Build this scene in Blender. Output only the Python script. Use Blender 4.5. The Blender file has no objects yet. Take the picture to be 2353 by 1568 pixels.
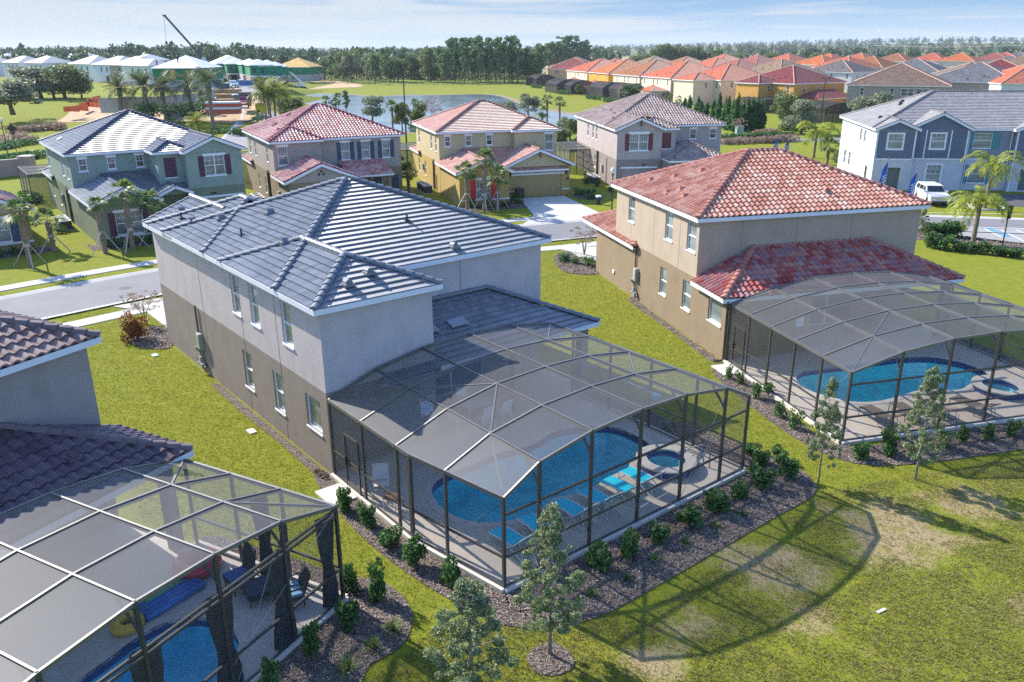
import bpy, bmesh, math, random
import numpy as np
from mathutils import Vector, Matrix
from mathutils.geometry import tessellate_polygon
R = math.radians
random.seed(7)
rng = np.random.default_rng(7)
scene = bpy.context.scene

# ---------------------------------------------------------------- camera
CAM_H, PIT, ROL, FPX = 15.0, 0.3440, -0.0057, 1879.8
cF = Vector((0, math.cos(PIT), -math.sin(PIT)))
cR0 = Vector((1, 0, 0)); cU0 = cR0.cross(cF)
cR = cR0 * math.cos(ROL) + cU0 * math.sin(ROL)
cU = -cR0 * math.sin(ROL) + cU0 * math.cos(ROL)
cam_data = bpy.data.cameras.new('camera')
cam_data.sensor_width = 36
cam_data.lens = 36 * FPX / 2353
cam_data.clip_start = 0.1
cam_data.clip_end = 12000
cam = bpy.data.objects.new('camera', cam_data)
scene.collection.objects.link(cam)
m = Matrix.Identity(4)
for i in range(3):
    m[i][0], m[i][1], m[i][2] = cR[i], cU[i], -cF[i]
m[2][3] = CAM_H
cam.matrix_world = m
scene.camera = cam

# ---------------------------------------------------------------- light
SUN_AZ, SUN_EL = R(141), R(34)
sd = bpy.data.lights.new('sun', 'SUN')
sd.energy = 4.5
sd.angle = R(0.5)
sd.color = (1.0, 0.93, 0.82)
sun = bpy.data.objects.new('sun', sd)
scene.collection.objects.link(sun)
to_sun = Vector((math.cos(SUN_AZ) * math.cos(SUN_EL), math.sin(SUN_AZ) * math.cos(SUN_EL), math.sin(SUN_EL)))
sun.rotation_euler = to_sun.to_track_quat('Z', 'Y').to_euler()
sun.location = to_sun * 300

world = bpy.data.worlds.new('World')
scene.world = world
world.use_nodes = True
wt = world.node_tree
for n in list(wt.nodes): wt.nodes.remove(n)
def wn(t, **k):
    n = wt.nodes.new(t)
    for a, b in k.items(): setattr(n, a, b)
    return n
def wl(a, b): wt.links.new(a, b)
sky = wn('ShaderNodeTexSky', sky_type='NISHITA')
sky.sun_disc = False
sky.sun_elevation = SUN_EL
sky.sun_rotation = R(90) - SUN_AZ
sky.altitude = 20; sky.air_density = 1.0; sky.dust_density = 0.6; sky.ozone_density = 1.4
skym = wn('ShaderNodeVectorMath', operation='SCALE'); skym.inputs['Scale'].default_value = 0.15
wl(sky.outputs[0], skym.inputs[0])
tc = wn('ShaderNodeTexCoord')
sep = wn('ShaderNodeSeparateXYZ'); wl(tc.outputs['Generated'], sep.inputs[0])
# streaky high cloud: noise on the sky direction, flattened towards the horizon
mp = wn('ShaderNodeMapping'); mp.inputs['Scale'].default_value = (3.0, 3.0, 62.0)
wl(tc.outputs['Generated'], mp.inputs[0])
nz = wn('ShaderNodeTexNoise'); nz.inputs['Scale'].default_value = 1.0; nz.inputs['Detail'].default_value = 7; nz.inputs['Roughness'].default_value = 0.6
nz.inputs['Distortion'].default_value = 0.5
wl(mp.outputs[0], nz.inputs['Vector'])
# more cloud to the left of the view (towards the sun), clearer to the right
lr = wn('ShaderNodeMapRange'); lr.inputs[1].default_value = -0.6; lr.inputs[2].default_value = 0.55; lr.inputs[3].default_value = 0.22; lr.inputs[4].default_value = -0.10
wl(sep.outputs[0], lr.inputs[0])
ad = wn('ShaderNodeMath', operation='ADD'); wl(nz.outputs[0], ad.inputs[0]); wl(lr.outputs[0], ad.inputs[1])
cr = wn('ShaderNodeMapRange', interpolation_type='SMOOTHSTEP'); cr.inputs[1].default_value = 0.40; cr.inputs[2].default_value = 0.66
wl(ad.outputs[0], cr.inputs[0])
up = wn('ShaderNodeMapRange', interpolation_type='SMOOTHSTEP'); up.inputs[1].default_value = 0.0; up.inputs[2].default_value = 0.06
up.inputs[3].default_value = 0.0; up.inputs[4].default_value = 1.0
wl(sep.outputs[2], up.inputs[0])
blue = wn('ShaderNodeMix', data_type='RGBA')
blue.inputs['A'].default_value = (0.29, 0.375, 0.46, 1); blue.inputs['B'].default_value = (0.14, 0.255, 0.40, 1)
wl(up.outputs[0], blue.inputs['Factor'])
low = wn('ShaderNodeMapRange', interpolation_type='SMOOTHSTEP'); low.inputs[1].default_value = 0.055; low.inputs[2].default_value = 0.16
wl(sep.outputs[2], low.inputs[0])
base = wn('ShaderNodeMix', data_type='RGBA')
tint = wn('ShaderNodeVectorMath', operation='MULTIPLY'); tint.inputs[1].default_value = (0.74, 0.90, 1.16); wl(skym.outputs[0], tint.inputs[0])
wl(low.outputs[0], base.inputs['Factor']); wl(blue.outputs['Result'], base.inputs['A']); wl(tint.outputs[0], base.inputs['B'])
cl = wn('ShaderNodeMix', data_type='RGBA')
cl.inputs['B'].default_value = (0.375, 0.405, 0.435, 1)
cfa = wn('ShaderNodeMath', operation='MULTIPLY'); cfa.inputs[1].default_value = 0.85
wl(cr.outputs[0], cfa.inputs[0])
lowc = wn('ShaderNodeMapRange', interpolation_type='SMOOTHSTEP'); lowc.inputs[1].default_value = 0.06; lowc.inputs[2].default_value = 0.18; lowc.inputs[3].default_value = 1; lowc.inputs[4].default_value = 0.15
wl(sep.outputs[2], lowc.inputs[0])
cfb = wn('ShaderNodeMath', operation='MULTIPLY'); wl(cfa.outputs[0], cfb.inputs[0]); wl(lowc.outputs[0], cfb.inputs[1])
wl(cfb.outputs[0], cl.inputs['Factor']); wl(base.outputs['Result'], cl.inputs['A'])
bg = wn('ShaderNodeBackground'); bg.inputs[1].default_value = 1.0
wl(cl.outputs['Result'], bg.inputs[0])
wo = wn('ShaderNodeOutputWorld'); wl(bg.outputs[0], wo.inputs[0])

vs = scene.view_settings
vs.view_transform = 'Standard'; vs.look = 'None'; vs.exposure = 1.0; vs.gamma = 1.0; vs.use_curve_mapping = False
scene.cycles.max_bounces = 8
scene.cycles.transparent_max_bounces = 16
scene.cycles.use_denoising = False
scene.cycles.sample_clamp_indirect = 8

# ---------------------------------------------------------------- ground shape
def S01(t):
    t = min(1.0, max(0.0, t)); return t * t * (3 - 2 * t)
def hgt(x, y):
    # the building site lies on a low rise beyond the palms, the woods on the right climb to a long ridge
    h = 3.7 * S01((-x / max(y, 1.0) - 0.262) / 0.035) * S01((y - 140) / 80)
    h += 22 * S01((x + 100) / 1500) * S01((y - 900) / 1500)
    return h
def ray(px, py):
    return cR * (px - 1176.5) - cU * (py - 784) + cF * FPX
def at(px, py, z=0.0):
    'point at height z above the ground (x, y, z) seen in that direction'
    d = ray(px, py); p = Vector((0, 0, 0)); h = 0.0
    for _ in range(12):
        t = (z + h - CAM_H) / d.z
        p = Vector((d.x * t, d.y * t, z + h))
        h2 = hgt(p.x, p.y)
        if abs(h2 - h) < 1e-3: break
        h = h2
    return p

# ---------------------------------------------------------------- materials
MATS = {}
class Sh:
    def __init__(s, name):
        s.m = bpy.data.materials.new(name); s.m.use_nodes = True
        s.t = s.m.node_tree; s.t.nodes.clear()
        s.out = s.n('ShaderNodeOutputMaterial')
    def n(s, t, **k):
        n = s.t.nodes.new(t)
        for a, b in k.items():
            if a.startswith('i_'): n.inputs[a[2:].replace('_', ' ')].default_value = b
            else: setattr(n, a, b)
        return n
    def l(s, a, b): s.t.links.new(a, b)
    def noise(s, vec, scale, detail=4, rough=0.55):
        n = s.n('ShaderNodeTexNoise'); n.inputs['Scale'].default_value = scale
        n.inputs['Detail'].default_value = detail; n.inputs['Roughness'].default_value = rough
        s.l(vec, n.inputs['Vector']); return n.outputs[0]
    def ramp(s, fac, stops):
        r = s.n('ShaderNodeValToRGB'); e = r.color_ramp.elements
        while len(e) < len(stops): e.new(0.5)
        for i, (p, c) in enumerate(stops):
            e[i].position = p; e[i].color = (*c, 1) if len(c) == 3 else c
        s.l(fac, r.inputs[0]); return r.outputs[0]
    def mix(s, fac, a, b, typ='MIX'):
        n = s.n('ShaderNodeMix', data_type='RGBA', blend_type=typ)
        for k, v in (('Factor', fac), ('A', a), ('B', b)):
            if hasattr(v, 'is_output'): s.l(v, n.inputs[k])
            elif k == 'Factor': n.inputs[k].default_value = v
            else: n.inputs[k].default_value = (*v, 1) if len(v) == 3 else v
        return n.outputs['Result']
    def math(s, op, a, b=None):
        n = s.n('ShaderNodeMath', operation=op)
        for i, v in enumerate((a, b)):
            if v is None: continue
            if hasattr(v, 'is_output'): s.l(v, n.inputs[i])
            else: n.inputs[i].default_value = v
        return n.outputs[0]
    def pos(s):
        return s.n('ShaderNodeNewGeometry').outputs['Position']
    def bump(s, h, strength=0.3, dist=0.02):
        b = s.n('ShaderNodeBump'); b.inputs['Strength'].default_value = strength; b.inputs['Distance'].default_value = dist
        s.l(h, b.inputs['Height']); return b.outputs[0]
    def bsdf(s, col, rough=0.7, nrm=None, metal=0.0, spec=0.5, **k):
        p = s.n('ShaderNodeBsdfPrincipled')
        if hasattr(col, 'is_output'): s.l(col, p.inputs['Base Color'])
        else: p.inputs['Base Color'].default_value = (*col, 1)
        if hasattr(rough, 'is_output'): s.l(rough, p.inputs['Roughness'])
        else: p.inputs['Roughness'].default_value = rough
        p.inputs['Metallic'].default_value = metal
        p.inputs['Specular IOR Level'].default_value = spec
        for a, b in k.items(): p.inputs[a.replace('_', ' ')].default_value = b
        if nrm is not None: s.l(nrm, p.inputs['Normal'])
        s.l(p.outputs[0], s.out.inputs[0]); return p

def plain(name, col, rough=0.6, var=0.12, scale=2.0, bump=0.0, bscale=60, metal=0.0, spec=0.5):
    if name in MATS: return MATS[name]
    s = Sh(name); P = s.pos()
    f = s.noise(P, scale, 5)
    d = tuple(c * (1 - var) for c in col); b = tuple(min(1, c * (1 + var)) for c in col)
    c = s.ramp(f, [(0.3, d), (0.7, b)])
    nr = s.bump(s.noise(P, bscale, 3), bump, 0.02) if bump else None
    s.bsdf(c, rough, nr, metal, spec)
    MATS[name] = s.m; return s.m
def stucco(name, col):
    if name in MATS: return MATS[name]
    s = Sh(name); P = s.pos()
    f1 = s.noise(P, 0.9, 6, 0.65); f2 = s.noise(P, 22, 3)
    mp = s.n('ShaderNodeMapping'); mp.inputs['Scale'].default_value = (1.3, 1.3, 0.7); s.l(P, mp.inputs[0])
    f3 = s.noise(mp.outputs[0], 1.2, 5)
    f = s.math('ADD', s.math('MULTIPLY', f1, 0.5), s.math('MULTIPLY', f3, 0.5))
    c = s.ramp(f, [(0.32, tuple(x * 0.84 for x in col)), (0.5, col), (0.72, tuple(min(1, x * 1.10) for x in col))])
    c = s.mix(s.math('MULTIPLY', f2, 0.22), c, tuple(x * 0.72 for x in col))
    s.bsdf(c, 0.9, s.bump(f2, 0.5, 0.015), spec=0.2)
    MATS[name] = s.m; return s.m
def tile_mat(name, cols, kind='flat', rough=0.5, spec=0.5, ribs=6, mottle=0.25):
    'roof tile: UV holds (tile number, course number); every tile gets its own tone'
    if name in MATS: return MATS[name]
    s = Sh(name)
    uv = s.n('ShaderNodeUVMap'); uv.uv_map = 'UVMap'
    sp = s.n('ShaderNodeSeparateXYZ'); s.l(uv.outputs[0], sp.inputs[0])
    fx = s.math('FLOOR', sp.outputs[0]); fy = s.math('FLOOR', sp.outputs[1])
    cb = s.n('ShaderNodeCombineXYZ'); s.l(fx, cb.inputs[0]); s.l(fy, cb.inputs[1])
    wnz = s.n('ShaderNodeTexWhiteNoise', noise_dimensions='2D'); s.l(cb.outputs[0], wnz.inputs['Vector'])
    P = s.pos()
    big = s.noise(P, 0.7, 4, 0.6)
    f = s.math('ADD', s.math('MULTIPLY', wnz.outputs[0], 0.62), s.math('MULTIPLY', s.math('SUBTRACT', big, 0.30), 0.75))
    n = len(cols)
    c = s.ramp(f, [((i + 0.5) / n, cols[i]) for i in range(n)])
    sc = s.noise(P, 9, 5, 0.7)
    c = s.mix(s.math('MULTIPLY', sc, mottle), c, tuple(x * 0.55 for x in cols[0]))
    nr = None
    if kind == 'flat':
        w = s.math('SINE', s.math('MULTIPLY', sp.outputs[0], 6.2832 * ribs))
        fr = s.math('FRACT', sp.outputs[0])
        joint = s.math('LESS_THAN', s.math('ABSOLUTE', s.math('SUBTRACT', fr, 0.5)), 0.465)
        h = s.math('ADD', s.math('MULTIPLY', w, 0.3), joint)
        nr = s.bump(h, 0.5, 0.012)
    else:
        nr = s.bump(sc, 0.25, 0.01)
    p = s.bsdf(c, rough, nr, spec=spec)
    if kind == 'flat':
        # fine ribs run up the slope: the sheen spreads sideways, along the course
        p.inputs['Anisotropic'].default_value = 0.92; p.inputs['IOR'].default_value = 1.75
        tg = s.n('ShaderNodeTangent', direction_type='UV_MAP'); tg.uv_map = 'UVMap'; s.l(tg.outputs[0], p.inputs['Tangent'])
    MATS[name] = s.m; return s.m
def leaf_mat(name, cols, rough=0.55, trans=0.35):
    if name in MATS: return MATS[name]
    s = Sh(name)
    g = s.n('ShaderNodeNewGeometry')
    c = s.ramp(g.outputs['Random Per Island'], [(i / max(1, len(cols) - 1), cols[i]) for i in range(len(cols))])
    big = s.noise(g.outputs['Position'], 0.55, 3)
    c = s.mix(s.math('MULTIPLY', big, 0.35), c, cols[0])
    p = s.bsdf(c, rough, spec=0.35)
    tr = s.n('ShaderNodeBsdfTranslucent'); s.l(c, tr.inputs[0])
    mx = s.n('ShaderNodeMixShader'); mx.inputs[0].default_value = trans
    s.l(p.outputs[0], mx.inputs[1]); s.l(tr.outputs[0], mx.inputs[2]); s.l(mx.outputs[0], s.out.inputs[0])
    MATS[name] = s.m; return s.m
def screen_mat(name, col=(0.30, 0.30, 0.31), open_=0.6):
    'insect mesh: part open, part dark thread'
    if name in MATS: return MATS[name]
    s = Sh(name)
    t = s.n('ShaderNodeBsdfTransparent'); t.inputs[0].default_value = (1, 1, 1, 1)
    P = s.pos(); f = s.noise(P, 0.5, 4)
    c = s.ramp(f, [(0.3, tuple(x * 0.9 for x in col)), (0.7, tuple(x * 1.08 for x in col))])
    d = s.n('ShaderNodeBsdfDiffuse'); s.l(c, d.inputs[0])
    tl = s.n('ShaderNodeBsdfGlossy'); tl.inputs[0].default_value = (*[min(1, x * 0.55) for x in col], 1); tl.inputs['Roughness'].default_value = 0.55
    a = s.n('ShaderNodeAddShader'); s.l(d.outputs[0], a.inputs[0]); s.l(tl.outputs[0], a.inputs[1])
    m_ = s.n('ShaderNodeMixShader'); m_.inputs[0].default_value = 1 - open_
    s.l(t.outputs[0], m_.inputs[1]); s.l(a.outputs[0], m_.inputs[2]); s.l(m_.outputs[0], s.out.inputs[0])
    MATS[name] = s.m; return s.m
def glass_mat(name, col, rough=0.06):
    if name in MATS: return MATS[name]
    s = Sh(name); P = s.pos()
    mp = s.n('ShaderNodeMapping'); mp.inputs['Scale'].default_value = (0.3, 0.3, 1.0); s.l(P, mp.inputs[0])
    f = s.noise(mp.outputs[0], 1.3, 3)
    c = s.ramp(f, [(0.35, tuple(x * 0.6 for x in col)), (0.65, tuple(x * 1.3 for x in col))])
    s.bsdf(c, rough, s.bump(f, 0.06, 0.05), spec=0.9)
    MATS[name] = s.m; return s.m

# ---------------------------------------------------------------- mesh building
class MB:
    def __init__(s): s.V = []; s.Fc = []; s.M = []; s.UV = []; s.n = 0; s.hasuv = False
    def add(s, verts, faces, mat=0, uv=None):
        o = s.n
        s.V.extend([tuple(map(float, v)) for v in verts]); s.n += len(verts)
        for f in faces: s.Fc.append(tuple(i + o for i in f)); s.M.append(mat)
        if uv is not None: s.hasuv = True; s.UV.extend([tuple(map(float, u)) for u in uv])
        else: s.UV.extend([(0.0, 0.0)] * len(verts))
        return s
    def box(s, x0, x1, y0, y1, z0, z1, mat=0):
        v = [(x0, y0, z0), (x1, y0, z0), (x1, y1, z0), (x0, y1, z0), (x0, y0, z1), (x1, y0, z1), (x1, y1, z1), (x0, y1, z1)]
        return s.add(v, [(3, 2, 1, 0), (4, 5, 6, 7), (0, 1, 5, 4), (1, 2, 6, 5), (2, 3, 7, 6), (3, 0, 4, 7)], mat)
    def obox(s, c, ax, ay, az, mat=0):
        'box from a centre and three half-axis vectors'
        c = Vector(c); ax = Vector(ax); ay = Vector(ay); az = Vector(az)
        v = [c - ax - ay - az, c + ax - ay - az, c + ax + ay - az, c - ax + ay - az, c - ax - ay + az, c + ax - ay + az, c + ax + ay + az, c - ax + ay + az]
        return s.add(v, [(3, 2, 1, 0), (4, 5, 6, 7), (0, 1, 5, 4), (1, 2, 6, 5), (2, 3, 7, 6), (3, 0, 4, 7)], mat)
    def beam(s, p, q, w, h, mat=0, up=(0, 0, 1)):
        'rectangular bar from p to q, w wide and h deep (h along up)'
        p = Vector(p); q = Vector(q); d = (q - p)
        L = d.length
        if L < 1e-6: return s
        d /= L; u = Vector(up)
        if abs(d.dot(u)) > 0.98: u = Vector((1, 0, 0))
        side = d.cross(u).normalized(); u2 = side.cross(d)
        return s.obox((p + q) / 2, d * L / 2, side * w / 2, u2 * h / 2, mat)
    def tube(s, pts, rad, n=8, mat=0, cap=True):
        pts = [Vector(p) for p in pts]
        rad = rad if hasattr(rad, '__len__') else [rad] * len(pts)
        vs = []; fs = []
        for i, p in enumerate(pts):
            d = (pts[min(i + 1, len(pts) - 1)] - pts[max(i - 1, 0)])
            d = d.normalized() if d.length > 1e-9 else Vector((0, 0, 1))
            a = d.cross(Vector((0, 0, 1)) if abs(d.z) < 0.9 else Vector((1, 0, 0))).normalized(); b = d.cross(a)
            for k in range(n):
                t = 2 * math.pi * k / n
                vs.append(p + (a * math.cos(t) + b * math.sin(t)) * rad[i])
        for i in range(len(pts) - 1):
            for k in range(n):
                k2 = (k + 1) % n
                fs.append((i * n + k, i * n + k2, (i + 1) * n + k2, (i + 1) * n + k))
        if cap:
            fs.append(tuple(range(n - 1, -1, -1))); fs.append(tuple((len(pts) - 1) * n + k for k in range(n)))
        return s.add(vs, fs, mat)
    def prism(s, poly, z0, z1, mat=0, holes=()):
        'flat slab with a polygon outline (ccw) and optional holes'
        loops = [list(poly)] + [list(h) for h in holes]
        flat = [p for l in loops for p in l]; N = len(flat)
        tris = tessellate_polygon([[Vector((p[0], p[1], 0)) for p in l] for l in loops])
        v = [(p[0], p[1], z1) for p in flat] + [(p[0], p[1], z0) for p in flat]
        f = []
        for t in tris:
            a, b, c = (Vector((*flat[i][:2], 0)) for i in t)
            if (b - a).cross(c - a).z < 0: t = (t[0], t[2], t[1])
            f.append(tuple(t))
            f.append((t[0] + N, t[2] + N, t[1] + N))
        o = 0
        for l in loops:
            k = len(l)
            for i in range(k):
                j = (i + 1) % k
                f.append((o + i, o + i + N, o + j + N, o + j))
            o += k
        return s.add(v, f, mat)
    def sheet(s, poly, z, mat=0, holes=()):
        loops = [list(poly)] + [list(h) for h in holes]
        flat = [p for l in loops for p in l]
        tris = tessellate_polygon([[Vector((p[0], p[1], 0)) for p in l] for l in loops])
        f = []
        for t in tris:
            a, b, c = (Vector((*flat[i][:2], 0)) for i in t)
            f.append(tuple(t) if (b - a).cross(c - a).z > 0 else (t[0], t[2], t[1]))
        return s.add([(p[0], p[1], z) for p in flat], f, mat)
    def lathe(s, c, prof, n=12, mat=0, ax=1.0, ay=1.0):
        c = Vector(c); vs = []; fs = []
        for r, z in prof:
            for k in range(n):
                t = 2 * math.pi * k / n
                vs.append((c.x + r * ax * math.cos(t), c.y + r * ay * math.sin(t), c.z + z))
        for i in range(len(prof) - 1):
            for k in range(n):
                k2 = (k + 1) % n
                fs.append((i * n + k, i * n + k2, (i + 1) * n + k2, (i + 1) * n + k))
        fs.append(tuple(range(n - 1, -1, -1))); fs.append(tuple((len(prof) - 1) * n + k for k in range(n)))
        return s.add(vs, fs, mat)
    def build(s, name, mats, parent=None, off=(0, 0, 0), smooth=False):
        me = bpy.data.meshes.new(name)
        V = [(v[0] - off[0], v[1] - off[1], v[2] - off[2]) for v in s.V]
        me.from_pydata(V, [], s.Fc)
        for m_ in (mats if isinstance(mats, (list, tuple)) else [mats]): me.materials.append(m_)
        if s.M and max(s.M) > 0: me.polygons.foreach_set('material_index', s.M)
        if s.hasuv:
            ul = me.uv_layers.new(name='UVMap')
            idx = np.empty(len(me.loops), dtype=np.int32); me.loops.foreach_get('vertex_index', idx)
            ul.data.foreach_set('uv', np.array(s.UV, dtype=np.float32)[idx].ravel())
        if smooth: me.polygons.foreach_set('use_smooth', [True] * len(me.polygons))
        me.update()
        return link(name, me, parent)
def link(name, me, parent=None):
    o = bpy.data.objects.new(name, me); scene.collection.objects.link(o)
    if parent is not None: o.parent = parent
    return o
def fast_mesh(name, verts, faces, mat):
    'mesh from arrays: verts (N,3), faces (M,k)'
    verts = np.asarray(verts, dtype=np.float32); faces = np.asarray(faces, dtype=np.int32)
    me = bpy.data.meshes.new(name)
    me.vertices.add(len(verts)); me.vertices.foreach_set('co', verts.ravel())
    k = faces.shape[1]
    me.loops.add(faces.size); me.loops.foreach_set('vertex_index', faces.ravel())
    me.polygons.add(len(faces)); me.polygons.foreach_set('loop_start', np.arange(0, faces.size, k, dtype=np.int32))
    me.polygons.foreach_set('loop_total', np.full(len(faces), k, dtype=np.int32))
    me.materials.append(mat); me.update(calc_edges=True)
    return me
def thing(name, label, cat, loc=(0, 0, 0), rotz=0.0, group=None):
    o = bpy.data.objects.new(name, None); scene.collection.objects.link(o)
    o.empty_display_size = 0.3
    o.location = loc; o.rotation_euler = (0, 0, rotz)
    o['label'] = label; o['category'] = cat
    if group: o['group'] = group
    return o
def tag(o, label, cat, group=None, kind=None):
    o['label'] = label; o['category'] = cat
    if group: o['group'] = group
    if kind: o['kind'] = kind
    return o
def struct(o): o['kind'] = 'structure'; return o
def copy_tree(o, parent=None):
    c = o.copy(); scene.collection.objects.link(c)
    if parent is not None: c.parent = parent
    for ch in o.children: copy_tree(ch, c)
    return c
def dup(o, loc, rotz=0.0, label=None, scale=None):
    c = copy_tree(o); c.location = loc; c.rotation_euler = (0, 0, rotz)
    if label: c['label'] = label
    if scale is not None: c.scale = scale if hasattr(scale, '__len__') else (scale,) * 3
    return c
# ---------------------------------------------------------------- houses
WHITE = plain('white_trim', (0.72, 0.74, 0.78), 0.55, 0.05)
FRAME = plain('window_white', (0.80, 0.80, 0.80), 0.45, 0.03)
GLASS = glass_mat('window_glass', (0.055, 0.075, 0.085))
GLASSB = glass_mat('window_glass_with_blind', (0.20, 0.24, 0.25))
BRONZE = plain('bronze_frame', (0.055, 0.052, 0.048), 0.42, 0.08, spec=0.6)
DARKMETAL = plain('dark_metal', (0.03, 0.03, 0.032), 0.4, 0.1)
GREYMETAL = plain('grey_metal', (0.30, 0.31, 0.30), 0.5, 0.1)
BRONZEGLARE = plain('bronze_roof_glare', (0.22, 0.215, 0.205), 0.55, 0.08, metal=0.75, spec=0.6)  # lighter copy of the post bronze: sun glare put into colour and metal
CONC = plain('concrete', (0.50, 0.47, 0.43), 0.9, 0.10, 0.8, 0.15, 40, spec=0.2)

def tile_slope(mb, e, ud, wd, slope, polys, kind='flat', tw=0.33, cl=0.33, t=None, mat=0, flip=False):
    """laid courses of tile on one roof plane. e eave start (x,y,z), ud along the eave, wd up the slope in plan,
    polys: convex outlines in (u, w) plan metres"""
    if t is None: t = 0.06 if kind == 'flat' else 0.06
    amp = 0.0 if kind == 'flat' else 0.10
    sub = 1 if kind == 'flat' else 6
    cs = cl / math.sqrt(1 + slope * slope)
    nz = 1 / math.sqrt(1 + slope * slope)
    for poly in polys:
        U = [p[0] for p in poly]; W = [p[1] for p in poly]
        umin, umax, wmin, wmax = min(U), max(U), min(W), max(W)
        j0, j1 = int(math.floor(wmin / cs)), int(math.ceil(wmax / cs))
        bm = bmesh.new(); 
        Ps = [(p[0], p[1]) for p in poly]
        def span(w):
            xs = []
            for i in range(len(Ps)):
                a, b = Ps[i], Ps[(i + 1) % len(Ps)]
                if (a[1] - w) * (b[1] - w) <= 0 and abs(a[1] - b[1]) > 1e-9:
                    xs.append(a[0] + (b[0] - a[0]) * (w - a[1]) / (b[1] - a[1]))
                elif abs(a[1] - b[1]) < 1e-9 and abs(a[1] - w) < 1e-9: xs += [a[0], b[0]]
            return (min(xs), max(xs)) if xs else None
        for j in range(j0, j1):
            w0, w1 = j * cs, (j + 1) * cs
            ss = [span(min(max(w, wmin), wmax)) for w in (w0, w1)] 
            ss = [q for q in ss if q]
            if not ss: continue
            ua, ub = min(q[0] for q in ss), max(q[1] for q in ss)
            if kind == 'flat': us = [ua - 0.01, ub + 0.01]
            else:
                k0, k1 = int(math.floor(ua / tw * sub)), int(math.ceil(ub / tw * sub))
                us = [k * tw / sub for k in range(k0, k1 + 1)]
            if kind == 'flat': hs = [0.0] * len(us)
            else: hs = [amp * (0.5 + 0.5 * math.sin(2 * math.pi * (u / tw))) ** 0.8 for u in us]
            lo = [bm.verts.new((u, w0, h + t)) for u, h in zip(us, hs)]
            hi = [bm.verts.new((u, w1, h + 0.004)) for u, h in zip(us, hs)]
            bt = [bm.verts.new((u, w0, h - 0.02)) for u, h in zip(us, hs)]
            for i in range(len(us) - 1):
                bm.faces.new((lo[i], lo[i + 1], hi[i + 1], hi[i]))
                bm.faces.new((bt[i], bt[i + 1], lo[i + 1], lo[i]))
        cx = sum(U) / len(U); cy = sum(W) / len(W)
        for i in range(len(Ps)):
            a, b = Vector((*Ps[i], 0)), Vector((*Ps[(i + 1) % len(Ps)], 0))
            nn = Vector(((b - a).y, -(b - a).x, 0))
            if nn.length < 1e-9: continue
            if nn.dot(Vector((cx, cy, 0)) - a) > 0: nn = -nn
            bmesh.ops.bisect_plane(bm, geom=bm.verts[:] + bm.edges[:] + bm.faces[:], plane_co=a, plane_no=nn, clear_outer=True, dist=1e-5)
        bm.verts.ensure_lookup_table()
        vs = []; uv = []; 
        fdat = []
        # keep tile numbers whole inside each face: per-vertex uv, course index from the middle of the faces
        vid = {}
        for f in bm.faces:
            wm = sum(v.co.y for v in f.verts) / len(f.verts)
            j = int(math.floor((wm + 1e-4) / cs))
            ids = []
            for v in f.verts:
                key = (v.index, j)
                if key not in vid:
                    u, w, h = v.co
                    vid[key] = len(vs)
                    vs.append((e[0] + ud[0] * u + wd[0] * (w - slope * nz * h), e[1] + ud[1] * u + wd[1] * (w - slope * nz * h), e[2] + slope * w + nz * h))
                    uv.append((u / tw + (0.5 * (j % 2) if kind == 'flat' else 0.25), min(max(w / cs, j + 0.01), j + 0.99)))
                ids.append(vid[key])
            fdat.append(ids)
        mb.add(vs, fdat, mat, uv)
        bm.free()

def cap_line(mb, p, q, r=0.13, step=0.40, mat=0):
    'row of overlapping half-round ridge tiles'
    p, q = Vector(p), Vector(q); d = q - p; L = d.length
    if L < 0.05: return
    d /= L; side = d.cross(Vector((0, 0, 1))).normalized(); up = side.cross(d)
    n = max(1, round(L / step)); st = L / n
    for i in range(n):
        a = p + d * (i * st - 0.02); b = p + d * ((i + 1) * st + 0.03)
        vs = []
        for c, rr, lift in ((a, r * 1.08, 0.035), (b, r * 0.92, 0.0)):
            for k in range(7):
                t = math.pi * (k / 6)
                vs.append(c + side * math.cos(t) * rr + up * (math.sin(t) * rr * 0.85 + lift - 0.03))
        fs = [(k + 1, k, k + 7, k + 8) for k in range(6)] + [tuple(range(7)), tuple(range(13, 6, -1))]
        mb.add(vs, fs, mat, [(i + 0.5, 0.5)] * 14)

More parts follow.
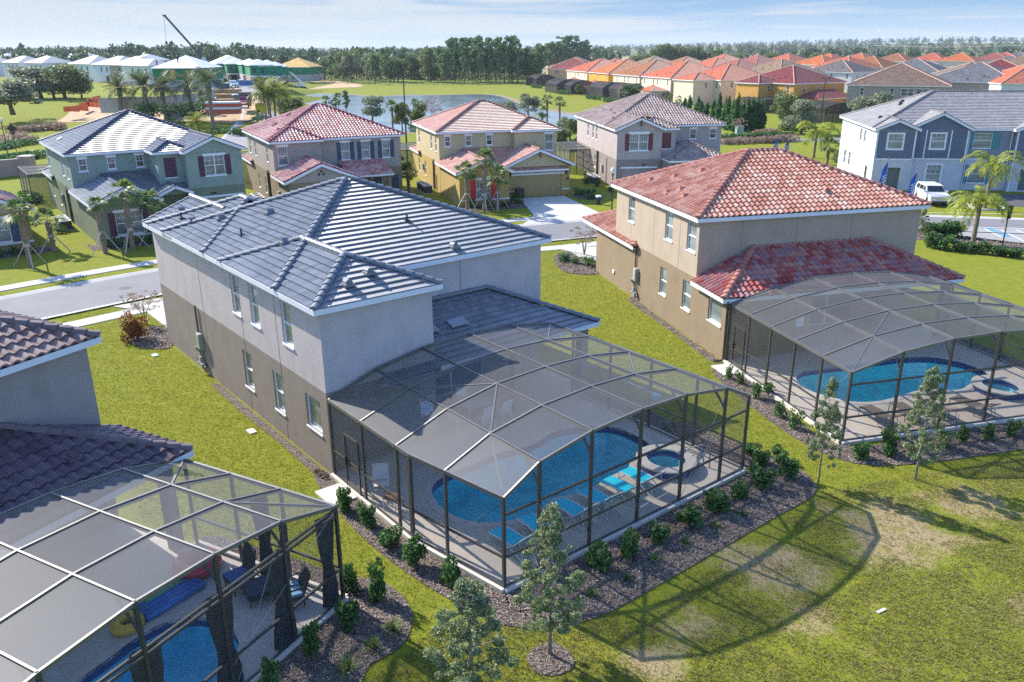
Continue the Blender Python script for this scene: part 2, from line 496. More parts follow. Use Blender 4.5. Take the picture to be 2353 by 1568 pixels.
class House:
    def __init__(s, name, label, cat, deg, x0, y0, world=(0, 0), z0=0.0, group=None, lo=None, hi=None, tile=None, cap=None, kind='flat', tw=0.33, cl=0.33, trim=None, band=3.3):
        s.t = R(deg); c, sn = math.cos(s.t), math.sin(s.t)
        s.X = Vector((c, sn, 0)); s.Y = Vector((-sn, c, 0)); s.W = Vector((world[0], world[1], 0))
        s.off = (x0, y0, 0.0)
        s.root = thing(name, label, cat, s.W + s.X * x0 + s.Y * y0 + Vector((0, 0, z0)), s.t, group)
        s.lo, s.hi, s.tile, s.cap, s.kind, s.tw, s.cl = lo, hi, tile, cap or tile, kind, tw, cl
        s.trim = trim or WHITE; s.band = band
        s.wall = MB(); s.tiles = MB(); s.caps = MB(); s.fas = MB(); s.capl = [s.caps]
        s.k = 0
    def world(s, x, y, z=0): return s.W + s.X * x + s.Y * y + Vector((0, 0, z + s.root.location.z))
    def part(s, mb, name, mats, parent=None, smooth=False): return mb.build(name, mats, parent or s.root, s.off, smooth)
    # ---- walls with real openings
    def facade(s, p0, p1, z0, z1, wins=(), flat=None):
        p0 = Vector((*p0, 0)); p1 = Vector((*p1, 0)); d = p1 - p0; L = d.length; d /= L; n = Vector((d.y, -d.x, 0))
        holes = [(w[0], w[1], w[2], w[3]) for w in wins if not (len(w) > 5 and w[5].get('proud'))]
        us = sorted({0, L, *[h[0] for h in holes], *[h[1] for h in holes]}); us = [u for u in us if 0 <= u <= L]
        zs = sorted({z0, z1, *([s.band] if z0 < s.band < z1 else []), *[h[2] for h in holes], *[h[3] for h in holes]}); zs = [z for z in zs if z0 <= z <= z1]
        for i in range(len(us) - 1):
            for j in range(len(zs) - 1):
                uc, zc = (us[i] + us[i + 1]) / 2, (zs[j] + zs[j + 1]) / 2
                if any(h[0] < uc < h[1] and h[2] < zc < h[3] for h in holes): continue
                q = [p0 + d * us[i] + Vector((0, 0, zs[j])), p0 + d * us[i + 1] + Vector((0, 0, zs[j])), p0 + d * us[i + 1] + Vector((0, 0, zs[j + 1])), p0 + d * us[i] + Vector((0, 0, zs[j + 1]))]
                mt = flat if flat is not None else (0 if zc < s.band else 1)
                s.wall.add(q, [(0, 1, 2, 3)], mt)
        for w in wins:
            u0, u1, a, b = w[:4]
            st = w[4] if len(w) > 4 else 'sash'; op = w[5] if len(w) > 5 else {}
            dep = op.get('depth', 0.13)
            def P(u, z, o=0.0): return p0 + d * u + n * o + Vector((0, 0, z))
            if not op.get('proud'):
                mt = flat if flat is not None else (0 if (a + b) / 2 < s.band else 1)
                o = -dep
                s.wall.add([P(u0, a), P(u1, a), P(u1, b), P(u0, b), P(u0, a, o), P(u1, a, o), P(u1, b, o), P(u0, b, o)],
                           [(0, 4, 5, 1), (1, 5, 6, 2), (2, 6, 7, 3), (3, 7, 4, 0)], mt)
            s.window(P, d, n, u0, u1, a, b, st, op, dep)
    def window(s, P, d, n, u0, u1, a, b, st, op, dep):
        Z = Vector((0, 0, 1))
        def bar(mb, ua, ub, za, zb, o0, o1, mat=0):
            mb.obox(P((ua + ub) / 2, (za + zb) / 2, (o0 + o1) / 2), d * (ub - ua) / 2, n * (o1 - o0) / 2, Z * (zb - za) / 2, mat)
        if st in ('sash', 'grid', 'double', 'fixed', 'slider'):
            f = MB(); w = op.get('fw', 0.055); o0, o1 = -dep + 0.0, -dep + 0.07
            bar(f, u0, u0 + w, a, b, o0, o1); bar(f, u1 - w, u1, a, b, o0, o1)
            bar(f, u0 + w, u1 - w, a, a + w, o0, o1); bar(f, u0 + w, u1 - w, b - w, b, o0, o1)
            cols = 2 if st in ('double', 'slider') else 1
            mid = [u0 + (u1 - u0) * k / cols for k in range(1, cols)]
            for m_ in mid: bar(f, m_ - w * 0.8, m_ + w * 0.8, a + w, b - w, o0, o1)
            zm = a + (b - a) * 0.5
            edges = [u0 + w] + mid + [u1 - w]
            if st not in ('fixed', 'slider'):
                for i in range(cols):
                    bar(f, edges[i] + (w * 0.8 if i else 0), edges[i + 1] - (w * 0.8 if i < cols - 1 else 0), zm - 0.03, zm + 0.03, o0, o1 - 0.005)
            if op.get('muntin'):
                nv, nh = op['muntin']; g = 0.012
                for i in range(cols):
                    ea, eb = edges[i], edges[i + 1]
                    for k in range(1, nv + 1):
                        uu = ea + (eb - ea) * k / (nv + 1); bar(f, uu - g, uu + g, (zm + 0.03 if op.get('top', True) else a + w), b - w, o0 + 0.02, o1 - 0.03)
                    for k in range(1, nh + 1):
                        zz = zm + (b - zm) * k / (nh + 1); bar(f, ea, eb, zz - g, zz + g, o0 + 0.022, o1 - 0.032)
            fo = s.part(f, 'window', op.get('fmat', FRAME))
            g = MB(); bar(g, u0 + w * 0.5, u1 - w * 0.5, a + w * 0.5, b - w * 0.5, -dep - 0.005, -dep + 0.015)
            s.part(g, 'pane', op.get('glass', GLASS), fo)
            if op.get('sill', True):
                t = MB(); ov = op.get('ov', 0.04); bar(t, u0 - ov, u1 + ov, a - op.get('sh', 0.07), a - 0.002, -0.02, 0.05)
                s.part(t, 'sill', s.trim if op.get('white_sill', True) else s.hi, fo)
            if op.get('head'):
                t = MB(); bar(t, u0 - 0.12, u1 + 0.12, b + 0.003, b + op['head'], -0.02, 0.05); s.part(t, 'window_head', s.trim, fo)
            if op.get('casing'):
                c = op['casing']; t = MB()
                bar(t, u0 - c, u0 - 0.002, a - c, b + c, 0.0, 0.04); bar(t, u1 + 0.002, u1 + c, a - c, b + c, 0.0, 0.04); bar(t, u0 - 0.002, u1 + 0.002, b + 0.002, b + c, 0.0, 0.038); bar(t, u0 - 0.002, u1 + 0.002, a - c, a - 0.002, 0.0, 0.038)
                s.part(t, 'casing', s.trim, fo)
            if op.get('shutter'):
                sw, mat = op['shutter']
                for ua in ((u0 - sw - 0.03), (u1 + 0.03)):
                    t = MB(); bar(t, ua, ua + sw, a - 0.02, b + 0.02, 0.004, 0.045)
                    for k in range(1, int((b - a) / 0.12)):
                        zz = a + k * 0.12; bar(t, ua + 0.05, ua + sw - 0.05, zz, zz + 0.05, 0.045, 0.055)
                    s.part(t, 'shutter', mat)
        elif st == 'panel':
            t = MB(); bar(t, u0, u1, a, b, 0.004, 0.05)
            for k in range(1, int((b - a) / 0.12)):
                zz = a + k * 0.12; bar(t, u0 + 0.05, u1 - 0.05, zz, zz + 0.06, 0.05, 0.06)
            so = s.part(t, 'shutter', op['mat'])
            t = MB(); bar(t, u0 - 0.06, u1 + 0.06, a - 0.1, a - 0.003, 0.004, 0.07); s.part(t, 'sill', s.trim, so)
        elif st == 'garage':
            t = MB(); hh = (b - a) / 4
            for k in range(4): bar(t, u0, u1, a + k * hh + 0.012, a + (k + 1) * hh - 0.012, -dep, -dep + 0.04)
            bar(t, u0, u1, a, b, -dep - 0.02, -dep + 0.015)
            for k in range(4):
                for i in range(8):
                    ua = u0 + (u1 - u0) * (i + 0.12) / 8; ub = u0 + (u1 - u0) * (i + 0.88) / 8
                    bar(t, ua, ub, a + k * hh + 0.11, a + (k + 1) * hh - 0.11, -dep + 0.04, -dep + 0.05)
            s.part(t, 'garage_door', op['mat'])
        elif st == 'door':
            t = MB(); bar(t, u0 + 0.05, u1 - 0.05, a, b - 0.05, -dep, -dep + 0.05)
            do = s.part(t, 'door', op.get('mat', DARKMETAL))
            t = MB(); bar(t, u0, u0 + 0.05, a, b, -dep, -0.02); bar(t, u1 - 0.05, u1, a, b, -dep, -0.02); bar(t, u0 + 0.05, u1 - 0.05, b - 0.05, b, -dep, -0.02)
            s.part(t, 'door_frame', s.trim, do)
            t = MB(); bar(t, u1 - 0.17, u1 - 0.12, a + 0.95, a + 1.1, -dep + 0.05, -dep + 0.1); s.part(t, 'handle', GREYMETAL, do)
    # ---- roofs
    def _plane(s, e, ud, wd, sl, polys): tile_slope(s.tiles, e, ud, wd, sl, polys, s.kind, s.tw, s.cl)
    def _fascia(s, x0, x1, y0, y1, z, sides='NSEW', dz=0.2):
        t = 0.03
        if 'S' in sides: s.fas.box(x0, x1, y0 - t, y0, z, z + dz)
        if 'N' in sides: s.fas.box(x0, x1, y1, y1 + t, z, z + dz)
        if 'W' in sides: s.fas.box(x0 - t, x0, y0 - t, y1 + t, z, z + dz)
        if 'E' in sides: s.fas.box(x1, x1 + t, y0 - t, y1 + t, z, z + dz)
        s.fas.add([(x0, y0, z + 0.03), (x1, y0, z + 0.03), (x1, y1, z + 0.03), (x0, y1, z + 0.03)], [(3, 2, 1, 0)])
    def _newcaps(s): s.caps = MB(); s.capl.append(s.caps)
    def hip(s, x0, x1, y0, y1, z, sl=0.42, sides='NSEW', fsides=None, caps=True, dz=0.2):
        s._newcaps()
        e = s.k * 0.011; s.k += 1
        z = z - e; x0 += e * 0.3; x1 -= e * 0.3; y0 += e * 0.3; y1 -= e * 0.3
        Wd, D = x1 - x0, y1 - y0; m_ = min(Wd, D) / 2; zt = z + dz
        def sidepoly(L): return [(0, 0), (L, 0), (L - m_, m_), (m_, m_)] if L > 2 * m_ + 1e-6 else [(0, 0), (L, 0), (L / 2, m_)]
        if 'S' in sides: s._plane((x0, y0, zt), (1, 0), (0, 1), sl, [sidepoly(Wd)])
        if 'N' in sides: s._plane((x1, y1, zt), (-1, 0), (0, -1), sl, [sidepoly(Wd)])
        if 'E' in sides: s._plane((x1, y0, zt), (0, 1), (-1, 0), sl, [sidepoly(D)])
        if 'W' in sides: s._plane((x0, y1, zt), (0, -1), (1, 0), sl, [sidepoly(D)])
        r = zt + sl * m_ + 0.05
        if Wd >= D: ra, rb = (x0 + m_, y0 + m_, r), (x1 - m_, y0 + m_, r)
        else: ra, rb = (x0 + m_, y0 + m_, r), (x0 + m_, y1 - m_, r)
        if caps:
            zc = zt + 0.05
            if Wd >= D: L_ = [((x0, y0, zc), ra), ((x0, y1, zc), ra), ((x1, y0, zc), rb), ((x1, y1, zc), rb)]; need = [('S', 'W'), ('N', 'W'), ('S', 'E'), ('N', 'E')]
            else: L_ = [((x0, y0, zc), ra), ((x1, y0, zc), ra), ((x0, y1, zc), rb), ((x1, y1, zc), rb)]; need = [('S', 'W'), ('S', 'E'), ('N', 'W'), ('N', 'E')]
            for (a, b), nd in zip(L_, need):
                if any(q in sides for q in nd): cap_line(s.caps, a, b, 0.17 if s.kind == 's' else 0.14)
            if (Vector(ra) - Vector(rb)).length > 0.3: cap_line(s.caps, ra, rb)
        s._fascia(x0, x1, y0, y1, z, fsides if fsides is not None else sides, dz)
    def gable(s, x0, x1, y0, y1, z, sl=0.42, axis='y', ends='S', wallmat=None, over=0.3, caps=True, dz=0.2, fsides=None, wy=None):
        """axis: ridge direction. ends: which ends carry a gable wall and white rakes (S/N for axis y, W/E for axis x)"""
        s._newcaps()
        e = s.k * 0.011; s.k += 1; z -= e; zt = z + dz
        if axis == 'y':
            h = (x1 - x0) / 2; L = y1 - y0
            s._plane((x0, y1, zt), (0, -1), (1, 0), sl, [[(0, 0), (L, 0), (L, h), (0, h)]])
            s._plane((x1, y0, zt), (0, 1), (-1, 0), sl, [[(0, 0), (L, 0), (L, h), (0, h)]])
            xm = (x0 + x1) / 2; r = zt + sl * h
            if caps: cap_line(s.caps, (xm, y0, r + 0.05), (xm, y1, r + 0.05))
            fs = fsides if fsides is not None else 'WE'
            t = 0.03
            if 'W' in fs: s.fas.box(x0 - t, x0, y0, y1, z, zt)
            if 'E' in fs: s.fas.box(x1, x1 + t, y0, y1, z, zt)
            for en, yy, sg in (('S', y0, 1), ('N', y1, -1)):
                if en not in ends: continue
                yw = yy + sg * over if wy is None else wy
                xi = over
                v = [(x0 + xi, yw, z + 0.02), (x1 - xi, yw, z + 0.02), (xm, yw, z + 0.02 + sl * (h - xi) + 0.12)]
                s.wall.add(v, [(0, 1, 2) if sg > 0 else (2, 1, 0)], 1 if wallmat is None else wallmat)
                for xa in (x0, x1):
                    a = Vector((xa, yy - sg * 0.015, zt - 0.13)); b = Vector((xm, yy - sg * 0.015, r - 0.13))
                    s.fas.beam(a, b, 0.03, 0.24)
                    cap_line(s.caps, (xa, yy + sg * 0.05, zt + 0.03), (xm, yy + sg * 0.05, r + 0.03), 0.09)
                # soffit strips under the rakes and eaves
                s.fas.add([(x0, yy, zt - 0.12), (xm, yy, r - 0.12), (xm, yy + sg * over, r - 0.12), (x0, yy + sg * over, zt - 0.12)], [(0, 1, 2, 3)])
                s.fas.add([(x1, yy, zt - 0.12), (xm, yy, r - 0.12), (xm, yy + sg * over, r - 0.12), (x1, yy + sg * over, zt - 0.12)], [(3, 2, 1, 0)])
            s.fas.add([(x0, y0 + 0.01, z + 0.03), (x0 + over, y0 + 0.01, z + 0.03), (x0 + over, y1, z + 0.03), (x0, y1, z + 0.03)], [(3, 2, 1, 0)])
            s.fas.add([(x1 - over, y0 + 0.01, z + 0.03), (x1, y0 + 0.01, z + 0.03), (x1, y1, z + 0.03), (x1 - over, y1, z + 0.03)], [(3, 2, 1, 0)])
        else:
            h = (y1 - y0) / 2; L = x1 - x0; ym = (y0 + y1) / 2; r = zt + sl * h
            s._plane((x0, y0, zt), (1, 0), (0, 1), sl, [[(0, 0), (L, 0), (L, h), (0, h)]])
            s._plane((x1, y1, zt), (-1, 0), (0, -1), sl, [[(0, 0), (L, 0), (L, h), (0, h)]])
            if caps: cap_line(s.caps, (x0, ym, r + 0.05), (x1, ym, r + 0.05))
            t = 0.03; fs = fsides if fsides is not None else 'SN'
            if 'S' in fs: s.fas.box(x0, x1, y0 - t, y0, z, zt)
            if 'N' in fs: s.fas.box(x0, x1, y1, y1 + t, z, zt)
            for en, xx, sg in (('W', x0, 1), ('E', x1, -1)):
                if en not in ends: continue
                xw = xx + sg * over
                v = [(xw, y0 + over, z + 0.02), (xw, y1 - over, z + 0.02), (xw, ym, z + 0.02 + sl * (h - over) + 0.12)]
                s.wall.add(v, [(0, 1, 2) if sg < 0 else (2, 1, 0)], 1 if wallmat is None else wallmat)
                for ya in (y0, y1): 
                    s.fas.beam((xx - sg * 0.015, ya, zt - 0.13), (xx - sg * 0.015, ym, r - 0.13), 0.03, 0.24)
                    cap_line(s.caps, (xx + sg * 0.05, ya, zt + 0.03), (xx + sg * 0.05, ym, r + 0.03), 0.09)
    def shed(s, x0, x1, y0, y1, z, sl=0.42, low='S', fsides=None, dz=0.18):
        'single slope, low side named'
        e = s.k * 0.011; s.k += 1; z -= e; zt = z + dz
        if low == 'S': s._plane((x0, y0, zt), (1, 0), (0, 1), sl, [[(0, 0), (x1 - x0, 0), (x1 - x0, y1 - y0), (0, y1 - y0)]])
        if low == 'N': s._plane((x1, y1, zt), (-1, 0), (0, -1), sl, [[(0, 0), (x1 - x0, 0), (x1 - x0, y1 - y0), (0, y1 - y0)]])
        if low == 'E': s._plane((x1, y0, zt), (0, 1), (-1, 0), sl, [[(0, 0), (y1 - y0, 0), (y1 - y0, x1 - x0), (0, x1 - x0)]])
        if low == 'W': s._plane((x0, y1, zt), (0, -1), (1, 0), sl, [[(0, 0), (y1 - y0, 0), (y1 - y0, x1 - x0), (0, x1 - x0)]])
        s._fascia(x0, x1, y0, y1, z, fsides if fsides is not None else low, dz)
    def vent(s, x, y, z, face=(0, -1), mat=None):
        'hooded roof vent'
        mb = MB(); f = Vector((*face, 0)); sd_ = Vector((-f.y, f.x, 0)); c = Vector((x, y, z))
        vs = []; n = 7
        for o, rr in ((0.16, 0.15), (-0.16, 0.13)):
            for k in range(n):
                t = math.pi * k / (n - 1)
                vs.append(c + f * o + sd_ * math.cos(t) * rr + Vector((0, 0, math.sin(t) * rr * 1.25 + 0.02)))
        mb.add(vs, [(k + 1, k, k + n, k + n + 1) for k in range(n - 1)] + [tuple(range(n)), tuple(range(2 * n - 1, n - 1, -1))])
        mb.obox(c + Vector((0, 0, -0.02)), f * 0.24, sd_ * 0.21, (0, 0, 0.05))
        s.part(mb, 'roof_vent', mat or s.cap)
    def pipe(s, x, y, z, h=0.28):
        mb = MB(); mb.tube([(x, y, z - 0.1), (x, y, z + h)], 0.045, 8); mb.obox((x, y, z), (0.12, 0, 0), (0, 0.12, 0), (0, 0, 0.03))
        s.part(mb, 'vent_pipe', DARKMETAL)
    def finish(s):
        if s.wall.n: s.part(s.wall, 'wall', [s.lo, s.hi])
        if s.tiles.n:
            r = s.part(s.tiles, 'roof', s.tile)
            for c in s.capl:
                if c.n: s.part(c, 'ridge_cap', s.cap, r)
        if s.fas.n: s.part(s.fas, 'fascia', s.trim)
        return s
def roofz(z, sl, d, dz=0.2): return z + dz + sl * d + 0.06

def ac_unit(loc, rotz, label):
    o = thing('air_conditioner', label, 'air conditioner', loc, rotz, 'air conditioners beside the houses')
    b = MB(); b.box(-0.45, 0.45, -0.45, 0.45, 0.08, 0.82)
    for k in range(9):
        z = 0.14 + k * 0.075; b.box(-0.46, 0.46, -0.46, 0.46, z, z + 0.02)
    b.build('case', plain('ac_case', (0.05, 0.05, 0.055), 0.5), o)
    t = MB(); t.prism([(-0.48, -0.48), (0.48, -0.48), (0.48, 0.48), (-0.48, 0.48)], 0.82, 0.88, 0, [[(0.34 * math.cos(a), 0.34 * math.sin(a)) for a in np.linspace(0, 2 * math.pi, 17)[:-1]]])
    t.build('top', plain('ac_top', (0.55, 0.56, 0.56), 0.5), o)
    g = MB()
    for k in range(6):
        a = math.pi * k / 6; g.beam((0.34 * math.cos(a), 0.34 * math.sin(a), 0.85), (-0.34 * math.cos(a), -0.34 * math.sin(a), 0.85), 0.015, 0.015)
    g.build('fan_grille', DARKMETAL, o)
    p = MB(); p.box(-0.55, 0.55, -0.55, 0.55, 0.0, 0.08); p.build('pad', CONC, o)
    return o

# ---------------------------------------------------------------- pool cages
SCREEN = screen_mat('screen_mesh', (0.13, 0.13, 0.13), 0.56)
SCREENS = screen_mat('screen_mesh_side', (0.10, 0.10, 0.095), 0.80)
def arch_z(nodes, y):
    for (a, za), (b, zb) in zip(nodes, nodes[1:]):
        if a - 1e-6 <= y <= b + 1e-6: return za + (zb - za) * (y - a) / (b - a)
    return nodes[-1][1]
def pool_cage(name, label, H, arches, nodes, rear, base, post_z0=0.12, left_pts=None, right_open=False, door=None, braces=(), rails=(1.15, 2.55), front_clip=None, side_rail=1.15, wires=True):
    """H house frame; arches: x of each arch rib from the house to the rear; nodes: (y, z) profile. the last arch is the rear wall."""
    x_r = arches[-1]
    o = thing(name, label, 'pool cage', H.world(arches[0], nodes[0][0]), H.t)
    off = (arches[0], nodes[0][0], 0)
    def B(mb, nm, mat, parent=None): return mb.build(nm, mat, parent or o, off)
    lp = left_pts or [(arches[0], nodes[0][0]), (x_r, nodes[0][0])]
    def ynode(i, x):
        y = nodes[i][0]
        if i == 0:
            for (xa, ya), (xb, yb) in zip(lp, lp[1:]):
                if xa - 1e-6 <= x <= xb + 1e-6: return ya + (yb - ya) * (x - xa) / (xb - xa)
        return y
    f = MB()
    bw, bh = 0.06, 0.13
    for x in arches:
        for i in range(len(nodes) - 1):
            f.beam((x, ynode(i, x), nodes[i][1]), (x, ynode(i + 1, x), nodes[i + 1][1]), bw, bh if x != x_r else 0.10)
    for i in range(len(nodes)):
        if i == 0:
            for a, b in zip(lp, lp[1:]): f.beam((*a, nodes[0][1]), (*b, nodes[0][1]), 0.08, 0.12)
        else:
            f.beam((arches[0], nodes[i][0], nodes[i][1] + 0.004), (x_r, nodes[i][0], nodes[i][1] + 0.004), 0.055 if 0 < i < len(nodes) - 1 else 0.08, 0.12)
    for (i0, x0, i1, x1) in braces:
        f.beam((x0, ynode(i0, x0), nodes[i0][1] + 0.01), (x1, ynode(i1, x1), nodes[i1][1] + 0.01), 0.05, 0.08)
    B(f, 'roof_frame', BRONZEGLARE)
    sc = MB()
    for i in range(len(nodes) - 1):
        xs = sorted({*arches, *[p[0] for p in lp]})
        for xa, xb in zip(xs, xs[1:]):
            za, zb = nodes[i][1] + 0.03, nodes[i + 1][1] + 0.03
            sc.add([(xa, ynode(i, xa), za), (xb, ynode(i, xb), za), (xb, ynode(i + 1, xb), zb), (xa, ynode(i + 1, xa), zb)], [(0, 1, 2, 3)])
    B(sc, 'roof_screen', SCREEN)
    # rear wall: posts, rails, screen
    for i, (y, z) in enumerate(nodes):
        p = MB(); p.box(x_r - 0.045, x_r + 0.045, ynode(i, x_r) - 0.045, ynode(i, x_r) + 0.045, post_z0, z); B(p, 'post', BRONZE)
        if 0 < i < len(nodes) - 1:
            k = MB(); k.beam((x_r - 0.03, y, z - 0.75), (x_r - 0.62, y, z - 0.06), 0.05, 0.07); B(k, 'knee_brace', BRONZE)
    r = MB()
    y0, y1 = ynode(0, x_r), nodes[-1][0]
    for z in rails: r.box(x_r - 0.03, x_r + 0.03, y0, y1, z - 0.035, z + 0.035)
    r.box(x_r - 0.035, x_r + 0.035, y0, y1, post_z0, post_z0 + 0.06)
    B(r, 'rail', BRONZE)
    s = MB()
    for i in range(len(nodes) - 1):
        ya, yb = ynode(i, x_r), nodes[i + 1][0]
        s.add([(x_r, ya, post_z0), (x_r, yb, post_z0), (x_r, yb, nodes[i + 1][1]), (x_r, ya, nodes[i][1])], [(0, 1, 2, 3)])
    B(s, 'rear_screen', SCREENS)
    # side walls
    s = MB(); r = MB()
    zt = nodes[0][1]
    for a, b in zip(lp, lp[1:]):
        s.add([(*a, post_z0), (*b, post_z0), (*b, zt), (*a, zt)], [(0, 1, 2, 3)])
        r.beam((*a, side_rail), (*b, side_rail), 0.06, 0.06); r.beam((*a, post_z0 + 0.03), (*b, post_z0 + 0.03), 0.07, 0.06)
    B(s, 'side_screen', SCREENS); B(r, 'side_rail', BRONZE); s = MB(); r = MB()
    yr = nodes[-1][0]; zr = nodes[-1][1]; xf = arches[0] if front_clip is None else front_clip
    s.add([(xf, yr, post_z0), (x_r, yr, post_z0), (x_r, yr, zr), (xf, yr, zr)], [(3, 2, 1, 0)])
    r.beam((xf, yr, side_rail), (x_r, yr, side_rail), 0.06, 0.06); r.beam((xf, yr, post_z0 + 0.03), (x_r, yr, post_z0 + 0.03), 0.07, 0.06)
    B(s, 'side_screen', SCREENS); B(r, 'side_rail', BRONZE)
    for x in arches[:-1]:
        if all(abs(x - q[0]) > 0.4 for q in lp[1:-1]):
            p = MB(); y = ynode(0, x); p.box(x - 0.045, x + 0.045, y - 0.04, y + 0.04, post_z0, zt); B(p, 'post', BRONZE)
        p = MB(); p.box(x - 0.045, x + 0.045, yr - 0.04, yr + 0.04, post_z0, zr); B(p, 'post', BRONZE)
    for q in lp[1:-1]:
        p = MB(); p.box(q[0] - 0.07, q[0] + 0.07, q[1] - 0.05, q[1] + 0.05, post_z0, zt); B(p, 'post', BRONZE)
    if wires:
        w = MB()
        w.tube([(x_r + 0.02, y0, zt - 0.05), (x_r + 0.02, nodes[1][0], 1.2)], 0.008, 5)
        w.tube([(x_r + 0.02, y1, zr - 0.05), (x_r + 0.02, nodes[-3][0], 0.9)], 0.008, 5)
        w.tube([(x_r + 0.02, nodes[-2][0], nodes[-2][1] - 0.1), (x_r + 0.02, nodes[-3][0], 0.15)], 0.008, 5)
        w.tube([(x_r - 0.1, y0, zt - 0.05), (x_r - 2.0, ynode(0, x_r - 2.0), 0.9)], 0.008, 5)
        B(w, 'tension_cable', GREYMETAL)
    if door:
        xa, xb = door; d = MB(); y = ynode(0, (xa + xb) / 2) - 0.02
        for xx in (xa, xb): d.box(xx - 0.03, xx + 0.03, y - 0.03, y + 0.03, post_z0, 2.2)
        d.box(xa, xb, y - 0.03, y + 0.03, 2.14, 2.22); d.box(xa, xb, y - 0.025, y + 0.025, 0.95, 1.05); d.box(xa, xb, y - 0.02, y + 0.02, post_z0, post_z0 + 0.25)
        do = B(d, 'door', BRONZE); h = MB(); h.box(xa + 0.04, xa + 0.1, y - 0.08, y - 0.03, 1.0, 1.35); B(h, 'handle', DARKMETAL, do)
    return o

# ---------------------------------------------------------------- pools
def smooth_loop(pts, n=6):
    'closed Catmull-Rom through the points'
    out = []; N = len(pts)
    for i in range(N):
        p0, p1, p2, p3 = (Vector(pts[(i + k) % N][:2]) for k in (-1, 0, 1, 2))
        for k in range(n):
            t = k / n
            out.append(tuple(0.5 * ((2 * p1) + (p2 - p0) * t + (2 * p0 - 5 * p1 + 4 * p2 - p3) * t * t + (3 * p1 - p0 - 3 * p2 + p3) * t ** 3)))
    return out
def area(poly): return 0.5 * sum(a[0] * b[1] - b[0] * a[1] for a, b in zip(poly, poly[1:] + poly[:1]))
def ccw(poly): return poly if area(poly) > 0 else poly[::-1]
def inset(poly, d):
    'offset a ccw loop outward by d'
    out = []; N = len(poly)
    for i in range(N):
        a, b = Vector(poly[i - 1]), Vector(poly[(i + 1) % N]); t = (b - a).normalized()
        out.append((poly[i][0] + t.y * d, poly[i][1] - t.x * d))
    return out
def water_mat(name, col, rough=0.03, wave=0.25, tint=None):
    if name in MATS: return MATS[name]
    s = Sh(name); P = s.pos()
    h = s.noise(P, 3.2, 4, 0.6)
    nr = s.bump(h, wave, 0.05)
    g = s.n('ShaderNodeBsdfGlossy'); g.inputs['Roughness'].default_value = rough; s.l(nr, g.inputs['Normal'])
    t = s.n('ShaderNodeBsdfTransparent'); t.inputs[0].default_value = (*(tint or (0.75, 0.95, 1.0)), 1)
    fr = s.n('ShaderNodeFresnel'); fr.inputs[0].default_value = 1.33; s.l(nr, fr.inputs['Normal'])
    mx = s.n('ShaderNodeMixShader'); gb = s.n('ShaderNodeNewGeometry'); s.l(s.math('MULTIPLY', fr.outputs[0], s.math('SUBTRACT', 1.0, gb.outputs['Backfacing'])), mx.inputs[0]); s.l(t.outputs[0], mx.inputs[1]); s.l(g.outputs[0], mx.inputs[2])
    s.l(mx.outputs[0], s.out.inputs[0]); MATS[name] = s.m; return s.m
WATER = water_mat('pool_water', None)
TILEBLUE = plain('pool_tile', (0.02, 0.05, 0.20), 0.3, 0.3, 14)
COPING = plain('coping', (0.50, 0.46, 0.41), 0.85, 0.1, 3, 0.1)
def plaster(name, col):
    if name in MATS: return MATS[name]
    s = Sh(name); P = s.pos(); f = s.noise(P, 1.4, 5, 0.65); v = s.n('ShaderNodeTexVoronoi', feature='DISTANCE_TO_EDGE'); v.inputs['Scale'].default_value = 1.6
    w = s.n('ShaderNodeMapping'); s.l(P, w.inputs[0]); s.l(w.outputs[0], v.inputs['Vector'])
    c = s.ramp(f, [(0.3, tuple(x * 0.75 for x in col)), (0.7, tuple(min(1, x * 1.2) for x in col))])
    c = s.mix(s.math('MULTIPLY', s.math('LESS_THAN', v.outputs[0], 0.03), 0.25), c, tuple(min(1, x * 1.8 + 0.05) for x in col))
    s.bsdf(c, 0.8); MATS[name] = s.m; return s.m
def pool(name, label, loop, deck_z, mat, depth=0.8, wz=-0.06, steps=None):
    'sunken pool: loop is the inner edge (ccw, world metres)'
    loop = ccw(loop); c = (sum(p[0] for p in loop) / len(loop), sum(p[1] for p in loop) / len(loop))
    o = thing(name, label, 'pool', (c[0], c[1], 0)); off = (c[0], c[1], 0)
    b = MB(); N = len(loop); lo = inset(loop, -0.5)
    b.add([(*p, deck_z - 0.30) for p in loop] + [(*p, -depth) for p in lo], [((i + 1) % N, i, i + N, (i + 1) % N + N) for i in range(N)])
    b.sheet(lo, -depth)
    if steps: 
        for sp, z in steps: b.sheet(sp, z)
    b.build('basin', mat, o, off)
    t = MB(); t.add([(*p, deck_z - 0.005) for p in loop] + [(*p, deck_z - 0.30) for p in loop], [((i + 1) % N, i, i + N, (i + 1) % N + N) for i in range(N)])
    t.build('waterline_tile', TILEBLUE, o, off)
    w = MB(); w.sheet(loop, wz); w.build('water', WATER, o, off)
    k = MB(); k.prism(inset(loop, 0.28), deck_z - 0.02, deck_z + 0.015, 0, [loop]); k.build('coping', COPING, o, off)
    return o
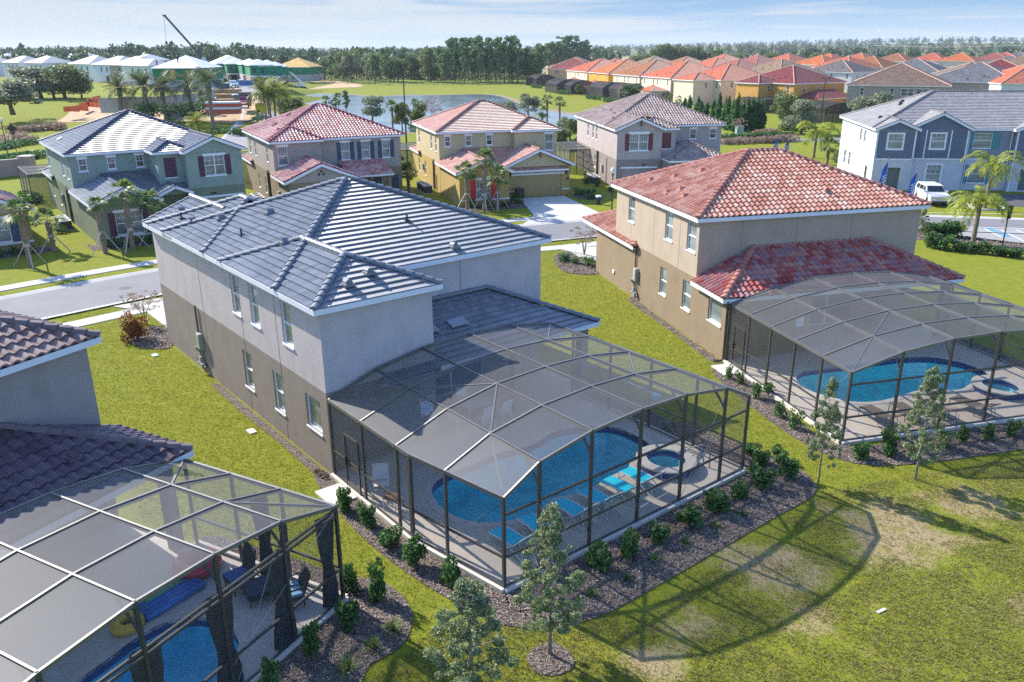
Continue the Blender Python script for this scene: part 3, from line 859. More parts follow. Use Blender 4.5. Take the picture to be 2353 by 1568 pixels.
def spa(name, label, c, rx, ry, rot, h=0.45, deck_z=0.1, mat=None):
    o = thing(name, label, 'spa', (c[0], c[1], 0), rot)
    n = 32; L = lambda r: [((rx + r) * math.cos(2 * math.pi * k / n), (ry + r) * math.sin(2 * math.pi * k / n)) for k in range(n)]
    def ringwall(mb, pa, za, pb, zb, flip=False):
        mb.add([(*p, za) for p in pa] + [(*p, zb) for p in pb], [((i, (i + 1) % n, (i + 1) % n + n, i + n) if not flip else ((i + 1) % n, i, i + n, (i + 1) % n + n)) for i in range(n)])
    k = MB(); k.prism(L(0.42), h - 0.06, h, 0, [L(0)]); k.build('coping', COPING, o)
    t = MB(); ringwall(t, L(0.34), deck_z - 0.1, L(0.34), h - 0.06); ringwall(t, L(0), h - 0.06, L(0), h - 0.3, False); t.build('waterline_tile', TILEBLUE, o)
    b = MB(); ringwall(b, L(0), h - 0.3, L(-0.25), -0.4); b.sheet(L(-0.25), -0.4); b.prism(L(-0.02), h - 0.75, h - 0.62, 0, [L(-0.5)]); b.build('basin', mat, o)
    w = MB(); w.sheet(L(0), h - 0.12); w.build('water', WATER, o)
    return o
# ================================================================ the three near plots
DECK = plain('deck_beige', (0.50, 0.435, 0.36), 0.9, 0.10, 1.2, 0.25, 55, spec=0.2)
CURB = plain('curb_concrete', (0.60, 0.56, 0.50), 0.9, 0.10, 1.5, 0.2, 40, spec=0.2)
POOL_A = plaster('plaster_teal', (0.02, 0.50, 0.56))
POOL_B = plaster('plaster_turquoise', (0.07, 0.76, 0.72))
SLATE = tile_mat('slate_tile', [(0.13, 0.145, 0.165), (0.17, 0.185, 0.21), (0.22, 0.235, 0.26)], 'flat', 0.6, 1.0, 6, 0.2)
SLATECAP = tile_mat('slate_cap', [(0.15, 0.17, 0.20), (0.19, 0.21, 0.24)], 's', 0.5, 0.5)
TERRA = tile_mat('terracotta_tile', [(0.40, 0.16, 0.11), (0.50, 0.235, 0.17), (0.57, 0.32, 0.245), (0.64, 0.45, 0.37)], 's', 0.75, 0.3)
TERRACAP = tile_mat('terracotta_cap', [(0.38, 0.155, 0.12), (0.46, 0.21, 0.16)], 's', 0.75, 0.3)
TERRADARK = tile_mat('weathered_terracotta', [(0.30, 0.05, 0.05), (0.44, 0.10, 0.075), (0.30, 0.20, 0.22), (0.50, 0.21, 0.15), (0.40, 0.33, 0.34)], 's', 0.75, 0.3)
PLUM = tile_mat('plum_tile', [(0.20, 0.125, 0.115), (0.27, 0.18, 0.165), (0.32, 0.23, 0.21)], 's', 0.6, 0.4)
PLUMDARK = tile_mat('dark_plum_tile', [(0.085, 0.055, 0.07), (0.12, 0.08, 0.10), (0.15, 0.105, 0.12)], 's', 0.5, 0.5)
PLUMCAP = tile_mat('plum_cap', [(0.14, 0.10, 0.10), (0.19, 0.14, 0.14)], 's', 0.6, 0.4)

# ---------------------------------------------------------------- grey house in the middle
T1 = math.degrees(-0.8959)
M = House('house', 'grey stucco house with a dark slate tiled roof in the middle of the foreground', 'house', T1, -44.62, 11.7,
          lo=stucco('taupe_stucco', (0.28, 0.235, 0.20)), hi=stucco('mauve_grey_stucco', (0.52, 0.465, 0.455)), tile=SLATE, cap=SLATECAP, kind='flat', tw=0.32, cl=0.335, band=3.31)
ws = dict(glass=GLASSB, white_sill=True)
F0 = 44.62
M.facade((-44.62, 11.7), (-25.37, 11.7), 0, 6.4, [
    (F0 - 33.88, F0 - 32.98, 4.34, 6.06, 'sash', ws), (F0 - 31.85, F0 - 30.95, 4.34, 6.06, 'sash', ws), (F0 - 28.74, F0 - 27.82, 4.34, 6.06, 'sash', ws),
    (F0 - 33.42, F0 - 32.46, 1.05, 2.75, 'sash', ws), (F0 - 30.23, F0 - 29.30, 1.05, 2.75, 'sash', ws), (F0 - 27.19, F0 - 25.95, 1.43, 2.76, 'fixed', ws)])
M.facade((-25.37, 11.7), (-25.37, 16.39), 0, 6.4)
M.facade((-25.37, 16.39), (-28.63, 16.39), 0, 6.4, [(0.5, 2.9, 0.1, 2.3, 'slider', dict(sill=False))])
M.facade((-28.63, 16.39), (-28.63, 24.68), 0, 6.4, [(1.2, 4.8, 0.1, 2.35, 'slider', dict(sill=False)), (6.0, 7.2, 1.1, 2.35, 'sash', ws)])
M.facade((-28.63, 24.68), (-41.4, 24.68), 0, 6.4, [(3, 3.9, 4.34, 6.06, 'sash', ws), (7, 7.9, 4.34, 6.06, 'sash', ws)])
M.facade((-41.4, 24.68), (-41.4, 18.5), 0, 6.4, [(1.5, 3.0, 4.34, 6.06, 'double', ws)])
M.facade((-41.4, 18.5), (-43.9, 18.5), 0, 6.4)
M.facade((-43.9, 18.5), (-43.9, 16.4), 0, 6.4)
M.facade((-43.9, 16.4), (-44.62, 16.4), 0, 6.4)
M.facade((-44.62, 16.4), (-44.62, 11.7), 0, 6.4, [(1.4, 3.2, 4.34, 6.06, 'double', ws)])
SL = 0.40
M.hip(-41.7, -28.35, 11.40, 25.05, 6.38, SL)
M.hip(-34.0, -25.09, 11.40, 16.68, 6.38, SL, sides='SNE', fsides='SNE')
M.hip(-44.2, -36.0, 11.40, 18.8, 6.38, SL, sides='SNW', fsides='NW')
M.gable(-45.0, -40.2, 11.40, 16.7, 6.38, SL, axis='x', ends='W', fsides='SN')
# lower roof over the lanai
M.hip(-33.6, -24.98, 18.0 - 4.2, 25.05, 3.12, SL, sides='E', fsides='', caps=False)
tile_slope(M.tiles, (-24.98, 25.05, 3.31), (-1, 0), (0, -1), SL, [[(0, 0), (3.65, 3.65), (3.65, 0)]], 'flat', 0.32, 0.335)
cap_line(M.caps, (-24.98, 25.05, 3.37), (-28.6, 21.43, 4.84))
cap_line(M.caps, (-28.56, 21.4, 4.85), (-28.56, 16.45, 4.85), 0.1)
M.fas.box(-24.98, -24.95, 16.42, 25.05, 3.12, 3.31); M.fas.box(-28.6, -24.95, 25.05, 25.08, 3.12, 3.31)
M.fas.add([(-28.6, 16.42, 3.14), (-24.98, 16.42, 3.14), (-24.98, 25.05, 3.14), (-28.6, 25.05, 3.14)], [(3, 2, 1, 0)])
p = MB(); p.box(-25.6, -25.2, 24.2, 24.6, 0, 3.13); M.part(p, 'lanai_column', M.lo)
p = MB(); p.box(-25.6, -25.2, 20.3, 20.7, 0, 3.13); M.part(p, 'lanai_column', M.lo)
def hz(d, base=6.38): return base + 0.2 + SL * d + 0.07
for a, b in ((-43.2, 12.9), (-40.7, 12.6), (-36.1, 14.7), (-31.9, 13.5), (-38.9, 13.4)): M.vent(a, b, hz(b - 11.4), (0, -1))
for a, b in ((-28.9, 19.9),): M.vent(a, b, hz(-28.35 - a), (1, 0))
for a, b in ((-26.0, 13.2), (-26.4, 14.3)): M.vent(a, b, hz(-25.09 - a), (1, 0))
M.pipe(-35.4, 13.0, hz(1.6)); M.pipe(-31.2, 19.0, hz(2.8)); M.pipe(-42.0, 12.5, hz(1.1))
for b in (17.1, 18.6):
    v = MB(); v.obox((-26.9, b, 3.31 + SL * 1.92 + 0.09), (0.22, 0, -0.088), (0, 0.42, 0), (0.01, 0, 0.03)); v.obox((-26.72, b - 0.36, 3.31 + SL * 1.74 + 0.13), (0.1, 0, -0.04), (0, 0.06, 0), (0, 0, 0.01)); v.obox((-26.72, b + 0.36, 3.31 + SL * 1.74 + 0.13), (0.1, 0, -0.04), (0, 0.06, 0), (0, 0, 0.01)); M.part(v, 'roof_vent', plain('vent_grey', (0.28, 0.30, 0.33), 0.5))
# stucco joints on the rear walls
j = MB()
j.box(-28.63, -28.622, 20.0, 20.03, 4.9, 6.4); j.box(-28.63, -28.622, 17.6, 17.63, 4.9, 6.4)
for a in (-38.0, -33.0, -29.3): j.box(a, a + 0.025, 11.693, 11.7, 0, 6.4)
M.part(j, 'wall_joint', plain('joint', (0.20, 0.19, 0.19), 0.9))
# meter, riser and pipework on the left wall
def meter_set(H, x, y, wallmat):
    q = MB(); q.tube([(x, y - 0.07, 0.15), (x, y - 0.07, 3.4)], 0.045, 8); H.part(q, 'riser_pipe', plain('riser_brown', (0.10, 0.075, 0.06), 0.5))
    b = MB(); b.box(x + 0.02, x + 0.42, y - 0.22, y - 0.01, 1.25, 2.05); b.box(x + 0.05, x + 0.39, y - 0.24, y - 0.22, 1.3, 2.0)
    H.part(b, 'meter_box', plain('meter_grey', (0.36, 0.37, 0.34), 0.5))
    b = MB(); b.box(x - 0.30, x - 0.1, y - 0.16, y - 0.01, 1.0, 1.32); b.lathe((x - 0.2, y - 0.2, 1.08), [(0.07, 0), (0.07, 0.16), (0.03, 0.2)], 10); H.part(b, 'meter_dial', GREYMETAL)
    g = MB()
    g.tube([(x + 0.3, y - 0.1, 1.25), (x + 0.32, y - 0.1, 0.7), (x + 0.45, y - 0.12, 0.5), (x + 0.45, y - 0.12, 0.1)], 0.022, 6)
    g.tube([(x + 0.15, y - 0.1, 1.25), (x + 0.12, y - 0.12, 0.5), (x + 0.5, y - 0.16, 0.45), (x + 0.7, y - 0.16, 0.42)], 0.018, 6)
    g.tube([(x - 0.15, y - 0.08, 1.0), (x - 0.2, y - 0.1, 0.4), (x - 0.6, y - 0.12, 0.38), (x - 0.62, y - 0.12, 0.62)], 0.02, 6)
    g.box(x + 0.18, x + 0.42, y - 0.25, y - 0.05, 0.28, 0.52); g.box(x - 0.06, x + 0.14, y - 0.2, y - 0.02, 0.55, 0.8)
    g.tube([(x + 0.05, y - 0.06, 1.25), (x + 0.05, y - 0.06, 0.05)], 0.03, 6)
    H.part(g, 'conduit', GREYMETAL)
meter_set(M, -39.0, 11.7, None)
M.finish()

def house_pts(H, pts): return [tuple(H.world(*p)[:2]) for p in pts]
def slab(name, label, cat, H, outer, holes, z, mat=DECK, curb=None):
    o = MB(); c = outer[0]; off = (c[0], c[1], 0)
    t = thing(name, label, cat, H.world(*c), H.t)
    o.prism(ccw(outer), 0.0, z, 0, holes); ob = o.build('slab', mat, t, off)
    if curb:
        k = MB()
        for a, b in zip(curb, curb[1:]): k.beam((*a, z / 2 + 0.01), (*b, z / 2 + 0.01), 0.22, z + 0.06)
        k.build('kerb', CURB, t, off)
    return t
mp_loop = smooth_loop([(-21.98, 13.87), (-21.46, 13.62), (-20.67, 13.45), (-20.04, 13.5), (-19.37, 13.74), (-18.85, 14.3), (-18.5, 15.1), (-18.42, 15.8), (-18.65, 16.4), (-18.75, 16.9), (-18.55, 17.5), (-18.42, 18.19),
    (-18.55, 19.1), (-18.62, 19.8), (-18.6, 20.4), (-19.0, 21.0), (-19.2, 21.8), (-19.3, 22.4), (-19.8, 22.65), (-20.6, 22.7), (-21.4, 22.6), (-22.0, 22.1), (-22.6, 21.1), (-22.7, 20.2), (-22.5, 19.5), (-22.4, 18.8), (-22.6, 18), (-22.68, 17.2), (-22.58, 16), (-22.55, 15), (-22.35, 14.3)], 3)
spa_hole = [(-17.88 + 1.0 * math.cos(t), 21.72 + 0.97 * math.sin(t)) for t in np.linspace(0, 2 * math.pi, 25)[:-1]]
slab('pool_deck', 'beige pool deck behind the grey house under the middle screen cage', 'deck', M,
     [(-25.37, 11.7), (-19.78, 11.7), (-15.87, 12.36), (-15.87, 23.68), (-25.0, 23.68), (-25.0, 24.66), (-28.6, 24.66), (-28.6, 16.42), (-25.34, 16.42)], [mp_loop, spa_hole], 0.1, DECK,
     [(-25.3, 11.66), (-19.76, 11.66), (-15.82, 12.32), (-15.82, 23.74), (-25.0, 23.74)])
pool('pool', 'curvy deep teal pool inside the middle screen cage', house_pts(M, mp_loop), 0.1, POOL_A)
c = M.world(-17.88, 21.72)
spa('spa', 'round raised spa beside the teal pool in the middle cage', (c.x, c.y), 0.74, 0.70, M.t, 0.42, 0.1, plaster('spa_plaster', (0.10, 0.52, 0.52)))
nodesM = [(11.7, 3.10), (13.69, 3.79), (15.77, 4.14), (17.96, 4.22), (20.10, 4.12), (22.30, 3.76), (23.68, 3.10)]
cageM = pool_cage('pool_cage', 'domed dark screen cage over the teal pool of the grey house', M, [-25.2, -22.85, -20.55, -18.2, -15.87], nodesM, -15.87, None,
    left_pts=[(-25.2, 11.7), (-19.78, 11.7), (-15.87, 12.36)], door=(-24.15, -23.2),
    braces=[(0, -25.2, 1, -22.85), (1, -22.85, 2, -20.55), (2, -20.55, 1, -18.2), (1, -18.2, 0, -15.87), (5, -25.2, 4, -22.85), (5, -20.55, 4, -18.2)])
def sign_board(name, label, W, Hh, items, loc_mat, base=(0.85, 0.87, 0.9)):
    o = thing(name, label, 'sign'); o.matrix_world = loc_mat
    b = MB(); b.box(-W / 2, W / 2, 0, 0.012, 0, Hh); b.build('board', plain('sign_white', base, 0.5, 0.03), o)
    return o
def text_part(txt, size, mat, parent, loc, rot=(R(90), 0, 0), name='lettering', align='CENTER', ext=0.002, sx=1.0):
    cu = bpy.data.curves.new(name, 'FONT'); cu.body = txt; cu.size = size; cu.align_x = align; cu.align_y = 'CENTER'; cu.extrude = ext
    ob = bpy.data.objects.new(name, cu); scene.collection.objects.link(ob)
    dg = bpy.context.evaluated_depsgraph_get(); me = bpy.data.meshes.new_from_object(ob.evaluated_get(dg))
    bpy.data.objects.remove(ob); me.name = name; me.materials.clear(); me.materials.append(mat)
    o = link(name, me, parent); o.location = loc; o.rotation_euler = rot; o.scale = (sx, 1, 1); return o
BLUEINK = plain('sign_blue', (0.02, 0.10, 0.45), 0.5, 0.05); REDINK = plain('sign_red', (0.45, 0.03, 0.04), 0.5, 0.05); BLACKINK = plain('sign_black', (0.03, 0.03, 0.035), 0.5, 0.05)
def wall_mat(H, x, y, z):
    # sign facing +X of the house frame: local x along +Y, local -y outward
    mt = Matrix.Identity(4); ex, ey = H.Y, -H.X
    for i in range(3): mt[i][0], mt[i][1], mt[i][2] = ex[i], ey[i], (0, 0, 1)[i]
    w = H.world(x, y, z)
    for i in range(3): mt[i][3] = w[i]
    return mt
sg = sign_board('pool_sign', 'white NO DIVING notice with blue lettering on the rear wall of the grey house', 0.56, 0.76, None, wall_mat(M, -25.352, 15.94, 1.23))
t = MB(); t.box(-0.26, 0.26, -0.004, 0, 0.64, 0.73); t.build('heading_band', BLACKINK, sg)
text_part('NO DIVING', 0.105, BLUEINK, sg, (0, -0.004, 0.36))
t = MB()
for k in range(6): t.box(-0.22, 0.20 - 0.03 * (k % 3), -0.004, 0, 0.45 + k * 0.03, 0.458 + k * 0.03)
for k in range(5): t.box(-0.22, 0.2 - 0.04 * (k % 2), -0.004, 0, 0.15 + k * 0.032, 0.158 + k * 0.032)
t.build('small_print', BLUEINK, sg)
t = MB(); t.box(-0.24, -0.12, -0.004, 0, 0.03, 0.1); t.box(0.1, 0.24, -0.004, 0, 0.03, 0.08); t.build('foot_mark', REDINK, sg)

# ---- poolside furniture
CYAN = plain('cyan_sling', (0.0, 0.55, 0.68), 0.7, 0.06, 8); WALU = plain('white_aluminium', (0.66, 0.66, 0.64), 0.35, 0.05)
TAUPE = plain('taupe_sling', (0.17, 0.125, 0.095), 0.8, 0.1, 8)
def sling_lounger(label, loc, rotz, sling=CYAN, frame=WALU, group=None, flat=False):
    'lounger: foot end at the origin, head towards +x'
    o = thing('sun_lounger', label, 'sun lounger', loc, rotz, group)
    for sy in (-0.31, 0.31):
        f = MB(); f.tube([(0.0, sy, 0.36), (0.6, sy, 0.40), (1.15, sy, 0.38)], 0.022, 6)
        o2 = f.build('side_rail', frame, o)
        l = MB()
        if flat:
            l.tube([(0.08, sy, 0.37), (0.05, sy, 0.0)], 0.018, 6); l.tube([(1.2, sy, 0.37), (1.2, sy, 0.02), (1.75, sy, 0.02), (1.7, sy, 0.34)], 0.018, 6)
        else:
            l.tube([(0.02, sy, 0.36), (-0.05, sy, 0.22), (0.12, sy, 0.02), (0.55, sy, 0.02), (0.85, sy, 0.2), (1.12, sy, 0.38)], 0.018, 6)
            l.tube([(0.75, sy, 0.39), (1.2, sy, 0.2), (1.62, sy, 0.02), (1.5, sy, 0.02)], 0.018, 6)
        l.build('leg', frame, o)
    s = MB(); n = 6
    for k in range(n):
        xa, xb = 1.15 * k / n, 1.15 * (k + 1) / n
        za, zb = 0.375 + 0.025 * math.sin(math.pi * k / n), 0.375 + 0.025 * math.sin(math.pi * (k + 1) / n)
        s.add([(xa, -0.30, za), (xb, -0.30, zb), (xb, 0.30, zb), (xa, 0.30, za), (xa, -0.30, za - 0.012), (xb, -0.30, zb - 0.012), (xb, 0.30, zb - 0.012), (xa, 0.30, za - 0.012)], [(0, 1, 2, 3), (7, 6, 5, 4), (0, 4, 5, 1), (2, 6, 7, 3)])
    s.add([(0, -0.30, 0.375), (0, 0.30, 0.375), (0, 0.30, 0.363), (0, -0.30, 0.363)], [(0, 1, 2, 3)])
    s.build('seat_sling', sling, o)
    bz = 0.30 if flat else 0.52; bx = 0.72 if flat else 0.52
    b = MB(); b.beam((1.16, 0, 0.39), (1.16 + bx, 0, 0.39 + bz), 0.58, 0.014); bo = b.build('backrest_sling', sling, o)
    f = MB()
    for sy in (-0.31, 0.31): f.tube([(1.14, sy, 0.38), (1.17 + bx, sy, 0.40 + bz)], 0.02, 6)
    f.tube([(1.17 + bx, -0.31, 0.40 + bz), (1.17 + bx, 0.31, 0.40 + bz)], 0.02, 6)
    f.tube([(1.16 + bx * 0.55, -0.29, 0.39 + bz * 0.5), (1.6, -0.29, 0.06)], 0.013, 5); f.tube([(1.16 + bx * 0.55, 0.29, 0.39 + bz * 0.5), (1.6, 0.29, 0.06)], 0.013, 5)
    f.build('backrest_frame', frame, bo)
    return o
lab = ['cyan sling lounger at the front corner post of the middle cage', 'cyan sling lounger half hidden behind the small tree at the middle cage', 'cyan sling lounger just right of the small tree, third in its row',
       'cyan sling lounger in the middle of the row, fourth from the cage corner', 'cyan sling lounger fifth from the corner, one short of the spa', 'cyan sling lounger at the end of the row beside the round spa']
gL = 'cyan loungers along the teal pool'
l0 = None
for (a, b, da), lb in zip([(-18.1, 13.75, 4), (-18.1, 14.95, -3), (-18.15, 16.45, 2), (-18.15, 17.65, -2), (-18.16, 18.78, 3), (-18.2, 19.84, 0)], lab):
    w = M.world(a, b, 0.1)
    if l0 is None: l0 = sling_lounger(lb, w, M.t + R(da), group=gL)
    else: dup(l0, w, M.t + R(da), lb)
def patio_chair(label, loc, rotz, frame=WALU, sling=None, group=None, name='patio_chair'):
    'sling chair facing -x'
    o = thing(name, label, 'chair', loc, rotz, group); sling = sling or plain('white_sling', (0.62, 0.63, 0.64), 0.7, 0.05)
    for sy in (-0.27, 0.27):
        l = MB(); l.tube([(-0.28, sy, 0), (-0.25, sy, 0.62), (0.22, sy, 0.64)], 0.018, 6); l.build('front_leg', frame, o)
        l = MB(); l.tube([(0.36, sy, 0), (0.18, sy, 0.42), (0.34, sy, 1.0)], 0.018, 6); l.build('back_leg', frame, o)
    s = MB(); s.obox((-0.03, 0, 0.42), (0.24, 0, -0.02), (0, 0.25, 0), (0, 0, 0.01)); s.build('seat', sling, o)
    s = MB(); s.beam((0.19, 0, 0.46), (0.34, 0, 1.0), 0.5, 0.015); s.build('backrest', sling, o)
    s = MB(); s.tube([(-0.26, -0.27, 0.3), (-0.26, 0.27, 0.3)], 0.012, 5); s.tube([(0.25, -0.27, 0.28), (0.25, 0.27, 0.28)], 0.012, 5); s.tube([(0.34, -0.27, 1.0), (0.34, 0.27, 1.0)], 0.018, 6); s.build('stretcher', frame, o)
    return o
gC = 'white patio chairs round the lanai table'
pc = patio_chair('white sling chair at the lanai table, left of the pair seen from behind', M.world(-24.9, 18.45, 0.1), M.t, group=gC)
dup(pc, M.world(-24.95, 19.45, 0.1), M.t + R(6), 'white sling chair at the lanai table, right of the pair seen from behind')
dup(pc, M.world(-25.5, 17.45, 0.1), M.t - R(80), 'white sling chair at the left end of the lanai table')
dup(pc, M.world(-26.9, 18.9, 0.1), M.t + R(180), 'white sling chair on the house side of the lanai table')
tb = thing('patio_table', 'white patio table under the lanai roof among white chairs', 'table', M.world(-25.9, 18.9, 0.1), M.t)
q = MB(); q.box(-0.45, 0.45, -0.85, 0.85, 0.70, 0.73); q.build('tabletop', plain('table_frost', (0.5, 0.53, 0.55), 0.25), tb)
for sx, sy in ((-0.4, -0.8), (0.4, -0.8), (-0.4, 0.8), (0.4, 0.8)):
    q = MB(); q.tube([(sx, sy, 0), (sx, sy, 0.7)], 0.022, 6); q.build('leg', WALU, tb)
patio_chair('white plastic armchair standing alone behind the left screen wall', M.world(-22.9, 12.35, 0.1), M.t + R(150))
tb = thing('side_table', 'small brown slatted side table near the white armchair by the left screen', 'table', M.world(-21.8, 12.15, 0.1), M.t + R(30))
q = MB()
for k in range(5): q.box(-0.25, 0.25, -0.25 + k * 0.1, -0.17 + k * 0.1, 0.43, 0.455)
q.build('tabletop', plain('brown_slats', (0.20, 0.10, 0.06), 0.6), tb)
for sx, sy in ((-0.22, -0.22), (0.22, -0.22), (-0.22, 0.22), (0.22, 0.22)):
    q = MB(); q.tube([(sx * 1.05, sy * 1.05, 0), (sx, sy, 0.43)], 0.016, 6); q.build('leg', WALU, tb)
ra = thing('handrail', 'bronze looped pool handrail standing beside the round spa', 'handrail', M.world(-17.15, 22.75, 0.1), M.t)
q = MB(); q.tube([(0.42, 0.1, 0), (0.42, 0.1, 0.75), (0.32, 0.08, 0.86), (0.1, 0.02, 0.86), (-0.35, -0.1, 0.62), (-0.48, -0.12, 0.5), (-0.4, -0.12, 0.42), (0.1, 0.0, 0.40), (0.2, 0.02, 0.3), (0.2, 0.02, 0)], 0.024, 8); q.build('rail', plain('rail_bronze', (0.35, 0.30, 0.24), 0.3, metal=0.6), ra)
ns = thing('pool_net', 'blue leaf net on a long pole hanging inside the middle cage', 'pool net', M.world(-21.3, 23.4, 0.1), M.t)
q = MB(); q.tube([(-3.0, 0, 1.9), (1.1, 0, 1.75)], 0.02, 6); q.build('pole', plain('pole_blue', (0.12, 0.35, 0.55), 0.4), ns)
q = MB(); q.lathe((1.35, -0.02, 1.45), [(0.05, 0), (0.16, 0.12), (0.2, 0.3), (0.21, 0.34)], 10, ax=1, ay=0.35); q.build('net', plain('net_blue', (0.02, 0.22, 0.40), 0.6), ns)

# ---------------------------------------------------------------- red tiled house on the right
T2 = math.degrees(-1.3147)
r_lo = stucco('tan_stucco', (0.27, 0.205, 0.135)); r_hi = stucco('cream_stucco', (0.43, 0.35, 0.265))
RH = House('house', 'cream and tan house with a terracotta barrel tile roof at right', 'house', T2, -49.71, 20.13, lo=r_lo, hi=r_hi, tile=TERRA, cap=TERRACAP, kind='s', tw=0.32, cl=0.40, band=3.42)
RF = 49.71
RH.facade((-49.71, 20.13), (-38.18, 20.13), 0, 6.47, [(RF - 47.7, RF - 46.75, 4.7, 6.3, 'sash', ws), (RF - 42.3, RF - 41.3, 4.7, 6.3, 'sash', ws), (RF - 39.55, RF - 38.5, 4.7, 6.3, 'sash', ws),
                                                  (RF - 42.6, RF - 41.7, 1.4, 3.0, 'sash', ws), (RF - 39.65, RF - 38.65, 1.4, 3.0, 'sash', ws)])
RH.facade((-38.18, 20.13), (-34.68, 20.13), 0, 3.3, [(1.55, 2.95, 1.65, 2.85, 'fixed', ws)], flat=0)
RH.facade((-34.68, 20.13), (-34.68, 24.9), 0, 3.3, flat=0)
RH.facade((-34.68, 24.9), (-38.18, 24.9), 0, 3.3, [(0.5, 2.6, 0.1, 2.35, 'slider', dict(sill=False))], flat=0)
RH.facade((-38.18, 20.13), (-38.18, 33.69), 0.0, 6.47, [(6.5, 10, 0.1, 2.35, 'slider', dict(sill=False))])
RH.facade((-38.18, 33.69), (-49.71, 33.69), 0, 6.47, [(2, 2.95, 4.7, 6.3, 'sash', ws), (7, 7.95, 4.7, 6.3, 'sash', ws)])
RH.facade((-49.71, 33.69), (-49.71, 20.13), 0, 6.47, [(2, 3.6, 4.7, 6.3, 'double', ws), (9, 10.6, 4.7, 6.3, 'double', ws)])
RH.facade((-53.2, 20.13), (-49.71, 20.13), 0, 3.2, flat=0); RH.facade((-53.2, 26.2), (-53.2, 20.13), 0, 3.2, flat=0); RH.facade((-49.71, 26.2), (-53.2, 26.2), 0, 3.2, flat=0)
RH.hip(-50.0, -37.88, 19.85, 33.97, 6.47, 0.42)
RH.hip(-55.2, -46.0, 19.82, 26.6, 3.2, 0.42, sides='SNW', fsides='SNW')
for a, b in ((-46.9, 21.2), (-45.4, 22.1), (-42.9, 21.3), (-44.2, 23.2), (-41.6, 20.9), (-43.4, 20.7)): RH.vent(a, b, 6.67 + 0.42 * (b - 19.85) + 0.06, (0, -1))
for a, b in ((-39.6, 28.4),): RH.vent(a, b, 6.67 + 0.42 * (-37.88 - a) + 0.06, (1, 0))
j = MB()
for b in (22.6, 25.9, 29.3): j.box(-38.18, -38.172, b, b + 0.03, 4.9, 6.47)
for a in (-47.2, -43.8, -40.4): j.box(a, a + 0.025, 20.123, 20.13, 3.45, 6.47)
RH.part(j, 'wall_joint', plain('joint_tan', (0.30, 0.25, 0.20), 0.9))
meter_set(RH, -46.1, 20.13, None)
q = MB(); q.box(-49.9, -49.6, 20.05, 20.13, 0.75, 0.95); RH.part(q, 'trim_block', WHITE)
q = MB(); q.tube([(-34.6, 20.06, 0.1), (-34.6, 20.06, 3.2)], 0.05, 8); q.tube([(-34.6, 20.06, 0.1), (-34.75, 19.6, 0.04)], 0.05, 8); RH.part(q, 'downspout', plain('downspout', (0.06, 0.05, 0.045), 0.5))
RH.finish()
# lanai roof: its own tile colour, part of the same house
L2 = MB(); C2 = MB(); Fz = 3.30; s2 = 0.45
RB0, RB1, RAe, RAw = 19.83, 33.95, -34.6, -38.15
tile_slope(L2, (RAe, RB0, Fz), (0, 1), (-1, 0), s2, [[(0, 0), (RB1 - RB0, 0), (RB1 - RB0 - 3.55, 3.55), (3.55, 3.55)]], 's', 0.32, 0.40)
tile_slope(L2, (-38.15, RB0, Fz), (1, 0), (0, 1), s2, [[(0, 0), (3.55, 0), (0, 3.55)]], 's', 0.32, 0.40)
tile_slope(L2, (RAe, RB1, Fz), (-1, 0), (0, -1), s2, [[(0, 0), (3.55, 0), (3.55, 3.55)]], 's', 0.32, 0.40)
lr = RH.part(L2, 'lanai_roof', TERRADARK)
cap_line(C2, (RAe, RB0, Fz + 0.06), (RAw, RB0 + 3.55, Fz + s2 * 3.55 + 0.08), 0.17); cap_line(C2, (RAe, RB1, Fz + 0.06), (RAw, RB1 - 3.55, Fz + s2 * 3.55 + 0.08), 0.17); cap_line(C2, (RAw + 0.05, RB0 + 3.5, Fz + s2 * 3.5 + 0.06), (RAw + 0.05, RB1 - 3.5, Fz + s2 * 3.5 + 0.06), 0.1)
RH.part(C2, 'ridge_cap', TERRACAP, lr)
q = MB(); q.box(RAe, RAe + 0.03, RB0, RB1, Fz - 0.2, Fz); q.box(RAw, RAe, RB0 - 0.03, RB0, Fz - 0.2, Fz); q.box(RAw, RAe, RB1, RB1 + 0.03, Fz - 0.2, Fz)
q.add([(RAw, RB0, Fz - 0.17), (RAe, RB0, Fz - 0.17), (RAe, RB1, Fz - 0.17), (RAw, RB1, Fz - 0.17)], [(3, 2, 1, 0)]); RH.part(q, 'fascia', WHITE)
q = MB(); q.box(-35.0, -34.66, 32.9, 33.3, 0, 3.14); RH.part(q, 'lanai_column', r_lo)
rp_loop = smooth_loop([(-31.75, 22.45), (-31.2, 22.1), (-30.1, 21.98), (-29.43, 22.24), (-28.8, 22.69), (-28.32, 23.24), (-28.15, 24.3), (-28.4, 25.6), (-28.72, 27.0), (-28.4, 27.9), (-28.3, 28.8), (-28.7, 29.6), (-28.9, 30.4), (-29.2, 31.2), (-30.1, 31.5), (-31.2, 31.25), (-32.17, 30.33), (-32.47, 28.85), (-32.4, 27.0), (-32.3, 25.5), (-32.3, 24.1), (-32.2, 23.1)], 3)
rs_c = (-27.7, 30.3)
rspa_hole = [(rs_c[0] + 1.05 * math.cos(t), rs_c[1] + 1.0 * math.sin(t)) for t in np.linspace(0, 2 * math.pi, 25)[:-1]]
slab('pool_deck', 'pale beige deck around the turquoise pool in the right screen cage', 'deck', RH, [(-34.66, 20.2), (-25.14, 20.2), (-25.14, 33.3), (-38.1, 33.3), (-38.1, 24.95), (-34.66, 24.95)], [rp_loop, rspa_hole], 0.1, DECK,
     [(-34.6, 20.14), (-25.08, 20.14), (-25.08, 33.36), (-34.6, 33.36)])
pool('pool', 'bright turquoise freeform pool inside the right screen cage', house_pts(RH, rp_loop), 0.1, POOL_B)
c = RH.world(*rs_c)
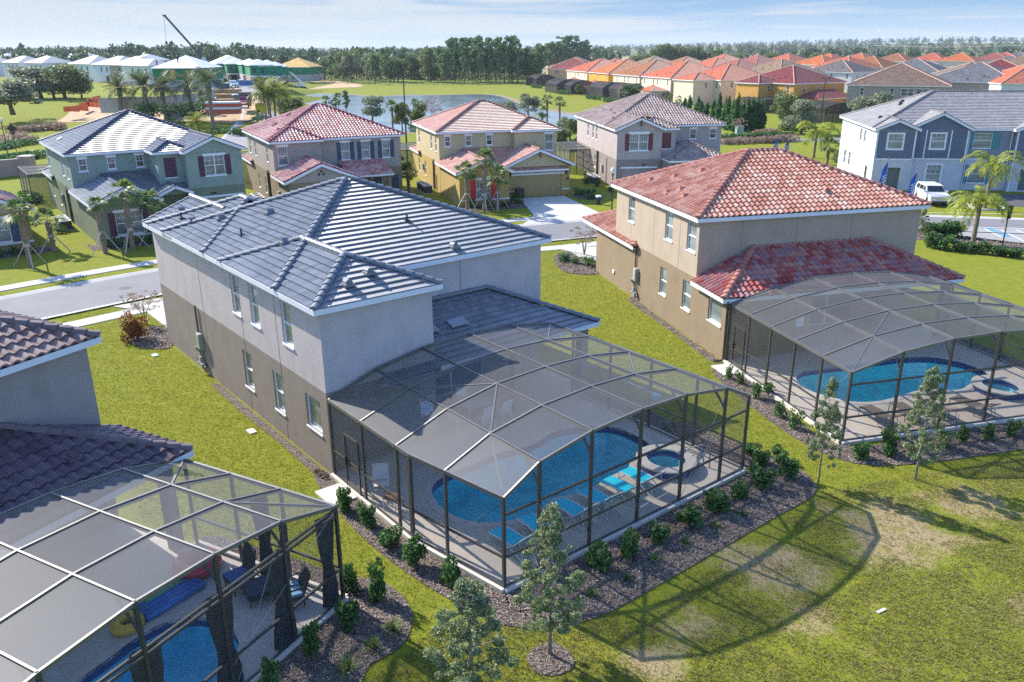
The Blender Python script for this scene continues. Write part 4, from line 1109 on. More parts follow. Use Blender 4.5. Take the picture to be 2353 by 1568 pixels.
spa('spa', 'raised spa at the right end of the turquoise pool', (c.x, c.y), 0.78, 0.72, RH.t, 0.40, 0.1, plaster('spa_plaster_b', (0.10, 0.56, 0.56)))
nodesR = [(20.2, 3.06), (22.45, 3.69), (24.75, 4.02), (27.0, 4.10), (29.2, 4.00), (31.4, 3.68), (33.3, 3.06)]
pool_cage('pool_cage', 'dark screen cage over the turquoise pool behind the terracotta house', RH, [-34.55, -32.7, -30.85, -28.95, -27.0, -25.14], nodesR, -25.14, None, door=(-33.95, -33.0),
    braces=[(0, -34.55, 1, -34.1), (1, -34.55, 2, -32.7), (2, -30.85, 2, -28.95), (2, -28.95, 1, -27.0), (1, -27.0, 0, -25.14)])
gB = 'brown loungers beside the turquoise pool'
b0 = None
for (a, b, da), lb in zip([(-27.2, 22.75, 4), (-27.15, 24.25, -6), (-27.1, 25.6, 2), (-27.0, 27.1, 14)], ['brown lounger nearest the corner post of the right cage', 'brown lounger second from the corner, left of the slim tree in the right cage', 'brown lounger partly behind the leafy young tree at the right cage', 'brown lounger at the right of its row, nearest the spa']):
    w = RH.world(a, b, 0.1)
    if b0 is None: b0 = sling_lounger(lb, w, RH.t + R(da), TAUPE, plain('brown_frame', (0.10, 0.075, 0.06), 0.45), gB, True)
    else: dup(b0, w, RH.t + R(da), lb)
sg = sign_board('pool_notice', 'pale blue pool notice on the lanai wall of the terracotta house', 0.42, 0.52, None, wall_mat(RH, -34.66, 24.3, 1.5), (0.7, 0.78, 0.85))
t = MB()
for k in range(8): t.box(-0.16, 0.15 - 0.03 * (k % 3), -0.004, 0, 0.08 + k * 0.05, 0.09 + k * 0.05)
t.build('small_print', BLUEINK, sg)
ns = thing('pool_net', 'blue leaf net hanging on the far side of the right cage', 'pool net', RH.world(-27.9, 32.9, 0.1), RH.t)
q = MB(); q.tube([(-0.4, 0, 1.8), (2.6, 0, 1.5)], 0.02, 6); q.build('pole', plain('pole_blue', (0.12, 0.35, 0.55), 0.4), ns)
q = MB(); q.lathe((-0.6, -0.02, 1.35), [(0.05, 0), (0.18, 0.14), (0.2, 0.4), (0.12, 0.5)], 10, ax=1, ay=0.35); q.build('net', plain('net_blue', (0.02, 0.22, 0.40), 0.6), ns)

# ---------------------------------------------------------------- plum tiled house at the left edge
T3 = -28.0
LH = House('house', 'taupe house with brown barrel tiles cut off by the left edge of the photo', 'house', T3, -36.0, 2.0, lo=stucco('taupe_left_lo', (0.27, 0.235, 0.205)), hi=stucco('taupe_left', (0.34, 0.30, 0.275)), tile=PLUM, cap=PLUMCAP, kind='s', tw=0.36, cl=0.40)
LH.facade((-36, 2), (-23.0, 2), 0, 6.4); LH.facade((-23.0, 2), (-23.0, 14.95), 0, 6.4, [(5, 8, 0.1, 2.3, 'slider', dict(sill=False))]); LH.facade((-23.0, 14.95), (-36, 14.95), 0, 6.4, [(4, 4.9, 4.3, 6.0, 'sash', ws), (8, 8.9, 4.3, 6.0, 'sash', ws)]); LH.facade((-36, 14.95), (-36, 2), 0, 6.4)
LH.hip(-36.3, -22.70, 1.7, 15.25, 6.38, 0.42)
p = MB(); p.box(-20.1, -19.75, 14.5, 14.85, 0, 3.1); LH.part(p, 'lanai_column', LH.lo)
LH.finish()
L3 = MB(); C3 = MB(); e3, w3_, bR, z3, sl3 = -19.45, -22.98, 15.42, 3.32, 0.42
run = e3 - w3_
tile_slope(L3, (e3, 2.0, z3), (0, 1), (-1, 0), sl3, [[(0, 0), (bR - 2.0, 0), (bR - 2.0 - run, run), (0, run)]], 's', 0.36, 0.40)
tile_slope(L3, (e3, bR, z3), (-1, 0), (0, -1), sl3, [[(0, 0), (run, 0), (run, run)]], 's', 0.36, 0.40)
lr = LH.part(L3, 'lanai_roof', PLUMDARK)
cap_line(C3, (e3, bR, z3 + 0.07), (w3_, bR - run, z3 + sl3 * run + 0.09), 0.15); cap_line(C3, (w3_ + 0.06, bR - run, z3 + sl3 * run + 0.06), (w3_ + 0.06, 2, z3 + sl3 * run + 0.06), 0.11); LH.part(C3, 'ridge_cap', PLUMCAP, lr)
q = MB(); q.box(e3, e3 + 0.03, 2, bR, z3 - 0.2, z3); q.box(w3_, e3 + 0.03, bR, bR + 0.03, z3 - 0.2, z3); q.add([(w3_, 2, z3 - 0.17), (e3, 2, z3 - 0.17), (e3, bR, z3 - 0.17), (w3_, bR, z3 - 0.17)], [(3, 2, 1, 0)]); LH.part(q, 'fascia', WHITE)
for a, b in ((-20.9, 10.2), (-21.0, 12.6)): LH.vent(a, b, z3 + sl3 * (e3 - a) + 0.06, (1, 0), PLUMDARK)
lp_loop = smooth_loop([(-17.42, 8.0), (-17.43, 9.4), (-17.44, 10.4), (-17.45, 11.3), (-17.26, 12.02), (-16.69, 12.52), (-15.94, 12.71), (-15.22, 12.54), (-14.75, 12.2), (-14.4, 11.5), (-14.35, 10.5), (-14.5, 9), (-14.4, 7.5), (-14.4, 5.5), (-15.3, 4.6), (-16.5, 4.7), (-17.3, 6)], 4)
slab('pool_deck', 'light deck beside the blue pool in the left corner cage', 'deck', LH, [(-23.0, 3.2), (-13.6, 3.2), (-13.6, 15.1), (-19.6, 15.1), (-19.6, 14.9), (-23.0, 14.9)], [lp_loop], 0.1, plain('deck_grey', (0.50, 0.46, 0.42), 0.9, 0.08, 1.2, 0.25, 55, spec=0.2),
     [(-19.6, 15.16), (-13.54, 15.16), (-13.54, 3.2)])
pool('pool', 'bright blue pool with a dark blue tile line in the bottom left cage', house_pts(LH, lp_loop), 0.1, plaster('plaster_blue', (0.02, 0.46, 0.62)))
nodesL = [(3.0, 3.12), (4.5, 3.78), (6.65, 4.1), (8.8, 4.22), (10.91, 4.1), (13.03, 3.78), (15.08, 3.12)]
pool_cage('pool_cage', 'dark screen cage with hanging curtains in the bottom left corner', LH, [-19.45, -17.5, -15.55, -13.56], nodesL, -13.56, None, rails=(1.12, 2.88, 3.04),
    braces=[(6, -19.45, 5, -17.5), (5, -15.55, 6, -13.56)])
CURT = plain('curtain_charcoal', (0.035, 0.036, 0.04), 0.9, 0.25, 5)
def curtain(label, y, w=0.34, x=-13.72, z1=2.86, side=False):
    p0 = LH.world(x, y, 0.12); o = thing('curtain', label, 'curtain', p0, LH.t + (R(90) if side else 0), 'gathered charcoal curtains on the left cage')
    mb = MB(); nA = 22; prof = [(0.0, 1.0), (0.5, 0.95), (1.0, 0.72), (1.25, 0.62), (1.5, 0.75), (2.1, 0.95), (z1 - 0.12, 1.05)]
    vs = []
    for z, sc in prof:
        for k in range(nA):
            t = 2 * math.pi * k / nA; rr = (1 + 0.22 * math.sin(5 * t + z) + 0.1 * math.sin(9 * t)) * sc
            vs.append((0.16 * rr * math.cos(t), w * rr * math.sin(t), z))
    mb.add(vs, [(i * nA + k, i * nA + (k + 1) % nA, (i + 1) * nA + (k + 1) % nA, (i + 1) * nA + k) for i in range(len(prof) - 1) for k in range(nA)])
    mb.build('cloth', CURT, o, smooth=True)
    r = MB(); r.lathe((0, 0, 1.2), [(0.2, 0), (0.2, 0.05)], 12, ax=0.6, ay=w * 3.6); r.build('tie_band', DARKMETAL, o)
    return o
curtain('charcoal curtain gathered at the second rear post from the cage corner', 12.9)
curtain('charcoal curtain gathered at the rear right corner post of the left cage', 14.75, 0.26)
curtain('charcoal curtain hanging over the blue pool at the third rear post', 10.95)
curtain('charcoal curtain at the bottom of the photo, lowest on the rear wall', 8.9)
curtain('charcoal curtain gathered on the far side wall behind the blue cushions', 14.85, 0.26, -16.2, side=True)
WICK = plain('dark_wicker', (0.035, 0.03, 0.028), 0.8, 0.3, 30)
BLUEC = plain('blue_cushion', (0.03, 0.10, 0.28), 0.85, 0.1, 6)
def wicker_chair(label, loc, rot, striped=False, tall=False):
    o = thing('wicker_chair', label, 'chair', loc, rot)
    s = MB(); s.box(-0.35, 0.33, -0.36, 0.36, 0.28, 0.38); s.build('seat', WICK, o)
    s = MB(); s.beam((0.28, 0, 0.36), (0.52 if not tall else 0.45, 0, 1.0 if not tall else 1.25), 0.72, 0.05); s.build('backrest', WICK, o)
    if not tall:
        for sy in (-0.36, 0.36):
            a = MB(); a.tube([(-0.33, sy, 0.3), (-0.33, sy, 0.62), (0.38, sy, 0.66)], 0.022, 6); a.build('armrest', WICK, o)
    for sx in (-0.3, 0.3):
        for sy in (-0.32, 0.32):
            l = MB(); l.tube([(sx, sy, 0), (sx, sy, 0.3)], 0.022, 6); l.build('leg', WICK, o)
    c = MB(); c.box(-0.33, 0.27, -0.32, 0.32, 0.385, 0.47); co = c.build('cushion', plain('sky_cushion', (0.25, 0.45, 0.66), 0.85, 0.08, 6) if striped else BLUEC, o)
    if striped:
        c = MB()
        for k in (-0.14, 0.1): c.box(-0.335, 0.275, k - 0.03, k + 0.03, 0.4, 0.475)
        c.build('stripe', plain('navy_stripe', (0.015, 0.02, 0.05), 0.8), co)
    return o
wicker_chair('tall wicker chair with a plain blue cushion inside the left cage', LH.world(-16.6, 14.1, 0.1), LH.t + R(70), tall=True)
wicker_chair('wicker armchair with a striped pale blue cushion by the corner curtain', LH.world(-14.75, 14.25, 0.1), LH.t + R(55), striped=True)
ot = thing('ottoman', 'low dark wicker ottoman between the two wicker chairs', 'ottoman', LH.world(-15.75, 14.05, 0.1), LH.t + R(60))
q = MB(); q.box(-0.42, 0.42, -0.42, 0.42, 0.22, 0.34); q.build('top', WICK, ot); q = MB(); q.box(-0.4, 0.4, -0.4, 0.4, 0.345, 0.40); q.build('cushion', plain('dark_blue_cushion', (0.03, 0.05, 0.09), 0.85), ot)
for sx in (-0.38, 0.38):
    for sy in (-0.38, 0.38):
        l = MB(); l.tube([(sx, sy, 0), (sx, sy, 0.24)], 0.022, 6); l.build('leg', WICK, ot)
fl = thing('pool_float', 'blue inflatable pool mattress lying on the deck of the left cage', 'pool float', LH.world(-18.1, 12.75, 0.1), LH.t + R(84))
q = MB()
for k in range(6): q.tube([(-0.95, -0.45 + k * 0.18, 0.1), (0.95, -0.45 + k * 0.18, 0.1)], 0.1, 10)
q.build('mattress', plain('float_blue', (0.03, 0.16, 0.50), 0.4), fl, smooth=True)
q = MB(); q.tube([(-0.6, 0.1, 0.2), (0.6, 0.1, 0.2)], 0.05, 8); q.build('green_stripe', plain('float_green', (0.1, 0.4, 0.12), 0.4), fl, smooth=True)
def ring(label, loc, rad, tr, col, nm):
    o = thing('swim_ring', label, 'swim ring', loc)
    mb = MB(); n, k = 28, 10; vs = []
    for i in range(n):
        t = 2 * math.pi * i / n
        for j_ in range(k):
            u = 2 * math.pi * j_ / k; rr = rad + tr * math.cos(u); vs.append((rr * math.cos(t), rr * math.sin(t), tr + tr * math.sin(u)))
    mb.add(vs, [(i * k + j_, ((i + 1) % n) * k + j_, ((i + 1) % n) * k + (j_ + 1) % k, i * k + (j_ + 1) % k) for i in range(n) for j_ in range(k)])
    mb.build('tube', plain(nm, col, 0.35), o, smooth=True)
    return o
ring('red inflatable swim ring beside the blue mattress', LH.world(-18.4, 14.15, 0.1), 0.5, 0.22, (0.55, 0.03, 0.06), 'ring_red')
ring('yellow inflatable ring at the near end of the blue mattress', LH.world(-18.0, 11.35, 0.1), 0.3, 0.15, (0.62, 0.40, 0.03), 'ring_yellow')
sk = thing('skimmer_lid', 'round pale skimmer lid set in the deck of the left cage', 'lid', LH.world(-18.2, 9.3, 0.1))
q = MB(); q.lathe((0, 0, 0), [(0.17, 0), (0.17, 0.012)], 18); q.build('lid', plain('lid_pale', (0.45, 0.50, 0.48), 0.6), sk)
# ================================================================ houses across the street
def mk(name, cols, kind='flat', r=0.6, sp=0.5): return tile_mat(name, cols, kind, r, sp)
wsd = dict(glass=GLASSB, white_sill=True, depth=0.10)
wsh = dict(glass=GLASS, head=0.22, muntin=(1, 1), depth=0.08, ov=0.1, sh=0.11)

# ---- green house
G_ = House('house', 'sage green house with purple shutters and a grey slate tiled roof at left', 'house', 36, 0, 0, world=(-38.25, 71.94),
           lo=stucco('sage_dark', (0.19, 0.23, 0.15)), hi=stucco('sage', (0.27, 0.345, 0.29)), tile=mk('slate_b', [(0.11, 0.125, 0.15), (0.15, 0.165, 0.19), (0.19, 0.205, 0.23)], 'flat', 0.6, 1.0), cap=mk('slate_cap_b', [(0.07, 0.075, 0.13), (0.10, 0.105, 0.17)], 's'), kind='flat', tw=0.33, cl=0.36)
PURP = plain('plum_shutter', (0.075, 0.02, 0.055), 0.6)
G_.facade((0, 13.4), (0, 0), 0, 6.37, [(0.7, 1.5, 4.25, 6.05, 'sash', wsd), (8.8, 9.6, 4.25, 6.05, 'sash', wsd), (11.3, 12.1, 4.25, 6.05, 'sash', wsd), (4.0, 4.8, 0.9, 2.6, 'sash', wsd), (0.4, 1.1, 1.3, 2.5, 'sash', wsd)])
G_.facade((0, 0), (6.45, 0), 0, 6.37, [(0.7, 1.35, 5.04, 6.08, 'grid', wsh), (3.03, 3.68, 5.04, 6.08, 'grid', wsh), (5.4, 6.05, 5.04, 6.08, 'grid', wsh)])
G_.facade((6.45, 0), (6.45, -3.2), 0, 6.37)
G_.facade((6.45, -3.2), (8.6, -3.2), 0, 6.37, [(0.55, 1.55, 4.3, 6.0, 'panel', dict(mat=PURP, proud=True))])
G_.facade((8.6, -3.2), (8.6, -4.3), 0, 6.37)
G_.facade((8.6, -4.3), (13.6, -4.3), 0, 6.37, [(1.6, 3.4, 4.3, 6.05, 'double', dict(glass=GLASSB, muntin=(1, 1), head=0.2, shutter=(0.5, PURP), ov=0.1, sh=0.11, top=True)), (0.4, 4.6, 0.05, 2.25, 'garage', dict(mat=plain('garage_sage', (0.24, 0.29, 0.22), 0.6)))])
G_.facade((13.6, -4.3), (13.6, 13.4), 0, 6.37, [(3, 3.9, 4.3, 6.05, 'sash', wsd), (9, 9.9, 4.3, 6.05, 'sash', wsd)])
G_.facade((13.6, 13.4), (0, 13.4), 0, 6.37)
G_.hip(-0.35, 13.95, -0.35, 13.75, 6.37, 0.42)
G_.hip(6.1, 9.6, -3.55, 4.0, 6.37, 0.42, sides='SWE', fsides='SW')
G_.gable(8.3, 13.9, -4.65, 5.0, 6.37, 0.42, 'y', 'S', fsides='WE')
# entry room and porch
G_.facade((0, 0), (0, -8.5), 0, 3.27, flat=0); G_.facade((0, -8.5), (4.8, -8.5), 0, 3.27, [(1.4, 3.5, 0.75, 2.6, 'double', dict(glass=GLASSB, muntin=(1, 1), shutter=(0.5, PURP), head=0.2))], flat=0); G_.facade((4.8, -8.5), (4.8, -4.0), 0, 3.27, flat=0)
G_.gable(-0.4, 5.2, -8.86, 0.5, 3.25, 0.42, 'y', 'S', fsides='WE', caps=True, wallmat=0)
G_.shed(2.4, 8.58, -4.4, 0.0, 3.25, 0.31, 'S')
G_.gable(5.6, 8.58, -5.6, -3.2, 3.1, 0.42, 'y', 'S', fsides='W', wallmat=0)
q = MB(); q.box(8.7, 13.4, -4.36, -4.3, 2.32, 2.5); G_.part(q, 'garage_trim', WHITE)
q = MB(); q.box(0.02, 4.8, -8.57, -8.5, 0.55, 0.68); G_.part(q, 'wall_band', WHITE)
q = MB(); q.box(11.6, 12.0, -4.345, -4.31, 6.65, 7.2); G_.part(q, 'gable_vent', PURP)
q = MB(); q.box(10.4, 10.95, -4.35, -4.3, 2.62, 2.8); nb = G_.part(q, 'number_plate', BLACKINK)
q = MB(); q.tube([(-0.06, 3.6, 0.1), (-0.06, 3.6, 3.1), (-0.06, 4.0, 3.3), (-0.06, 4.2, 3.0), (-0.06, 4.2, 0.1)], 0.07, 8); G_.part(q, 'drain_pipe', plain('drain_olive', (0.09, 0.10, 0.07), 0.6))
q = MB(); q.tube([(-0.06, 6.6, 0.1), (-0.06, 6.6, 2.3)], 0.05, 6); q.box(-0.2, -0.02, 6.9, 7.4, 1.4, 2.2); G_.part(q, 'meter_box', plain('meter_green', (0.22, 0.25, 0.2), 0.5))
# rear lanai corner seen past the side
G_.facade((0, 13.4), (-0.02, 16.5), 0, 3.2, flat=0)
G_.hip(-0.3, 9, 10.5, 16.9, 3.2, 0.42, sides='WN', fsides='WN')
for a, b in ((0.8, 8.8),): 
    v = MB(); v.obox((a, b, 6.57 + 0.42 * 1.15 + 0.1), (0.2, 0, 0.084), (0, 0.35, 0), (0, 0, 0.03)); G_.part(v, 'roof_vent', plain('vent_grey', (0.28, 0.30, 0.33), 0.5))
G_.finish()

# ---- taupe house with red roof
TEAL = plain('navy_shutter', (0.025, 0.06, 0.11), 0.6)
P_ = House('house', 'taupe house with navy shutters and a rose red roof left of the yellow house', 'house', 27, 0, 0, world=(-23.13, 81.11),
           lo=stucco('olive_taupe', (0.25, 0.20, 0.13)), hi=stucco('rose_taupe', (0.36, 0.32, 0.28)), tile=mk('rose_tile', [(0.42, 0.12, 0.12), (0.52, 0.24, 0.21), (0.62, 0.44, 0.38), (0.60, 0.33, 0.29)], 's', 0.65, 0.45), cap=mk('rose_cap', [(0.20, 0.03, 0.06), (0.27, 0.05, 0.08)], 's'), kind='s', tw=0.34, cl=0.42)
P_.facade((0, 13.9), (0, 0), 0, 6.37, [(1.4, 2.2, 4.3, 6.0, 'sash', wsd), (4.4, 5.2, 4.3, 6.0, 'sash', wsd), (10.5, 11.3, 4.3, 6.0, 'sash', wsd), (4.8, 5.6, 1.0, 2.6, 'sash', wsd), (8.3, 9.0, 0.9, 2.6, 'sash', wsd)])
P_.facade((0, 0), (4.7, 0), 0, 6.37, [(0.45, 1.4, 4.28, 6.05, 'grid', dict(glass=GLASSB, head=0.22, muntin=(3, 0), ov=0.1, sh=0.11))])
P_.facade((4.7, 0), (4.7, 0.9), 0, 6.37)
nav = dict(glass=GLASSB, head=0.2, muntin=(3, 0), shutter=(0.42, TEAL), ov=0.06, sh=0.09)
P_.facade((4.7, 0.9), (13.4, 0.9), 0, 6.37, [(2.3, 3.2, 4.3, 6.03, 'grid', nav), (4.45, 5.35, 4.3, 6.03, 'grid', nav), (6.65, 7.5, 4.3, 6.03, 'grid', nav), (5.4, 6.5, 0.1, 2.4, 'door', dict(mat=TEAL)), (7.4, 8.3, 0.3, 2.4, 'panel', dict(mat=TEAL, proud=True))])
P_.facade((13.4, 0.9), (13.4, 13.9), 0, 6.37, [(3, 3.9, 4.3, 6.0, 'sash', wsd), (9, 9.9, 4.3, 6.0, 'sash', wsd)]); P_.facade((13.4, 13.9), (0, 13.9), 0, 6.37)
P_.hip(-0.35, 13.75, 0.55, 14.25, 6.37, 0.42)
P_.hip(-0.35, 4.95, -0.35, 8.0, 6.37, 0.42, sides='SWE', fsides='SWE')
P_.facade((0.02, 0), (0.02, -5.5), 0, 3.27, flat=0); P_.facade((0.02, -5.5), (6.3, -5.5), 0, 3.27, [(1.0, 5.8, 0.05, 2.2, 'garage', dict(mat=plain('garage_taupe', (0.27, 0.22, 0.16), 0.6)))], flat=0); P_.facade((6.3, -5.5), (6.3, 0.9), 0, 3.27, flat=0)
P_.gable(-0.45, 6.75, -5.85, 0.0, 3.25, 0.42, 'y', 'S', fsides='WE')
P_.shed(6.6, 11.3, -2.6, 0.9, 2.95, 0.30, 'S', fsides='SE')
for xx in (7.0, 10.9):
    q = MB(); q.box(xx - 0.18, xx + 0.18, -2.4, -2.05, 0, 2.95); P_.part(q, 'porch_column', P_.lo)
q = MB(); q.box(0.9, 5.95, -5.56, -5.5, 2.25, 2.45); P_.part(q, 'garage_trim', WHITE)
for dx, dz in ((0, 0.22), (-0.22, -0.06), (0.22, -0.06)):
    q = MB(); q.tube([(3.15 + dx, -5.6, 4.0 + dz), (3.15 + dx, -5.5, 4.0 + dz)], 0.12, 12); P_.part(q, 'gable_vent', BLACKINK)
q = MB(); q.box(0.45, 0.6, -5.66, -5.5, 1.75, 2.0); P_.part(q, 'wall_lamp', DARKMETAL)
q = MB(); q.tube([(-0.06, 3.0, 0.1), (-0.06, 3.0, 3.3), (-0.06, 3.3, 3.45), (-0.06, 3.6, 3.3), (-0.06, 3.6, 0.1)], 0.07, 8); P_.part(q, 'drain_pipe', plain('drain_brown', (0.08, 0.06, 0.045), 0.6))
q = MB(); q.box(-0.22, -0.02, -1.6, -1.1, 1.2, 2.0); P_.part(q, 'meter_box', plain('meter_grey', (0.36, 0.37, 0.34), 0.5))
P_.facade((0, 16.4), (0, 13.9), 0, 3.2, flat=0); P_.hip(-0.3, 9, 11, 16.8, 3.2, 0.42, sides='WN', fsides='WN')
for a, b in ((1.4, 3.2), (1.6, 6.4), (1.9, 6.6), (3.6, 8.4), (3.9, 8.6)): P_.vent(a, b, 6.57 + 0.42 * (a + 0.35) + 0.06, (-1, 0))
P_.finish()

# ---- yellow house
REDS = plain('red_shutter', (0.50, 0.03, 0.025), 0.6)
Yh = House('house', 'yellow house with red shutters and a pink brown tile roof in front of the pond', 'house', 17.5, 0, 0, world=(-7.73, 89.9),
           lo=stucco('mustard', (0.43, 0.31, 0.11)), hi=stucco('straw', (0.51, 0.43, 0.26)), tile=mk('rosy_flat', [(0.42, 0.215, 0.16), (0.50, 0.28, 0.215), (0.58, 0.36, 0.29)], 'flat', 0.6, 1.0), cap=mk('rosy_cap', [(0.33, 0.16, 0.12), (0.42, 0.22, 0.17)], 's'), kind='flat', tw=0.33, cl=0.36)
Yh.facade((0, 12.4), (0, 0), 0, 6.37, [(1.4, 2.2, 4.4, 6.02, 'sash', wsd), (8.2, 9.0, 4.4, 6.02, 'sash', wsd), (10.5, 11.2, 4.4, 6.02, 'sash', wsd), (1.0, 1.7, 1.0, 2.7, 'sash', wsd), (4.5, 5.2, 1.0, 2.7, 'sash', wsd)])
Yh.facade((0, 0), (8.25, 0), 0, 6.37, [(0.65, 1.25, 5.03, 6.08, 'grid', wsh), (2.98, 3.6, 5.03, 6.08, 'grid', wsh), (5.32, 5.95, 5.03, 6.08, 'grid', wsh)])
Yh.facade((8.25, 0), (8.25, -0.8), 0, 6.37)
Yh.facade((8.25, -0.8), (13.2, -0.8), 0, 6.37, [(3.55, 4.5, 4.3, 6.05, 'grid', dict(glass=GLASSB, head=0.22, muntin=(1, 0), ov=0.1, sh=0.1))])
Yh.facade((13.2, -0.8), (13.2, 12.4), 0, 6.37, [(6, 6.9, 4.4, 6.0, 'sash', wsd)]); Yh.facade((13.2, 12.4), (0, 12.4), 0, 6.37)
Yh.hip(-0.35, 13.56, -0.35, 12.75, 6.37, 0.42)
Yh.hip(7.95, 13.56, -1.15, 8.0, 6.37, 0.42, sides='SWE', fsides='SWE')
Yh.facade((0.02, 0), (0.02, -8.6), 0, 3.2, flat=0); Yh.facade((0.02, -8.6), (5.2, -8.6), 0, 3.2, [(1.7, 3.2, 0.75, 2.6, 'double', dict(glass=GLASSB, shutter=(0.55, REDS), head=0.2, muntin=(1, 0)))], flat=0); Yh.facade((5.2, -8.6), (5.2, -5.2), 0, 3.2, flat=0); Yh.facade((5.2, -3.4), (5.9, -3.4), 0, 3.2, flat=0)
Yh.facade((5.9, -3.4), (5.9, -5.15), 0, 3.2, flat=0)
Yh.facade((5.9, -5.15), (13.1, -5.15), 0, 3.2, [(0.95, 6.25, 0.03, 2.25, 'garage', dict(mat=plain('garage_mustard', (0.36, 0.27, 0.11), 0.6, 0.05)))], flat=0); Yh.facade((13.1, -5.15), (13.1, -0.8), 0, 3.2, flat=0)
Yh.gable(-0.4, 5.6, -8.95, 0.6, 3.2, 0.42, 'y', 'S', fsides='WE', wallmat=0)
Yh.shed(2.6, 8.2, -4.3, 0.0, 3.2, 0.33, 'S')
Yh.gable(5.55, 13.45, -5.75, 0.0, 3.2, 0.42, 'y', 'S', fsides='WE', over=0.5)
Yh.shed(6.3, 12.75, -5.72, -5.15, 2.75, 0.42, 'S', fsides='S')
q = MB()
for xx in (6.35, 12.7): q.beam((xx, -5.2, 2.3), (xx, -5.65, 2.75), 0.12, 0.12); q.box(xx - 0.07, xx + 0.07, -5.22, -5.15, 2.2, 2.8)
Yh.part(q, 'roof_bracket', plain('bracket_brown', (0.12, 0.03, 0.02), 0.6))
q = MB(); q.box(6.5, 12.5, -5.22, -5.15, 2.3, 2.5); Yh.part(q, 'garage_trim', WHITE)
q = MB(); q.box(9.1, 9.65, -5.21, -5.15, 2.53, 2.68); Yh.part(q, 'number_plate', BLACKINK)
for xx in (6.15, 12.85):
    q = MB(); q.box(xx - 0.07, xx + 0.07, -5.32, -5.15, 1.75, 1.8); q.lathe((xx, -5.3, 1.62), [(0.05, 0), (0.08, 0.08), (0.08, 0.28), (0.02, 0.36)], 8); Yh.part(q, 'wall_lamp', DARKMETAL)
q = MB(); q.box(0.0, 5.25, -8.68, -8.6, 0.55, 0.68); q.box(5.85, 6.85, -5.22, -5.15, 0.6, 0.72); q.box(12.15, 13.15, -5.22, -5.15, 0.6, 0.72); Yh.part(q, 'wall_band', WHITE)
q = MB(); q.box(5.3, 5.85, -3.46, -3.4, 0.1, 2.3); Yh.part(q, 'door', plain('door_dark', (0.05, 0.03, 0.02), 0.5))
for xx, yy, zz in ((2.6, -9.0, 4.3), (9.5, -5.8, 4.65)):
    q = MB(); q.beam((xx, yy, zz - 0.45), (xx, yy, zz), 0.12, 0.16); Yh.part(q, 'gable_bracket', plain('bracket_brown', (0.12, 0.03, 0.02), 0.6))
q = MB(); q.tube([(-0.06, 2.6, 0.1), (-0.06, 2.6, 3.2), (-0.06, 2.85, 3.35), (-0.06, 3.1, 3.2), (-0.06, 3.1, 0.1)], 0.07, 8); Yh.part(q, 'drain_pipe', plain('drain_mustard', (0.16, 0.11, 0.04), 0.6))
q = MB(); q.box(-0.2, -0.02, 8.4, 8.8, 1.5, 2.2); q.tube([(-0.08, 1.6, 0.1), (-0.08, 1.6, 1.9)], 0.05, 6); Yh.part(q, 'meter_box', plain('meter_grey', (0.36, 0.37, 0.34), 0.5))
Yh.facade((0, 15.2), (0, 12.4), 0, 3.2, flat=0); Yh.hip(-0.3, 9, 10, 15.6, 3.2, 0.42, sides='WN', fsides='WN')
Yh.vent(0.9, -2.0, 3.4 + 0.42 * 1.3 + 0.05, (-1, 0))
Yh.finish()

# ---- mauve house
MAR = plain('maroon_shutter', (0.13, 0.03, 0.03), 0.6)
V_ = House('house', 'mauve house with maroon shutters and a pale brown roof right of the yellow house', 'house', 8, 0, 0, world=(11.67, 91.92),
           lo=stucco('mauve_brown', (0.265, 0.225, 0.205)), hi=stucco('mauve', (0.42, 0.36, 0.345)), tile=mk('mauve_tile', [(0.28, 0.195, 0.16), (0.38, 0.29, 0.25), (0.50, 0.41, 0.37)], 's', 0.6, 0.5), cap=mk('mauve_cap', [(0.20, 0.14, 0.12), (0.27, 0.20, 0.17)], 's'), kind='s', tw=0.34, cl=0.42)
V_.facade((0, 20.3), (0, 0), 0, 6.37, [(6.0, 6.8, 4.5, 6.1, 'sash', wsd), (8.6, 9.4, 4.5, 6.1, 'sash', wsd), (10.4, 11.2, 4.5, 6.1, 'sash', wsd), (5.0, 5.8, 1.4, 2.9, 'sash', wsd), (7.4, 8.2, 1.3, 2.85, 'sash', wsd), (10.0, 10.8, 1.2, 2.8, 'sash', wsd)])
V_.facade((0, 0), (5.1, 0), 0, 6.37, [(1.42, 3.52, 4.27, 6.03, 'double', dict(glass=GLASSB, muntin=(3, 0), head=0.25, shutter=(0.5, MAR), ov=0.1, sh=0.12)), (0.6, 4.6, 0.05, 2.25, 'garage', dict(mat=plain('garage_mauve', (0.30, 0.25, 0.23), 0.6)))])
V_.facade((5.1, 0), (5.1, 0.4), 0, 6.37); V_.facade((5.1, 0.4), (6.8, 0.4), 0, 6.37, [(0.1, 1.15, 4.35, 6.05, 'panel', dict(mat=MAR, proud=True))])
V_.facade((6.8, 0.4), (6.8, 4.2), 0, 6.37, [(1.6, 2.3, 5.0, 6.05, 'sash', wsd)]); V_.facade((6.8, 4.2), (13.6, 4.2), 0, 6.37, [(3.0, 3.75, 4.95, 6.03, 'grid', wsh), (5.4, 6.15, 4.95, 6.03, 'grid', wsh)])
V_.facade((13.6, 4.2), (13.6, 20.3), 0, 6.37); V_.facade((13.6, 20.3), (0, 20.3), 0, 6.37)
V_.hip(-0.35, 13.95, 3.85, 20.65, 6.37, 0.42)
V_.hip(2.5, 7.1, 0.05, 10.0, 6.37, 0.42, sides='SE', fsides='SE')
V_.gable(-0.35, 5.45, -0.35, 9.0, 6.37, 0.42, 'y', 'S', fsides='W')
V_.hip(5.2, 12.4, -2.6, 6.0, 3.2, 0.42, sides='SEW', fsides='SEW'); 
